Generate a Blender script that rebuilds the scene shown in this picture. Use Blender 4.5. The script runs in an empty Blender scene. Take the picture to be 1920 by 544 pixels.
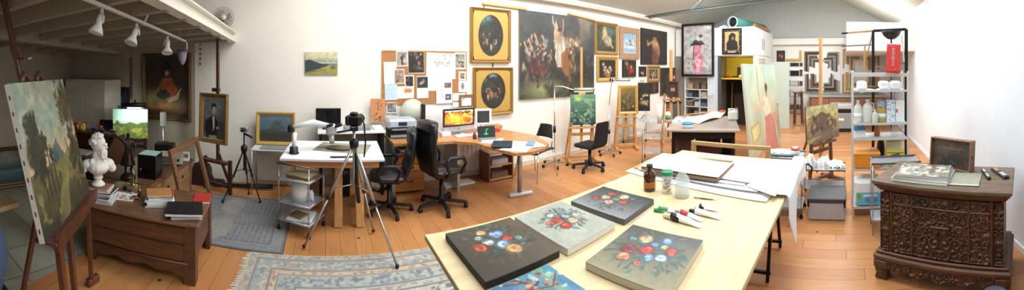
import bpy, math, random
import numpy as np
from mathutils import Vector, Matrix, Euler

# ------------------------------------------------------------------ camera, light, exposure
S = bpy.context.scene
COL = S.collection
F, YH, EYE = 620.0, 127.0, 1.68          # cylinder radius in pixels, horizon row, eye height
cd = bpy.data.cameras.new('camera'); cam = bpy.data.objects.new('camera', cd); COL.objects.link(cam)
cam.location = (0, 0, EYE); cam.rotation_euler = (math.pi/2, 0, -(960-610)/F)
cd.type = 'PANO'; cd.panorama_type = 'CENTRAL_CYLINDRICAL'
cd.central_cylindrical_range_u_min = -960/F; cd.central_cylindrical_range_u_max = 960/F
cd.central_cylindrical_range_v_min = -(544-YH)/F; cd.central_cylindrical_range_v_max = YH/F
cd.central_cylindrical_radius = 1.0
cd.clip_start = 0.02; cd.clip_end = 100
S.camera = cam
W = bpy.data.worlds.new('sky'); S.world = W; W.use_nodes = True
W.node_tree.nodes['Background'].inputs[0].default_value = (0.75, 0.87, 1.0, 1)
W.node_tree.nodes['Background'].inputs[1].default_value = 1.0
S.view_settings.view_transform = 'Standard'; S.view_settings.look = 'None'
S.view_settings.gamma = 1; S.view_settings.use_curve_mapping = False
S.view_settings.exposure = 0.31

def area(name, loc, aim, sx, sy, power, col, spread=180):
    l = bpy.data.lights.new(name, 'AREA'); l.shape = 'RECTANGLE'; l.size = sx; l.size_y = sy
    l.energy = power; l.color = col; l.spread = math.radians(spread)
    o = bpy.data.objects.new(name, l); COL.objects.link(o); o.location = loc
    o.rotation_euler = Vector(aim).to_track_quat('-Z', 'Y').to_euler()
    return o
def spot(name, loc, aim, power, col, size=60, rad=.03, blend=.6):
    l = bpy.data.lights.new(name, 'SPOT'); l.energy = power; l.color = col
    l.spot_size = math.radians(size); l.shadow_soft_size = rad; l.spot_blend = blend
    o = bpy.data.objects.new(name, l); COL.objects.link(o); o.location = loc
    o.rotation_euler = Vector(aim).to_track_quat('-Z', 'Y').to_euler()
    return o
# daylight through the roof windows (both slopes)
area('skylight_light', (0.7, 3.1, 3.55), (0.12, .5, -1), 2.0, 1.0, 66, (1, .95, .86))
area('skylight_light', (3.3, 3.1, 3.6), (.1, .4, -1), 2.4, 1.0, 76, (1, .96, .90))
area('skylight_light', (6.6, 3.0, 3.6), (.1, .2, -1), 2.4, 1.0, 60, (1, .98, .94))
area('skylight_light', (1.9, -.3, 3.35), (0.1, -.05, -1), 2.2, 1.0, 42, (.93, .97, 1))
area('skylight_light', (4.6, -.3, 3.35), (.1, 0, -1), 2.4, 1.0, 105, (1, .98, .96))
area('skylight_light', (7.6, -.3, 3.35), (.1, .1, -1), 2.2, 1.0, 110, (1, .98, .96))

area('store_room_fill', (12, 1.6, 2.6), (0, 0, -1), 1.2, .4, 60, (.95, .98, 1))  # unseen lamp added to brighten the store shelves

# ------------------------------------------------------------------ picture-to-room measurements
def ang(x): return (x-610)/F
def at(x, y, h=0.0):
    r = F*(EYE-h)/(y-YH); t = ang(x); return Vector((r*math.sin(t), r*math.cos(t), h))
def ray(x, y, r):
    t = ang(x); return Vector((r*math.sin(t), r*math.cos(t), EYE-(y-YH)*r/F))
def onY(x, y, Y=4.7): return ray(x, y, Y/math.cos(ang(x)))
def onX(x, y, X=8.3): return ray(x, y, X/math.sin(ang(x)))

# ------------------------------------------------------------------ materials
def lin(c):
    if isinstance(c, str): c = [int(c[i:i+2], 16)/255 for i in (0, 2, 4)]
    return tuple(v/12.92 if v <= .04045 else ((v+.055)/1.055)**2.4 for v in c)
MATS = {}
def nodes_of(m): m.use_nodes = True; nt = m.node_tree; return nt, nt.nodes['Principled BSDF']
def mix_rgb(nt, a, b, fac):
    n = nt.nodes.new('ShaderNodeMix'); n.data_type = 'RGBA'
    for i, v in ((6, a), (7, b)):
        if isinstance(v, tuple): n.inputs[i].default_value = v+(1,)
        else: nt.links.new(v, n.inputs[i])
    if isinstance(fac, float): n.inputs[0].default_value = fac
    else: nt.links.new(fac, n.inputs[0])
    return n.outputs[2]
def mat(name, c, rough=.5, metal=0., var=.08, scale=12., bump=0., alpha=1., trans=0., emit=0., ior=1.45, coat=0.):
    """plain surface with a little procedural mottling"""
    if name in MATS: return MATS[name]
    m = bpy.data.materials.new(name); nt, b = nodes_of(m); c = lin(c)
    tc = nt.nodes.new('ShaderNodeTexCoord'); nz = nt.nodes.new('ShaderNodeTexNoise')
    nz.inputs['Scale'].default_value = scale; nz.inputs['Detail'].default_value = 4
    nt.links.new(tc.outputs['Object'], nz.inputs['Vector'])
    lo = tuple(v*(1-var) for v in c); hi = tuple(min(1, v*(1+var)) for v in c)
    out = mix_rgb(nt, lo, hi, nz.outputs[0]); nt.links.new(out, b.inputs['Base Color'])
    b.inputs['Roughness'].default_value = rough; b.inputs['Metallic'].default_value = metal
    b.inputs['IOR'].default_value = ior
    if coat: b.inputs['Coat Weight'].default_value = coat
    if trans: b.inputs['Transmission Weight'].default_value = trans
    if alpha < 1: b.inputs['Alpha'].default_value = alpha
    if emit:
        nt.links.new(out, b.inputs['Emission Color']); b.inputs['Emission Strength'].default_value = emit
    if bump:
        bp = nt.nodes.new('ShaderNodeBump'); bp.inputs['Strength'].default_value = bump; bp.inputs['Distance'].default_value = .01
        nt.links.new(nz.outputs[0], bp.inputs['Height']); nt.links.new(bp.outputs[0], b.inputs['Normal'])
    MATS[name] = m; return m
def wood(name, c1, c2, rough=.5, scale=(30, 2, 30), coat=0.):
    """grain stretched along local Y (scale small = long)"""
    if name in MATS: return MATS[name]
    m = bpy.data.materials.new(name); nt, b = nodes_of(m)
    tc = nt.nodes.new('ShaderNodeTexCoord'); mp = nt.nodes.new('ShaderNodeMapping'); mp.inputs['Scale'].default_value = scale
    nz = nt.nodes.new('ShaderNodeTexNoise'); nz.inputs['Scale'].default_value = 1; nz.inputs['Detail'].default_value = 6; nz.inputs['Distortion'].default_value = .6
    rp = nt.nodes.new('ShaderNodeValToRGB'); rp.color_ramp.elements[0].position = .3; rp.color_ramp.elements[1].position = .7
    rp.color_ramp.elements[0].color = lin(c1)+(1,); rp.color_ramp.elements[1].color = lin(c2)+(1,)
    nt.links.new(tc.outputs['Object'], mp.inputs[0]); nt.links.new(mp.outputs[0], nz.inputs['Vector'])
    nt.links.new(nz.outputs[0], rp.inputs[0]); nt.links.new(rp.outputs[0], b.inputs['Base Color'])
    b.inputs['Roughness'].default_value = rough; b.inputs['Coat Weight'].default_value = coat
    MATS[name] = m; return m
def glass(name, c=(1, 1, 1), rough=.03, ior=1.45):
    if name in MATS: return MATS[name]
    return mat(name, c, rough, var=.02, trans=1., ior=ior)
def painted(rough=.5, emit=0., name='painted_surface'):
    """colours painted point by point on the surface"""
    if name in MATS: return MATS[name]
    m = bpy.data.materials.new(name); nt, b = nodes_of(m)
    a = nt.nodes.new('ShaderNodeVertexColor'); a.layer_name = 'Col'
    nz = nt.nodes.new('ShaderNodeTexNoise'); nz.inputs['Scale'].default_value = 90
    mx = mix_rgb(nt, a.outputs[0], (.5, .45, .38), .02)
    bp = nt.nodes.new('ShaderNodeBump'); bp.inputs['Strength'].default_value = .15; bp.inputs['Distance'].default_value = .002
    nt.links.new(nz.outputs[0], bp.inputs['Height']); nt.links.new(bp.outputs[0], b.inputs['Normal'])
    nt.links.new(mx, b.inputs['Base Color']); b.inputs['Roughness'].default_value = rough
    if emit: nt.links.new(a.outputs[0], b.inputs['Emission Color']); b.inputs['Emission Strength'].default_value = emit
    MATS[name] = m; return m

# ------------------------------------------------------------------ mesh builder
I4 = Matrix.Identity(4)
def Tm(x=0, y=0, z=0, rx=0, ry=0, rz=0): return Matrix.Translation((x, y, z)) @ Euler((rx, ry, rz)).to_matrix().to_4x4()
class MB:
    def __init__(s): s.v = []; s.f = []; s.mi = []; s.sm = []; s.cur = 0
    def add(s, vs, fs, M=None, smooth=False):
        n = len(s.v)
        s.v += [tuple(M @ Vector(p)) for p in vs] if M is not None else [tuple(p) for p in vs]
        for f in fs: s.f.append([i+n for i in f]); s.mi.append(s.cur); s.sm.append(smooth)
        return s
    def box(s, x0, x1, y0, y1, z0, z1, M=None, b=0.):
        if x0 > x1: x0, x1 = x1, x0
        if y0 > y1: y0, y1 = y1, y0
        if z0 > z1: z0, z1 = z1, z0
        b = min(b, (x1-x0)*.45, (y1-y0)*.45, (z1-z0)*.45)
        if b <= 0:
            vs = [(x, y, z) for x in (x0, x1) for y in (y0, y1) for z in (z0, z1)]
            return s.add(vs, [(0, 1, 3, 2), (4, 6, 7, 5), (0, 4, 5, 1), (2, 3, 7, 6), (0, 2, 6, 4), (1, 5, 7, 3)], M)
        vs = []; idx = {}
        C = ((x0, x1), (y0, y1), (z0, z1))
        for i in (0, 1):
            for j in (0, 1):
                for k in (0, 1):
                    for a in range(3):
                        p = [C[0][i], C[1][j], C[2][k]]
                        for q, bit in enumerate((i, j, k)):
                            if q != a: p[q] += b*(1 if bit == 0 else -1)
                        idx[(i, j, k, a)] = len(vs); vs.append(tuple(p))
        fs = []
        for a in range(3):
            o = [q for q in range(3) if q != a]
            for e in (0, 1):
                f = []
                for (u, w) in ((0, 0), (1, 0), (1, 1), (0, 1)):
                    key = [0, 0, 0]; key[a] = e; key[o[0]] = u; key[o[1]] = w; f.append(idx[(*key, a)])
                flip = (e == 0) ^ (a == 1)
                fs.append(f[::-1] if flip else f)
        for a in range(3):
            o = [q for q in range(3) if q != a]
            for u in (0, 1):
                for w in (0, 1):
                    k0 = [0, 0, 0]; k0[o[0]] = u; k0[o[1]] = w; k1 = list(k0); k1[a] = 1
                    fs.append([idx[(*k0, o[0])], idx[(*k1, o[0])], idx[(*k1, o[1])], idx[(*k0, o[1])]])
        for i in (0, 1):
            for j in (0, 1):
                for k in (0, 1): fs.append([idx[(i, j, k, 0)], idx[(i, j, k, 1)], idx[(i, j, k, 2)]])
        return s.add(vs, fs, M)
    def bar(s, p, q, w, d=None, b=0., up=(0, 0, 1)):
        """rectangular bar from p to q, w across, d along 'up'"""
        p = Vector(p); q = Vector(q); z = (q-p); L = z.length; z.normalize(); d = d or w
        u = Vector(up)
        if abs(z.dot(u)) > .98: u = Vector((0, 1, 0))
        x = u.cross(z).normalized(); y = z.cross(x)
        M = Matrix(((x.x, y.x, z.x, p.x), (x.y, y.y, z.y, p.y), (x.z, y.z, z.z, p.z), (0, 0, 0, 1)))
        return s.box(-w/2, w/2, -d/2, d/2, 0, L, M, b)
    def tube(s, pts, r, n=8, M=None, caps=True, closed=False):
        P = [Vector(p) for p in pts]; m = len(P); R = r if isinstance(r, (list, tuple)) else [r]*m
        vs = []; fs = []; ref = None
        for i, p in enumerate(P):
            if closed: d = P[(i+1) % m]-P[i-1]
            else: d = P[min(i+1, m-1)]-P[max(i-1, 0)]
            d = d.normalized() if d.length > 1e-9 else Vector((0, 0, 1))
            if ref is None: ref = Vector((0, 0, 1)) if abs(d.z) < .9 else Vector((1, 0, 0))
            x = ref-d*ref.dot(d)
            if x.length < 1e-5: x = d.orthogonal()
            x.normalize(); ref = x; y = d.cross(x)
            for k in range(n):
                a = 2*math.pi*k/n; vs.append(p+(x*math.cos(a)+y*math.sin(a))*R[i])
        for i in range(m if closed else m-1):
            j = (i+1) % m
            for k in range(n): fs.append([i*n+k, i*n+(k+1) % n, j*n+(k+1) % n, j*n+k])
        if caps and not closed: fs.append(list(range(n))[::-1]); fs.append([(m-1)*n+k for k in range(n)])
        return s.add(vs, fs, M, True)
    def lathe(s, prof, n=20, M=None, sx=1., sy=1.):
        vs = []; fs = []; m = len(prof)
        for (r, z) in prof:
            for k in range(n):
                a = 2*math.pi*k/n; vs.append((r*math.cos(a)*sx, r*math.sin(a)*sy, z))
        for i in range(m-1):
            for k in range(n): fs.append([i*n+k, i*n+(k+1) % n, (i+1)*n+(k+1) % n, (i+1)*n+k])
        if prof[0][0] > 1e-6: fs.append(list(range(n))[::-1])
        if prof[-1][0] > 1e-6: fs.append([(m-1)*n+k for k in range(n)])
        return s.add(vs, fs, M, True)
    def ball(s, c, rx, ry=None, rz=None, n=14, M=None):
        ry = ry or rx; rz = rz or rx
        pr = [(math.sin(math.pi*i/(n//2+2)) if 0 < i < n//2+2 else 0, -math.cos(math.pi*i/(n//2+2))) for i in range(n//2+3)]
        K = Matrix.Translation(c) @ Matrix.Diagonal((rx, ry, rz, 1))
        return s.lathe(pr, n, (M @ K) if M is not None else K)
    def prism(s, poly, z0, z1, M=None):
        n = len(poly); vs = [(x, y, z0) for x, y in poly]+[(x, y, z1) for x, y in poly]
        fs = [list(range(n))[::-1], list(range(n, 2*n))]+[[i, (i+1) % n, n+(i+1) % n, n+i] for i in range(n)]
        return s.add(vs, fs, M)
    def grid(s, fn, nu, nv, M=None, smooth=True, thick=0.):
        vs = [fn(i/nu, j/nv) for j in range(nv+1) for i in range(nu+1)]
        fs = [[j*(nu+1)+i, j*(nu+1)+i+1, (j+1)*(nu+1)+i+1, (j+1)*(nu+1)+i] for j in range(nv) for i in range(nu)]
        return s.add(vs, fs, M, smooth)
    def m(s, i): s.cur = i; return s
    def build(s, name, mats, parent=None, mods=None):
        me = bpy.data.meshes.new(name); me.from_pydata(s.v, [], s.f)
        if not isinstance(mats, (list, tuple)): mats = [mats]
        for k in mats: me.materials.append(k)
        me.polygons.foreach_set('material_index', s.mi); me.polygons.foreach_set('use_smooth', s.sm)
        import bmesh
        bm = bmesh.new(); bm.from_mesh(me); bmesh.ops.recalc_face_normals(bm, faces=bm.faces); bm.to_mesh(me); bm.free()
        o = bpy.data.objects.new(name, me); COL.objects.link(o)
        if parent is not None: o.parent = parent
        if mods:
            for t, kw in mods:
                md = o.modifiers.new(t.lower(), t)
                for k, v in kw.items(): setattr(md, k, v)
        return o
def tag(o, label=None, cat=None, group=None, kind=None):
    if label: o['label'] = label
    if cat: o['category'] = cat
    if group: o['group'] = group
    if kind: o['kind'] = kind
    return o
def thing(name, label, cat, loc=(0, 0, 0), rz=0., group=None, rot=None):
    o = bpy.data.objects.new(name, None); COL.objects.link(o); o.empty_display_size = .1
    o.location = loc; o.rotation_euler = rot if rot is not None else (0, 0, rz)
    return tag(o, label, cat, group)
def struct(name, mb, m): return tag(mb.build(name, m), kind='structure')
def dup(root, loc, rz, label, group=None, children=None):
    kids = {}
    for o in list(bpy.data.objects):
        if o.parent is not None: kids.setdefault(o.parent.name, []).append(o)
    def cp(o, par):
        c = o.copy(); COL.objects.link(c)
        if par is not None: c.parent = par
        for k in kids.get(o.name, []): cp(k, c)
        return c
    r = cp(root, None); r.location = loc; r.rotation_euler = (0, 0, rz); tag(r, label, None, group); return r
def scribble(t, loc, w, h, m, rot=(0, 0, 0), n=9, name='lettering', seed=1):
    """an unreadable line of worn lettering in local XZ"""
    R = random.Random(seed); g = MB(); M = Tm(*loc, *rot)
    for i in range(n):
        x = -w/2+w*(i+.5)/n; a = w/n*.32; k = R.randrange(3)
        pts = [[(x-a, -h/2), (x-a, h/2), (x+a, h*.1), (x-a*.2, 0), (x+a, -h/2)], [(x-a, h*.3), (x, -h/2), (x+a, h*.3)], [(x+a, h*.35), (x-a, h*.2), (x-a, -h*.35), (x+a, -h*.35)]][k]
        g.tube([(p[0], 0, p[1]) for p in pts], h*.09, 4, M)
    return g.build(name, m, t)
def text(body, size, m, parent, loc, rot, name='lettering', ext=.0004):
    cu = bpy.data.curves.new(name, 'FONT'); cu.body = body; cu.size = size; cu.extrude = ext; cu.align_x = 'CENTER'; cu.align_y = 'CENTER'
    t = bpy.data.objects.new(name, cu); COL.objects.link(t)
    bpy.context.view_layer.update()
    me = bpy.data.meshes.new_from_object(t.evaluated_get(bpy.context.evaluated_depsgraph_get()))
    bpy.data.objects.remove(t); me.materials.clear(); me.materials.append(m)
    o = bpy.data.objects.new(name, me); COL.objects.link(o); o.parent = parent; o.location = loc; o.rotation_euler = rot
    return o

# ------------------------------------------------------------------ brushes for painted surfaces
def vnoise(x, y, seed):
    xi = np.floor(x).astype(np.int64); yi = np.floor(y).astype(np.int64); xf = x-xi; yf = y-yi
    def h(a, b):
        n = (a*374761393+b*668265263+seed*974634777) & 0x7fffffff
        n = ((n ^ (n >> 13))*1274126177) & 0x7fffffff
        return ((n ^ (n >> 16)) & 0xffff)/65535.
    u = xf*xf*(3-2*xf); v = yf*yf*(3-2*yf)
    return (h(xi, yi)*(1-u)+h(xi+1, yi)*u)*(1-v)+(h(xi, yi+1)*(1-u)+h(xi+1, yi+1)*u)*v
def fbm(x, y, seed, o=4):
    t = 0; a = .5
    for k in range(o): t = t+a*vnoise(x*2**k, y*2**k, seed+k); a *= .5
    return t/(1-.5**o)
class Art:
    """x right 0..1, y up 0..k (k = height/width)"""
    def __init__(s, w, h, n, base):
        s.w = w; s.h = h; s.nx = n; s.ny = max(3, int(n*h/w)); s.k = h/w
        s.x, s.y = np.meshgrid(np.linspace(0, 1, s.nx+1), np.linspace(0, s.k, s.ny+1))
        s.c = np.zeros(s.x.shape+(3,))+np.array(s.col(base))
        s.sd = 1; s.wob = 0.
    @staticmethod
    def col(c): return [int(c[i:i+2], 16)/255 for i in (0, 2, 4)] if isinstance(c, str) else list(c)
    def over(s, m, c):
        s.c = s.c*(1-m[..., None])+np.array(s.col(c))*m[..., None]; return s
    def grad(s, lo, hi, y0=0, y1=1):
        t = np.clip((s.y/s.k-y0)/(y1-y0), 0, 1)[..., None]
        s.c = np.where(((s.y/s.k >= y0) & (s.y/s.k <= y1))[..., None] | (t > 0) & (t < 1), np.array(s.col(lo))*(1-t)+np.array(s.col(hi))*t, s.c); return s
    def hgrad(s, l, r, a=1.):
        t = s.x[..., None]; s.c = s.c*(1-a)+(np.array(s.col(l))*(1-t)+np.array(s.col(r))*t)*a; return s
    def warp(s, amt, f=6):
        s.sd += 7
        return s.x+(fbm(s.x*f, s.y*f, s.sd)-.5)*amt, s.y+(fbm(s.x*f+9, s.y*f+4, s.sd+3)-.5)*amt
    def blob(s, cx, cy, rx, ry, c, soft=.15, rot=0., a=1., w=0.):
        X, Y = s.warp(w) if w else (s.x, s.y)
        dx = X-cx; dy = Y-cy*s.k
        ca, sa = math.cos(rot), math.sin(rot)
        d = np.sqrt(((dx*ca+dy*sa)/rx)**2+((-dx*sa+dy*ca)/ry)**2)
        return s.over(np.clip((1+soft-d)/(2*soft+1e-6), 0, 1)*a, c)
    def poly(s, pts, c, a=1., w=0.):
        X, Y = s.warp(w, 10) if w else (s.x, s.y)
        ins = np.zeros(X.shape, bool); n = len(pts)
        for i in range(n):
            x1, y1 = pts[i]; x2, y2 = pts[(i+1) % n]; y1 *= s.k; y2 *= s.k
            if y1 == y2: continue
            ins ^= ((y1 > Y) != (y2 > Y)) & (X < (x2-x1)*(Y-y1)/(y2-y1)+x1)
        return s.over(ins*a*1., c)
    def line(s, p, q, w, c, a=1.):
        px, py = p[0], p[1]*s.k; dx, dy = q[0]-px, q[1]*s.k-py; L = dx*dx+dy*dy+1e-9
        t = np.clip(((s.x-px)*dx+(s.y-py)*dy)/L, 0, 1); d = np.hypot(s.x-px-t*dx, s.y-py-t*dy)
        return s.over(np.clip(1.5-d/w, 0, 1)*a, c)
    def scat(s, n, x0, x1, y0, y1, r0, r1, cols, seed=1, a=1., asp=1., soft=.4):
        R = random.Random(seed)
        for i in range(n):
            r = R.uniform(r0, r1)
            s.blob(R.uniform(x0, x1), R.uniform(y0, y1), r, r*asp, R.choice(cols), soft, R.uniform(0, 3), a)
        return s
    def noise(s, amp, f=10, seed=3):
        s.c = s.c*(1+(fbm(s.x*f, s.y*f, seed)-.5)[..., None]*2*amp); return s
    def colmix(s, c, f, seed, th=.5, a=1., soft=.1, reg=None):
        m = np.clip((fbm(s.x*f, s.y*f, seed)-th)/soft, 0, 1)*a
        if reg is not None: m = m*reg(s.x, s.y/s.k)
        return s.over(m, c)
    def mesh(s, name, M, parent, m=None, w=None, h=None):
        """flat face in local XZ, facing -Y, lower left corner at the origin of M"""
        w = w or s.w; h = h or s.h
        P = np.stack([s.x*w, 0*s.x, s.y/s.k*h], -1).reshape(-1, 3)
        A = np.array(M); P = P @ A[:3, :3].T+A[:3, 3]
        nx, ny = s.nx, s.ny
        i = np.arange(nx); j = np.arange(ny)[:, None]; b = (j*(nx+1)+i).ravel()
        Fc = np.stack([b, b+1, b+nx+2, b+nx+1], -1)
        me = bpy.data.meshes.new(name); me.from_pydata(P.tolist(), [], Fc.tolist())
        c = np.clip(s.c, 0, 1).reshape(-1, 3); c = np.where(c <= .04045, c/12.92, ((c+.055)/1.055)**2.4)
        at_ = me.color_attributes.new('Col', 'FLOAT_COLOR', 'POINT')
        at_.data.foreach_set('color', np.concatenate([c, np.ones((len(c), 1))], 1).ravel().astype(np.float32))
        me.materials.append(m or painted())
        o = bpy.data.objects.new(name, me); COL.objects.link(o)
        if parent is not None: o.parent = parent
        return o
# ------------------------------------------------------------------ the room
def wall_mat():
    m = mat('white_plaster', 'ece9e2', .85, var=.04, scale=2.5, bump=.08); return m
WALL = wall_mat()
def floor_boards():
    m = bpy.data.materials.new('pine_floor_boards'); nt, b = nodes_of(m); N = nt.nodes.new; L = nt.links.new
    tc = N('ShaderNodeTexCoord'); sp = N('ShaderNodeSeparateXYZ'); L(tc.outputs['Object'], sp.inputs[0])
    def mth(op, a, c=None):
        n = N('ShaderNodeMath'); n.operation = op
        for i, v in enumerate((a, c)):
            if v is None: continue
            if isinstance(v, (int, float)): n.inputs[i].default_value = v
            else: L(v, n.inputs[i])
        return n.outputs[0]
    bx = mth('DIVIDE', sp.outputs[0], .145); idx = mth('FLOOR', bx); fr = mth('FRACT', bx)
    wn = N('ShaderNodeTexWhiteNoise'); wn.noise_dimensions = '1D'; L(idx, wn.inputs['W'])
    off = mth('MULTIPLY', wn.outputs[0], 7.)
    yy = mth('ADD', sp.outputs[1], off); by = mth('DIVIDE', yy, 2.6); iy = mth('FLOOR', by); fy = mth('FRACT', by)
    cb = N('ShaderNodeCombineXYZ'); L(idx, cb.inputs[0]); L(iy, cb.inputs[1])
    w2 = N('ShaderNodeTexWhiteNoise'); w2.noise_dimensions = '2D'; L(cb.outputs[0], w2.inputs['Vector'])
    rp = N('ShaderNodeValToRGB'); cr = rp.color_ramp; cr.elements[0].color = lin('b07040')+(1,); cr.elements[1].color = lin('d0965a')+(1,)
    e = cr.elements.new(.5); e.color = lin('c0834e')+(1,); L(w2.outputs[0], rp.inputs[0])
    mp = N('ShaderNodeMapping'); mp.inputs['Scale'].default_value = (22, 1.3, 1)
    va = N('ShaderNodeVectorMath'); va.operation = 'ADD'; L(tc.outputs['Object'], va.inputs[0]); L(cb.outputs[0], va.inputs[1])
    L(va.outputs[0], mp.inputs[0]); nz = N('ShaderNodeTexNoise'); nz.inputs['Detail'].default_value = 6; nz.inputs['Scale'].default_value = 1.4; nz.inputs['Distortion'].default_value = 1; L(mp.outputs[0], nz.inputs['Vector'])
    c1 = mix_rgb(nt, rp.outputs[0], lin('9a6238'), mth('MULTIPLY', mth('POWER', nz.outputs[0], 3.), 1.6))
    big = N('ShaderNodeTexNoise'); big.inputs['Scale'].default_value = .9; L(tc.outputs['Object'], big.inputs['Vector'])
    c1 = mix_rgb(nt, c1, lin('bc8c5c'), mth('MULTIPLY', big.outputs[0], .5))
    # knots
    vo = N('ShaderNodeTexVoronoi'); vo.inputs['Scale'].default_value = 3.4; vo.inputs['Randomness'].default_value = 1; L(tc.outputs['Object'], vo.inputs['Vector'])
    kn = mth('LESS_THAN', vo.outputs['Distance'], .06)
    c2 = mix_rgb(nt, c1, lin('3c2416'), mth('MULTIPLY', kn, .9))
    g1 = mth('LESS_THAN', fr, .028); g2 = mth('LESS_THAN', fy, .0022); gg = mth('MAXIMUM', g1, g2)
    c3 = mix_rgb(nt, c2, lin('5a3216'), mth('MULTIPLY', gg, .7)); L(c3, b.inputs['Base Color'])
    b.inputs['Roughness'].default_value = .38
    bp = N('ShaderNodeBump'); bp.inputs['Strength'].default_value = .25; bp.inputs['Distance'].default_value = .004
    L(mth('SUBTRACT', nz.outputs[0], gg), bp.inputs['Height']); L(bp.outputs[0], b.inputs['Normal'])
    return m
def tiles():
    m = bpy.data.materials.new('grey_floor_tiles'); nt, b = nodes_of(m); N = nt.nodes.new; L = nt.links.new
    tc = N('ShaderNodeTexCoord'); br = N('ShaderNodeTexBrick'); br.offset = 0; br.inputs['Scale'].default_value = 1
    br.inputs['Brick Width'].default_value = .4; br.inputs['Row Height'].default_value = .4; br.inputs['Mortar Size'].default_value = .005
    br.inputs['Color1'].default_value = lin('a3a294')+(1,); br.inputs['Color2'].default_value = lin('959486')+(1,); br.inputs['Mortar'].default_value = lin('5f5e55')+(1,)
    mp = N('ShaderNodeMapping'); mp.inputs['Rotation'].default_value = (0, 0, .2); L(tc.outputs['Object'], mp.inputs[0]); L(mp.outputs[0], br.inputs['Vector'])
    L(br.outputs[0], b.inputs['Base Color']); b.inputs['Roughness'].default_value = .45; return m
struct('floor', MB().box(-2.0, 13.6, -1.7, 4.9, -.1, 0), floor_boards())
struct('floor_tiled', MB().box(-5.4, -2.0, -1.7, 4.9, -.1, 0), tiles())
struct('wall_back', MB().box(-5.4, 13.6, 4.7, 4.9, 0, 3.0), WALL)
struct('wall_right', MB().box(-5.4, 13.6, -1.75, -1.55, 0, 3.0), mat('cool_white_plaster', 'dfe6ec', .85, var=.05, scale=2.5, bump=.1))
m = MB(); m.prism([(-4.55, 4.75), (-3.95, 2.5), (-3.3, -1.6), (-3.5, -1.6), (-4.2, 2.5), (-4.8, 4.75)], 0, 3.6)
struct('wall_left', m, mat('shaded_ivory_plaster', 'b3ab98', .85, var=.05, scale=2.))  # plaster colour darkened to carry the shade of the left side
# gable roof
RZ, RY = 4.55, 1.6
roof = mat('beige_ceiling', 'c9c6bc', .9, var=.03, scale=1.5)
m = MB(); m.add([(-5.4, 4.9, 2.9), (13.6, 4.9, 2.9), (13.6, RY, RZ), (-5.4, RY, RZ), (-5.4, 4.9, 3.0), (13.6, 4.9, 3.0), (13.6, RY, RZ+.1), (-5.4, RY, RZ+.1)],
      [(0, 1, 2, 3), (4, 7, 6, 5), (0, 4, 5, 1), (1, 5, 6, 2), (2, 6, 7, 3), (3, 7, 4, 0)])
struct('ceiling', m, roof)
m = MB(); m.add([(-5.4, -1.75, 2.9), (13.6, -1.75, 2.9), (13.6, RY, RZ), (-5.4, RY, RZ), (-5.4, -1.75, 3.0), (13.6, -1.75, 3.0), (13.6, RY, RZ+.1), (-5.4, RY, RZ+.1)],
      [(0, 1, 2, 3), (4, 7, 6, 5), (0, 4, 5, 1), (1, 5, 6, 2), (2, 6, 7, 3), (3, 7, 4, 0)])
struct('ceiling_front', m, roof)
# gable ends
PX = Matrix(((0, 0, 1, 0), (1, 0, 0, 0), (0, 1, 0, 0), (0, 0, 0, 1)))
m = MB(); m.prism([(-1.75, 0), (4.9, 0), (4.9, 2.95), (RY, RZ), (-1.75, 2.95)], -5.6, -5.4, PX)
struct('wall_near_gable', m, WALL)
XF = 10.6
m = MB(); m.prism([(-1.75, 2.66), (4.9, 2.66), (4.9, 2.95), (RY, RZ), (-1.75, 2.95)], XF, XF+.2, PX)
struct('wall_far_gable', m, mat('grey_plaster', 'b9bdb9', .85, var=.04, scale=1.2))
struct('wall_far', MB().box(13.4, 13.6, -1.7, 4.9, 0, 4.6), WALL)
m = MB(); m.box(XF-.14, XF+.1, -1.55, 2.34, 2.42, 2.66); m.box(XF, XF+.1, -1.55, 2.34, 2.0, 2.42)
m.box(XF, XF+.1, -1.55, 1.36, 0, 2.0); m.box(XF, XF+.1, 1.36, 1.84, 1.84, 2.0); m.box(XF, XF+.1, 1.84, 2.34, 0, 2.0)
struct('wall_far_partition', m, WALL)
struct('trim_1', MB().box(XF-.17, XF-.14, -1.55, 2.34, 2.63, 2.67), mat('grey_trim', 'a8adab', .6))
# block of rooms at the far left: niche, bookcase bay, high cupboards above
m = MB(); m.box(8.3, 8.42, 3.34, 3.62, 0, 1.99)
struct('wall_niche_panel', m, mat('pale_blue_panel', 'd3dde6', .7))
m = MB(); m.box(8.62, 8.7, 3.6, 4.7, 0, 1.99); m.box(8.42, 9.7, 3.56, 3.62, 0, 1.99); m.box(9.6, 9.7, 2.34, 4.7, 0, 1.99)
m.box(8.3, 8.36, 4.4, 4.7, 0, 1.99)
struct('wall_niche', m, mat('taupe_plaster', '8a8478', .8))
m = MB(); m.box(8.3, XF, 2.3, 2.36, 0, 1.99)
struct('wall_niche_side', m, WALL)
struct('trim_2', MB().box(8.27, 8.33, 3.26, 3.34, 0, 1.99), mat('dark_grey_jamb', '4a4d50', .6))
struct('wall_niche_back', MB().box(9.5, 9.59, 2.4, 3.55, 1.42, 1.98), mat('yellow_plaster', 'd8c24a', .8))
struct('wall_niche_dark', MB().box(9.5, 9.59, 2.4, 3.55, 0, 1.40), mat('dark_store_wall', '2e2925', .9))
# tie beams of the roof
def ibeam(mb, p, q, h=.1, w=.08, t=.012):
    for dz, ww, dd in ((h/2, w, t), (-h/2, w, t), (0, t, h)):
        mb.bar(Vector(p)+Vector((0, 0, dz)), Vector(q)+Vector((0, 0, dz)), ww, dd)
gm = mat('grey_painted_steel', '6f7675', .55)
for X, n in ((6.8, 3),):
    m = MB(); ibeam(m, (X, 4.7, 2.93), (X, -1.55, 3.26), .06, .06, .01); m.bar((X, 3.4, 3.0), (X, RY, RZ-.08), .05)
    struct('trim_%d' % n, m, gm)
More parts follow.
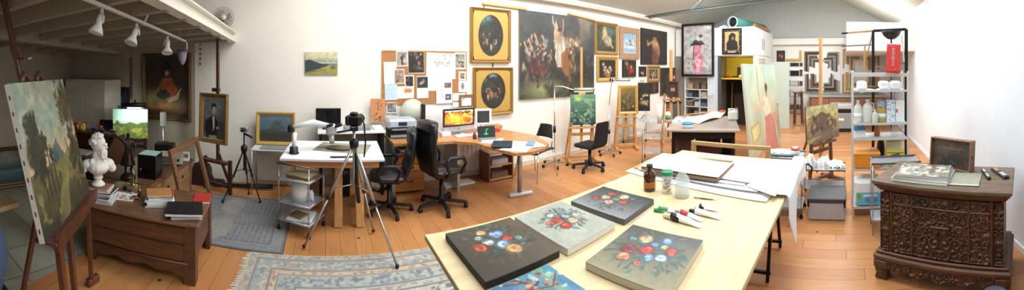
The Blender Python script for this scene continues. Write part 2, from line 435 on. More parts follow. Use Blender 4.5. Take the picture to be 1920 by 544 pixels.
# purlin at the foot of the back slope
struct('trim_5', MB().box(-1.0, 9.5, 4.56, 4.7, 2.86, 2.92), mat('cream_trim', 'cfc9bb', .8))
# bulkhead block at the right
m = MB(); m.box(7.2, XF-.2, -1.55, -.04, 2.05, 2.68)
struct('trim_6', m, WALL)
# roof windows: dark frame, bright pane of sky
def skylight(i, x0, x1, side):
    sy = 1 if side > 0 else -1
    ya, yb = (RY+.7, RY+1.9) if side > 0 else (RY-1.9, RY-.7)
    def z(y): return RZ-abs(y-RY)*((RZ-2.9)/(4.9-RY) if side > 0 else (RZ-2.9)/(RY+1.75))
    m = MB()
    for (a, b) in (((x0, ya), (x1, ya)), ((x1, ya), (x1, yb)), ((x1, yb), (x0, yb)), ((x0, yb), (x0, ya))):
        m.bar((a[0], a[1], z(a[1])-.03), (b[0], b[1], z(b[1])-.03), .09, .08)
    m.bar(((x0+x1)/2, ya, z(ya)-.03), ((x0+x1)/2, yb, z(yb)-.03), .05, .06)
    o = struct('window_%d' % i, m, mat('dark_window_frame', '3b4145', .5))
    p = MB(); p.add([(x0, ya, z(ya)-.015), (x1, ya, z(ya)-.015), (x1, yb, z(yb)-.015), (x0, yb, z(yb)-.015)], [(0, 1, 2, 3)])
    p.build('pane', mat('sky_pane', 'dcebf7', .2, emit=3.), o)
k = 1
for xa in (-.8, 2.1, 5.4):
    skylight(k, xa, xa+2.4, 1); k += 1
for xa in (.4, 3.4, 6.4):
    skylight(k, xa, xa+2.4, -1); k += 1

# ------------------------------------------------------------------ mezzanine at the left
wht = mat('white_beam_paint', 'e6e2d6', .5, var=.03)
dim = mat('shaded_cream_paint', 'a29a86', .7, var=.05)  # shade below the mezzanine is mixed into this cream
A0 = Vector((-1.36, 4.7, 2.13)); B0 = Vector((-1.12, 2.0, 2.20)); C0 = A0+(B0-A0)*2.28
m = MB()
for dz, w, t in ((.07, .12, .014), (-.07, .12, .014), (0, .014, .14)): m.bar(A0+Vector((0, 0, dz)), C0+Vector((0, 0, dz)), w, t)
struct('trim_7', m, wht)
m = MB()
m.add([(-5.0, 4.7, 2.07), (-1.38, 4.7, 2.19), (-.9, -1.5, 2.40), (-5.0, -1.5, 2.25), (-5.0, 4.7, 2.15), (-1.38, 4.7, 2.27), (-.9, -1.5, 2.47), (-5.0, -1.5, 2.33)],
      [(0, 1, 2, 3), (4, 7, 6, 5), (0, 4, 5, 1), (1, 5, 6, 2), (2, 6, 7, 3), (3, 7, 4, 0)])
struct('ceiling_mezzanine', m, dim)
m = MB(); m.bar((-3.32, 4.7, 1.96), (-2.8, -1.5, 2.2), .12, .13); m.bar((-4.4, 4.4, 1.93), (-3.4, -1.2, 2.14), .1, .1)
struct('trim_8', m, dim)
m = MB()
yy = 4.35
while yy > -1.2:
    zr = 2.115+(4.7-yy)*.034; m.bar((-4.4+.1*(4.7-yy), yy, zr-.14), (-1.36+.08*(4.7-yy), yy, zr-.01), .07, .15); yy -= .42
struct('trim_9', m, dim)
# thin sheet added on the wall; its duller colour stands in for mezzanine shade
m = MB(); m.box(-4.6, -1.95, 4.69, 4.702, 0, 2.1); struct('wall_back_shade', m, mat('shaded_plaster', 'ada593', .9, var=.06, scale=2.))
# skirting
bm_ = mat('pale_skirting', 'd9d2c2', .6)
struct('baseboard_back', MB().box(.9, 8.3, 4.68, 4.7, 0, .07), bm_)
struct('baseboard_right', MB().box(2.4, XF, -1.55, -1.53, 0, .05), mat('white_skirting', 'e4e8ea', .6))
# ------------------------------------------------------------------ shared builders
steel = mat('brushed_steel', 'b9bcbf', .3, .9, .05); chrome = mat('chrome_tube', 'd9dcde', .15, 1., .02)
blk = mat('black_plastic', '16161a', .45, var=.1); blkm = mat('black_metal', '1b1b1d', .4, .3)
whp = mat('white_plastic', 'eceded', .35, var=.02); paper = mat('white_paper', 'f1f1ee', .8, var=.015, scale=5)
ply = wood('birch_plywood', 'd6c094', 'e4d1a6', .5, (3, 22, 30))
plyedge = wood('plywood_edge', 'b39867', 'd3bb8a', .6, (2, 2, 90))
gold = mat('gilded_wood', 'a98344', .4, .35, .18, 30, bump=.2)
goldl = mat('light_gilding', 'c6a158', .38, .3, .12, 20, bump=.1)
oak = wood('easel_beech', 'b98648', 'cf9f62', .5, (30, 30, 2))
walnut = wood('dark_walnut', '3a2217', '55321f', .45, (30, 30, 2))
mahog = wood('reddish_brown_wood', '4e2c1c', '6b3f29', .4, (30, 30, 3), coat=.2)

def rect_px(pts, h):
    """near-left, near-right, far-right, far-left picture points of a rectangle lying at height h"""
    p = [at(x, y, h) for x, y in pts]
    u = ((p[1]-p[0])+(p[2]-p[3]))/2; v = ((p[3]-p[0])+(p[2]-p[1]))/2; c = sum(p, Vector())/4
    a = math.atan2(u.y, u.x); b = math.atan2(-v.x, v.y); d = (b-a+math.pi) % (2*math.pi)-math.pi
    return c, a+d/2, u.length, v.length
def frame_mb(w, h, prof, M=None, mb=None):
    """mitred moulding round a w x h rectangle standing in XZ, facing -Y; prof = (inset, forward)"""
    mb = mb or MB(); vs = []; n = len(prof)
    for (o, d) in prof:
        for (x, z) in ((-w/2+o, o), (w/2-o, o), (w/2-o, h-o), (-w/2+o, h-o)): vs.append((x, -d, z))
    fs = [[i*4+k, i*4+(k+1) % 4, (i+1) % n*4+(k+1) % 4, (i+1) % n*4+k] for i in range(n) for k in range(4)]
    return mb.add(vs, fs, M)
def moulding(fw, dp, kind=0):
    if kind == 1: return [(0, 0), (0, dp*.7), (fw*.15, dp), (fw*.35, dp*.75), (fw*.7, dp*.45), (fw*.85, dp*.55), (fw, dp*.3), (fw, 0)]
    if kind == 2: return [(0, 0), (0, dp), (fw, dp), (fw, 0)]
    return [(0, 0), (0, dp*.6), (fw*.2, dp), (fw*.5, dp*.9), (fw*.8, dp*.5), (fw, dp*.4), (fw, 0)]
def picture(name, label, cat, loc, rz, w, h, art, fmat, fw=.06, dp=.045, kind=0, lean=0., group=None, inner=None, surf=None, oval=None):
    """framed picture: origin at the middle of its lower edge, facing local -Y"""
    t = thing(name, label, cat, loc, group=group, rot=(0, 0, rz))
    R = Euler((-lean, 0, 0)).to_matrix().to_4x4()
    if fw:
        frame_mb(w, h, moulding(fw, dp, kind), R).build('frame', fmat, t)
        if inner:
            iw = inner[0]; frame_mb(w-2*fw+.004, h-2*fw+.004, [(0, .002), (0, dp*.45), (iw, dp*.3), (iw, .002)], R @ Tm(0, 0, fw-.002)).build('slip', inner[1], t)
    else: MB().box(-w/2, w/2, -dp, -.001, 0, h, R).build('canvas_side', fmat, t)
    pw, ph = w-2*fw, h-2*fw
    art.mesh('painting', R @ Tm(-pw/2, -(dp*.25 if fw else dp+.001), fw), t, surf, pw, ph)
    return t
def hang(x0, y0, y1, x1, Y=4.7):
    """picture box on the long wall -> location, width, height"""
    a = onY(x0, y1, Y); b = onY(x0, y0, Y); c = onY(x1, y1, Y)
    return Vector(((a.x+c.x)/2, Y-.004, a.z)), c.x-a.x, b.z-a.z

# ------------------------------------------------------------------ big plywood work table
TZ = .76
t = thing('plywood_work_table', 'large pale plywood work table carrying the flower canvases', 'table', (1.9, 1.08, 0))
m = MB(); m.box(-1.36, 1.36, -.66, .66, .73, TZ, b=.002); m.build('tabletop', ply, t)
m = MB()
for k in range(3): m.box(-1.3614, -1.3601, -.659, .659, .735+.008*k, .739+.008*k)
m.build('ply_edge', plyedge, t)
def steel_trestle(x, z0=0.):
    g = MB(); g.box(x-.02, x+.02, -.56, .56, .69, .73); g.build('trestle_bar', blkm, t)
    for sx in (-1, 1):
        for y in (-.48, .48):
            g = MB(); g.bar((x+sx*.02, y, .71), (x+sx*.26, y, z0), .026); g.build('leg', blkm, t)
        g = MB(); g.bar((x+sx*.24, -.5, .06), (x+sx*.24, .5, .06), .022); g.build('brace', blkm, t)
steel_trestle(-1.05, .017); steel_trestle(.88)

def flower_canvas(label, pts, h, th, art_fn, side, fl, org, sc, leaf, bg=None, name='flower_canvas'):
    c, a, w, d = rect_px(pts, h)
    t = thing(name, label, 'canvas', (c.x, c.y, h-th), a)
    MB().box(-w/2, w/2, -d/2, d/2, 0, th-.001, b=.003).build('canvas_side', side, t)
    ar = art_fn(w, d)
    ca, sa = math.cos(a), math.sin(a)
    def uv(px, py):
        p = at(org[0]+px/sc, org[1]+py/sc, h)-c
        return (p.x*ca+p.y*sa)/w+.5, (-p.x*sa+p.y*ca)/w+ar.k/2
    if fl:
        R = random.Random(len(label)); cen = [uv(f[0], f[1]) for f in fl]
        mx = sum(q[0] for q in cen)/len(cen); my = sum(q[1] for q in cen)/len(cen)
        sp = max(math.hypot(q[0]-mx, q[1]-my) for q in cen)
        for i in range(210):
            an = R.uniform(0, 6.283); rr = sp*R.uniform(.2, 1.5); cx, cy = mx+rr*math.cos(an), my+rr*math.sin(an)
            ar.blob(cx, cy/ar.k, R.uniform(.03, .055), R.uniform(.011, .021), R.choice(leaf), .5, an+R.uniform(-.7, .7), .8)
        for (px, py, r, cl) in fl:
            u, v = uv(px, py); rr = r/sc*math.hypot(*(at(org[0]+px/sc, org[1]+py/sc, h).xy))/F/w
            cc = Art.col(cl); dk = [q*.55 for q in cc]; lt = [min(1, q*1.25+.08) for q in cc]
            ar.blob(u, v/ar.k, rr*1.08, rr*1.02, dk, .15, 0, 1, .03)
            for q in range(16):
                an = R.uniform(0, 6.28); d_ = rr*R.uniform(.1, .75)
                ar.blob(u+d_*math.cos(an), (v+d_*math.sin(an))/ar.k, rr*.42, rr*.22, R.choice([cc, cc, lt, [q*.8 for q in cc]]), .35, an+1.57, .85)
            ar.blob(u, v/ar.k, rr*.16, rr*.12, dk, .6, 0, .8)
    ar.noise(.08, 30)
    ar.mesh('painting', Tm(-w/2, -d/2, th, rx=-math.pi/2), t, painted(.35, name='varnished_paint'), w, d)
    return t
Z1 = TZ+.036
lf = ['2a3a34', '3c5350', '1f2c28', '4d6a66', '33463a']
def a1(w, d): return Art(w, d, 150, '2b2a25').hgrad('26241f', '55493a', 1).colmix('6a5b45', 3, 5, .5, .5, .3, lambda x, y: (1-y)*x)
flower_canvas('dark flower canvas with black painted sides at the front left of the plywood table', [(911, 527), (1051.6, 470), (956, 408), (833, 438)], Z1, .034, a1,
    mat('black_canvas_side', '1b1a18', .6, var=.9, scale=28), [(310, 272, 26, 'c99c62'), (300, 298, 22, '93a5a8'), (382, 278, 36, '6f8fc4'), (490, 293, 22, '6b8486'), (430, 295, 30, 'b8402c'),
    (343, 318, 30, 'a9bcc6'), (415, 325, 40, '87a6cf'), (305, 345, 42, 'a63f2a'), (470, 345, 42, 'cb9a63'), (512, 318, 15, '54708a')], (780, 330), 2.5406, lf)
def a2(w, d): return Art(w, d, 150, 'a2a79b').colmix('b3b8ab', 4, 7, .5, .7, .3)
flower_canvas('pale grey-green flower canvas with white sides, second from the left end of the table', [(1062, 468), (1155, 418), (1050, 376), (967, 407)], Z1, .034, a2,
    mat('raw_white_canvas', 'd9d6cc', .8, var=.05), [(660, 445, 34, 'c5cac3'), (780, 450, 34, '78a0a6'), (858, 437, 34, 'bcc3b5'), (725, 475, 45, 'b94536'), (828, 478, 45, 'd08a74'),
    (675, 500, 35, 'c25a4c'), (780, 518, 45, 'bb4335'), (760, 420, 20, '8ea2a2')], (860, 290), 3.885, ['5c7070', '46585a', '7a8c88', '3d5052'])
def a3(w, d): return Art(w, d, 150, '30343a').hgrad('8a8f92', '26292d', 1)
flower_canvas('dark grey flower canvas farthest along the table, before the brown bottle', [(1170, 413), (1227, 373), (1130, 350), (1072, 376)], Z1, .034, a3,
    mat('grey_canvas_side', '5c5f61', .7, var=.5, scale=22), [(1005, 315, 30, 'ad3f30'), (1070, 308, 36, 'b9b49c'), (1118, 287, 33, 'b74635'), (1200, 308, 42, 'd6b288'), (1145, 325, 30, '4f8d86'),
    (1098, 343, 38, 'd99b80'), (1200, 350, 36, 'b8473a'), (1270, 325, 22, '4f6a72')], (860, 290), 3.885, ['2c4242', '1f3032', '46605c', '38504a'])
def a4(w, d): return Art(w, d, 170, '6c6651').hgrad('8c8768', '3c3a34', 1).colmix('9a9370', 3, 9, .5, .4, .3)
flower_canvas('olive flower canvas with cream sides at the front right of the table', [(1255, 544), (1321, 452), (1191, 421), (1088, 494)], Z1, .034, a4,
    mat('cream_canvas_side', 'cdc5b4', .8, var=.06), [(265, 370, 34, '7b2c2a'), (240, 403, 33, 'b4714c'), (338, 330, 31, 'd9b88c'), (373, 355, 20, '6f93bb'), (425, 343, 28, '7199c6'), (417, 367, 20, 'a4a878'),
    (337, 378, 34, 'b93f33'), (443, 385, 29, 'b64338'), (343, 408, 28, '7ba2cb'), (398, 412, 27, '9fbfd6'), (280, 328, 20, '5f7f80'), (300, 432, 18, 'b86a4a')], (1060, 300), 2.23, ['35534e', '2a4440', '4c6d62', '3d5c6a'])
def a5(w, d):
    a = Art(w, d, 150, '3f86a0').colmix('2f6a92', 4, 3, .45, .9, .15).colmix('6f9e7c', 5, 8, .55, .8, .1).colmix('c9d3c8', 9, 12, .62, .7, .06)
    for (x0, y0, x1, y1, w_) in ((.4, 1, .52, .8, .022), (.52, .8, .5, .5, .026), (.5, .5, .3, .2, .02), (.25, .95, .45, .85, .012), (.5, .65, .75, .5, .014), (.75, .5, .95, .72, .012)):
        a.line((x0, y0), (x1, y1), w_, '6b2a24')
    a.scat(26, .5, .85, .45, .9, .01, .04, ['7b2f2a', 'b8604a', 'd9a27f', '4b1f22', 'c98b5a'], 4, .9)
    a.scat(22, .1, .5, .4, .9, .01, .03, ['c0655a', 'd7b49a', '7f3a33', 'a9c0b0'], 8, .8); return a
flower_canvas('bright blue abstract painting cut off at the bottom edge, nearest the camera', [(990, 610), (1118, 556), (1029, 498), (893, 548)], TZ+.014, .012, a5, mat('white_panel_edge', 'd8d8d2', .7), None, (0, 0), 1, lf, name='abstract_painting')

# bottles on the table
g_br = glass('brown_glass', '5a2408', .05); g_cl = mat('clear_glass', 'eef6f6', .05, var=.01, alpha=.22, coat=.8)
t = thing('brown_bottle', 'small brown glass bottle with a label beside the green-lidded jar', 'bottle', at(1218, 357, TZ))
m = MB(); m.lathe([(.0, 0), (.042, 0), (.045, .006), (.045, .12), (.04, .135), (.018, .15), (.018, .172), (.022, .174)], 24); m.build('bottle_body', mat('amber_bottle_glass', '4a1e0a', .12, var=.1, coat=.6), t)
m = MB(); m.lathe([(.0454, .03), (.0456, .031), (.0456, .07), (.0454, .071)], 24); m.build('label', mat('amber_label', 'b5702a', .5, var=.1), t)
m = MB(); m.lathe([(0, .172), (.024, .172), (.024, .193), (0, .194)], 20); m.build('cap', mat('dark_cap', '2b211c', .5), t)
t = thing('screw_jar', 'glass jar with a green lid and coloured bits inside', 'jar', at(1251, 362, TZ))
m = MB(); m.lathe([(.0, 0), (.038, 0), (.042, .006), (.042, .12), (.036, .135), (.036, .14), (.0335, .14), (.0335, .133), (.0392, .118), (.0392, .008), (0, .004)], 24); m.build('jar_body', g_cl, t)
m = MB(); m.lathe([(0, .138), (.043, .138), (.044, .141), (.044, .158), (.041, .162), (0, .162)], 28); m.build('lid', mat('green_lid', '2f8f63', .35), t)
R = random.Random(5); m = MB()
for i in range(60):
    a = R.uniform(0, 6.28); rr = .03*math.sqrt(R.random()); m.m(R.randrange(3)).ball((rr*math.cos(a), rr*math.sin(a), .012+R.random()*.085), R.uniform(.005, .009), n=6)
m.build('contents', [mat('grey_bits', '77705a', .8), mat('red_bits', 'c03a34', .6), mat('pale_bits', 'cfc8b8', .7)], t); bpy.data.objects['contents']['kind'] = 'stuff'
t = thing('glass_carafe', 'clear glass carafe half filled with water on the plywood table', 'carafe', at(1279, 369, TZ))
m = MB(); m.lathe([(0, 0), (.05, 0), (.056, .008), (.056, .11), (.05, .135), (.03, .16), (.026, .18), (.036, .222), (.034, .222), (.0235, .181), (.0275, .158), (.047, .133), (.053, .11), (.053, .01), (0, .006)], 28); m.build('carafe_body', g_cl, t)
m = MB(); m.lathe([(0, .0065), (.0525, .0105), (.0525, .085), (0, .085)], 28); m.build('water', mat('water', 'dceff4', .05, var=.01, alpha=.3), t)

# paint tubes
def paint_tube(label, p, q, r_, body, cap, band, bandc, txt=None, txc=None):
    r = r_*1.25; A = at(*p, TZ); B = at(*q, TZ); L = (B-A).length; a = math.atan2((B-A).y, (B-A).x)
    t = thing('paint_tube', label, 'paint tube', (A.x, A.y, TZ), a, 'paint tubes on the plywood table')
    vs = []; n = 14; st = [(0, r*.55, r*.55), (.17, r*.55, r*.55), (.2, r, r), (.6, r*1.05, r*.75), (.94, r*1.25, r*.15), (1, r*1.25, r*.12)]
    def ring(mb, lst):
        vs = []; fs = []
        for (s_, ry, rz) in lst:
            for k in range(n):
                an = 2*math.pi*k/n; vs.append((s_*L, ry*math.cos(an), max(rz, .001)*(1+math.sin(an))+.0005))
        for i in range(len(lst)-1):
            for k in range(n): fs.append([i*n+k, i*n+(k+1) % n, (i+1)*n+(k+1) % n, (i+1)*n+k])
        fs += [list(range(n))[::-1], [(len(lst)-1)*n+k for k in range(n)]]
        mb.add(vs, fs, None, True); return mb
    ring(MB(), [(.19, r*.8, r*.8), (.22, r, r), (.6, r*1.05, r*.75), (.94, r*1.1, r*.2), (1, r*1.1, r*.12)]).build('tube_body', body, t)
    ring(MB(), [(0, r*.6, r*.6), (.02, r*.66, r*.66), (.19, r*.66, r*.66)]).build('cap', cap, t)
    if band: ring(MB(), [(band[0], r*1.01, r*1.0+.0004), (band[1], r*1.06, r*.82+.0004)]).build('label', bandc, t)
    if txt: scribble(t, (L*(band[0]+band[1])/2, 0, r*1.95+.0012), L*.2, r*.7, txc, (-math.pi/2, 0, 0), 5)
    return t
wt = mat('white_tube', 'f2f2f0', .3, var=.02)
paint_tube('paint tube with a long green band, leftmost of the tubes', (1226, 397), (1270, 399), .014, wt, mat('green_cap', '3f9a6c', .4), (.2, .6), mat('green_band', '41956c', .4))
paint_tube('largest white paint tube with a wide black band, in front of the other tubes', (1245, 408), (1316, 426), .019, wt, mat('cream_cap', 'e6d9ba', .4), (.22, .45), mat('black_band', '1e1b22', .4), 'WINSOR', wt)
paint_tube('white paint tube with a red band lying behind the largest tube', (1266, 401), (1318, 415), .015, wt, mat('grey_cap', '77777a', .4), (.22, .5), mat('red_band', 'c4474a', .4))
paint_tube('white paint tube with a dark cap lying across another at the right', (1293, 399), (1352, 411), .016, wt, blk, None, None)
paint_tube('white paint tube with a short black band farthest from the canvases', (1302, 391), (1347, 396), .014, wt, wt, (.22, .42), mat('black_band', '1e1b22', .4))
A = at(1301, 372, TZ); B = at(1346, 377, TZ); a = math.atan2((B-A).y, (B-A).x); L = (B-A).length
t = thing('paint_brush', 'thin paint brush with a red tip on the plywood by the papers', 'brush', (A.x, A.y, TZ+.006), a)
MB().tube([(.04, 0, 0), (L*.35, 0, 0), (L*.8, 0, 0)], [.0035, .005, .0035], 8).build('handle', mat('dark_olive_handle', '4b4030', .4), t)
MB().tube([(L*.8, 0, 0), (L*.9, 0, 0)], [.003, .003], 8).build('ferrule', mat('copper_ferrule', 'c9a477', .3, .6), t)
MB().tube([(L*.9, 0, 0), (L, 0, 0)], [.003, .0008], 8).build('bristles', mat('pale_bristles', 'd8c9aa', .8), t)
MB().tube([(0, 0, 0), (.04, 0, 0)], [.004, .0035], 8).build('tip', mat('red_tip', 'cf3d3a', .4), t)

# ------------------------------------------------------------------ papers at the far end of the plywood table
def sheet(name, label, cat, poly, z, m, th=.002, group='large paper sheets at the end of the plywood table', wob=.0015, seed=1):
    P = [at(x, y, z) for x, y in poly]; c = sum(P, Vector())/len(P)
    t = thing(name, label, cat, (c.x, c.y, z), 0, group)
    n = 14; R = random.Random(seed); ph = R.uniform(0, 6)
    def f(u, v):
        a = P[0].lerp(P[1], u); b = P[3].lerp(P[2], u); p = a.lerp(b, v)-c
        e = abs(u-.5)**4+abs(v-.5)**4
        return (p.x, p.y, th+wob*(1+math.sin(u*7+ph+v*3))+e*wob*20)
    def g(u, v): q = f(u, v); return (q[0], q[1], q[2]-th)
    mb = MB(); mb.grid(f, n, n); mb.grid(g, n, n)
    bd = [i for i in range(n+1)]+[(j)*(n+1)+n for j in range(1, n+1)]+[n*(n+1)+i for i in range(n-1, -1, -1)]+[j*(n+1) for j in range(n-1, 0, -1)]
    o = (n+1)*(n+1)
    for i in range(len(bd)): mb.f.append([bd[i], bd[(i+1) % len(bd)], bd[(i+1) % len(bd)]+o, bd[i]+o]); mb.mi.append(0); mb.sm.append(False)
    mb.build('sheet', m, t); return t
cool = mat('cool_white_paper', 'e3eaee', .8, var=.02); warm = mat('warm_white_paper', 'f1ebe2', .8, var=.02)
sheet('paper_sheet', 'lowest big white sheet with its long edge towards the bottles', 'paper', [(1437, 381), (1494, 303), (1243, 288), (1172, 322)], TZ+.001, paper)
sheet('paper_board', 'orange-edged backing board under the papers at the left', 'board', [(1330, 346), (1390, 318), (1244, 292), (1186, 315)], TZ+.010, mat('orange_edged_card', 'd3a066', .7), .004, None)
sheet('paper_sheet', 'bluish white sheet lying above the lowest big sheet', 'paper', [(1420, 362), (1478, 306), (1262, 290), (1196, 318)], TZ+.018, cool, .004)
sheet('paper_sheet', 'white sheet with a small grey smudge near the glass carafe', 'paper', [(1395, 350), (1452, 306), (1290, 294), (1228, 322)], TZ+.026, paper, .003)
c, a, w, d = rect_px([(1345, 331), (1375, 304), (1247, 286), (1206, 310)], TZ+.085)
t = thing('paper_folder', 'thick brown-edged folder of parchment papers on top of the sheets', 'folder', (c.x, c.y, TZ+.046), a)
m = MB(); m.box(-w/2, w/2, -d/2, d/2, 0, .022, b=.002); m.build('boards', mat('brown_folder_edge', '8a7058', .8, var=.25, scale=30), t)
m = MB(); m.grid(lambda u, v: ((u-.5)*w*1.02, (v-.5)*d*1.02, .034+.006*math.sin(u*6+v*4)*v), 14, 12)
m.build('parchment', mat('parchment', 'e6ddd2', .8, var=.04), t)
for i, (x0, x1, z0) in enumerate(((.36, .5, .0305), (.42, .515, .042))):
    MB().add([(x0*w, -.48*d, z0), (x1*w, -.5*d, z0), (x1*w, .45*d, z0+.004), (x0*w+.04, .35*d, z0+.004)], [(0, 1, 2, 3)]).build('loose_leaf', mat('tan_leaf', 'b98a5c', .8, var=.15), t)
sheet('paper_sheet', 'top white sheet with a curled corner at the right of the folder', 'paper', [(1405, 346), (1440, 303), (1378, 300), (1350, 336)], TZ+.036, paper, .002, wob=.003)
sheet('paper_sheet', 'wide white sheet at the far right corner of the plywood table', 'paper', [(1454, 372), (1491, 306), (1432, 300), (1400, 350)], TZ+.03, mat('bright_white_paper', 'fafaf8', .7, var=.01), .002, wob=.003, seed=4)
# sheet that hangs over the right edge
t = thing('hanging_paper', 'translucent white paper draped over the right edge of the work table', 'paper', (2.9, .42, TZ))
def dr(u, v):
    x = -.62+u*.98; s = v*(.16+.34*math.exp(-((u-.22)/.2)**2)+.12*u); over = max(0, s-.1)
    return (x-.1*over, .085-min(s, .115)-.05*over*math.sin(u*9)-.03*over, .028+.01*u-over*(1+.05*math.sin(u*7)))
m = MB(); m.grid(dr, 34, 18)
m.build('sheet', mat('translucent_paper', 'f2f5f6', .6, var=.02), t, [('SOLIDIFY', dict(thickness=.001))])

# empty stretcher frame behind the table
A = ray(1297, 266, 3.92); B = ray(1445, 272, 3.62)
w = (B-A).xy.length; a = math.atan2((B-A).y, (B-A).x); c = (A+B)/2
t = thing('stretcher_surround', 'bare pale wooden frame standing behind the paper end of the table', 'frame', (c.x, c.y, 0), a)
MB().box(-w/2, w/2, -.02, .02, c.z-.045, c.z, b=.003).build('rail', wood('ash_frame', 'a98a5e', 'c2a575', .5, (3, 30, 30)), t)
for s_ in (-1, 1): MB().box(s_*(w/2-.025)-.025, s_*(w/2-.025)+.025, -.02, .02, 0, c.z-.045, b=.003).build('stile', wood('ash_frame_upright', 'a98a5e', 'c2a575', .5, (30, 30, 3)), t)
MB().box(-w/2, w/2, -.018, .018, .05, .1, b=.003).build('rail', MATS['ash_frame'], t)
# ------------------------------------------------------------------ pictures on the long wall
OV = MB
def oval_picture(label, box, art):
    loc, w, h = hang(*box); t = thing('oval_painting', label, 'painting', loc, 0, group=None)
    frame_mb(w, h, moulding(.05, .06, 1)).build('frame', gold, t)
    # flat gilt panel with an oval opening
    n = 48; vs = []; fs = []; W2, H2 = w/2-.048, h/2-.048; a_, b_ = w*.315, h*.385
    for k in range(n):
        an = 2*math.pi*k/n; ca, sa = math.cos(an), math.sin(an); q = min(W2/abs(ca) if abs(ca) > 1e-6 else 9, H2/abs(sa) if abs(sa) > 1e-6 else 9)
        vs += [(q*ca, -.03, h/2+q*sa), (a_*ca, -.03, h/2+b_*sa), (a_*ca*.97, -.018, h/2+b_*sa*.975)]
    for k in range(n):
        j = (k+1) % n
        for e in (0, 1): fs.append([k*3+e, j*3+e, j*3+e+1, k*3+e+1])
    MB().add(vs, fs).build('oval_mount', goldl, t)
    art.mesh('painting', Tm(-w/2+.05, -.012, .05), t, None, w-.1, h-.1)
    return t
def crowd(a, n, x0, x1, y0, y1, pal, seed, s=.03):
    R = random.Random(seed)
    for i in range(n):
        x = R.uniform(x0, x1); y = R.uniform(y0, y1); c = R.choice(pal)
        a.blob(x, y, s*R.uniform(.5, .9), s*R.uniform(1.1, 2.2), c, .5, R.uniform(-.6, .6), .9)
        a.blob(x+R.uniform(-.3, .3)*s, y+2.1*s/a.k, s*.38, s*.42, 'b98d6c', .4)
        a.line((x, y+s/a.k), (x+R.uniform(-1.8, 1.8)*s, y+R.uniform(.5, 2.2)*s), s*.18, 'b08a68')
    return a
def art_oval(seed, sky):
    a = Art(.7, .9, 90, '1c2022').blob(.4, .85, .3, .25, sky, .6).colmix('2a2a20', 6, seed, .45, .9)
    a.blob(.6, .72, .2, .13, '20241a', .4, 0, 1, .1).blob(.3, .6, .18, .2, '2a2f20', .4, 0, 1, .1)
    crowd(a, 11, .27, .72, .2, .5, ['6e2f24', '8d5a3c', '3b4f4a', 'a98664', '4c3224', 'c0a184'], seed, .04); return a.noise(.3, 14)
oval_picture('upper of the two gold-framed oval paintings, blue patch of sky at its left', (880.5, 13.5, 117.5, 955), art_oval(3, '48727d'))
oval_picture('lower of the two gold-framed oval paintings, hanging above the white monitor', (886, 126.5, 217.5, 959), art_oval(11, '5d8088'))

# the big unframed canvas
loc, w, h = hang(972, 18.5, 186.5, 1111)
a = Art(w, h, 230, '3a3d40').grad('2b2e2a', '4c4f52', .2, 1)
a.colmix('6b6862', 5, 21, .5, .8, .2, lambda x, y: np.clip((y-.55)*4, 0, 1)).colmix('8d7d6a', 6, 5, .52, .9, .12, lambda x, y: np.clip((y-.6)*3, 0, 1)*np.clip((x-.45)*3, 0, 1))
a.colmix('25282a', 3, 9, .5, .9, .2, lambda x, y: np.clip((.62-y)*5, 0, 1)*np.clip((y-.2)*5, 0, 1))
a.grad('50543c', '34372e', 0, .2).blob(.27, .1, .16, .08, '8f9367', .9, 0, .9, .05).colmix('2a2c22', 8, 4, .5, .7, .1, lambda x, y: np.clip((.25-y)*8, 0, 1))
a.blob(.82, .4, .14, .1, '1c1f20', .5, 0, .9, .1).blob(.12, .45, .1, .12, '202428', .5, 0, .8, .1)
R = random.Random(2)
for i in range(70):   # throng left of the angel
    x = R.gauss(.23, .1); y = R.gauss(.5, .11); c = R.choice(['6e5a4c', '85705c', '43301f', '66332b', '39444a', 'b39c80', '5a2b2c', '2f3438'])
    a.blob(x, y, R.uniform(.008, .022), R.uniform(.015, .045), c, .5, R.uniform(-.9, .9), .85)
for i in range(30):
    x = R.gauss(.22, .1); y = R.gauss(.58, .08); a.blob(x, y, .008, .011, 'b89272', .4)
for i in range(26): a.blob(R.gauss(.22, .05), R.gauss(.3, .08), R.uniform(.01, .02), R.uniform(.02, .05), R.choice(['4e2224', '5f2d2c', '3a1f20', '75594a']), .5, R.uniform(-.4, .4), .85)
for (x, y) in ((.08, .56), (.13, .6), (.2, .66), (.3, .64)):
    a.line((x, y), (x-.03, y+.08), .008, 'bda184'); a.blob(x, y-.02, .02, .03, '9c9180', .5, .5)
for i in range(46): a.blob(R.gauss(.62, .055), R.gauss(.42, .13), R.uniform(.01, .024), R.uniform(.02, .06), R.choice(['75502f', '5c3826', '8a653f', '4a352a', '97784f', '3b2f29']), .5, R.uniform(-.4, .4), .85)
for i in range(26): a.blob(R.gauss(.66, .055), R.gauss(.66, .04), R.uniform(.008, .02), R.uniform(.01, .03), R.choice(['ad8e6e', '8d6c50', 'c4a887', '57493e']), .5, R.uniform(-1, 1), .9)
a.poly([(.5, .78), (.44, .92), (.41, .8), (.415, .68), (.42, .56), (.455, .6)], 'b9a98c', .9, .03).poly([(.52, .76), (.6, .7), (.64, .6), (.56, .58)], '8f8068', .7, .03)
a.poly([(.45, .74), (.53, .74), (.56, .6), (.55, .44), (.53, .36), (.46, .36), (.43, .48), (.44, .62)], 'c2bdae', 1, .02)
for i in range(9): a.line((.46+.01*i, .72), (.455+.011*i, .38), .004, R.choice(['9a968a', 'd5d0c0', '83827c']), .7)
a.blob(.49, .7, .045, .05, 'a98a6a', .4).blob(.485, .785, .02, .026, 'b58f70', .3).blob(.485, .81, .024, .015, '4a3526', .4)
a.line((.46, .76), (.40, .9), .009, 'b99775').line((.40, .9), (.395, .97), .008, 'b99775').line((.52, .76), (.54, .86), .009, 'b39070').line((.54, .86), (.535, .94), .008, 'b39070')
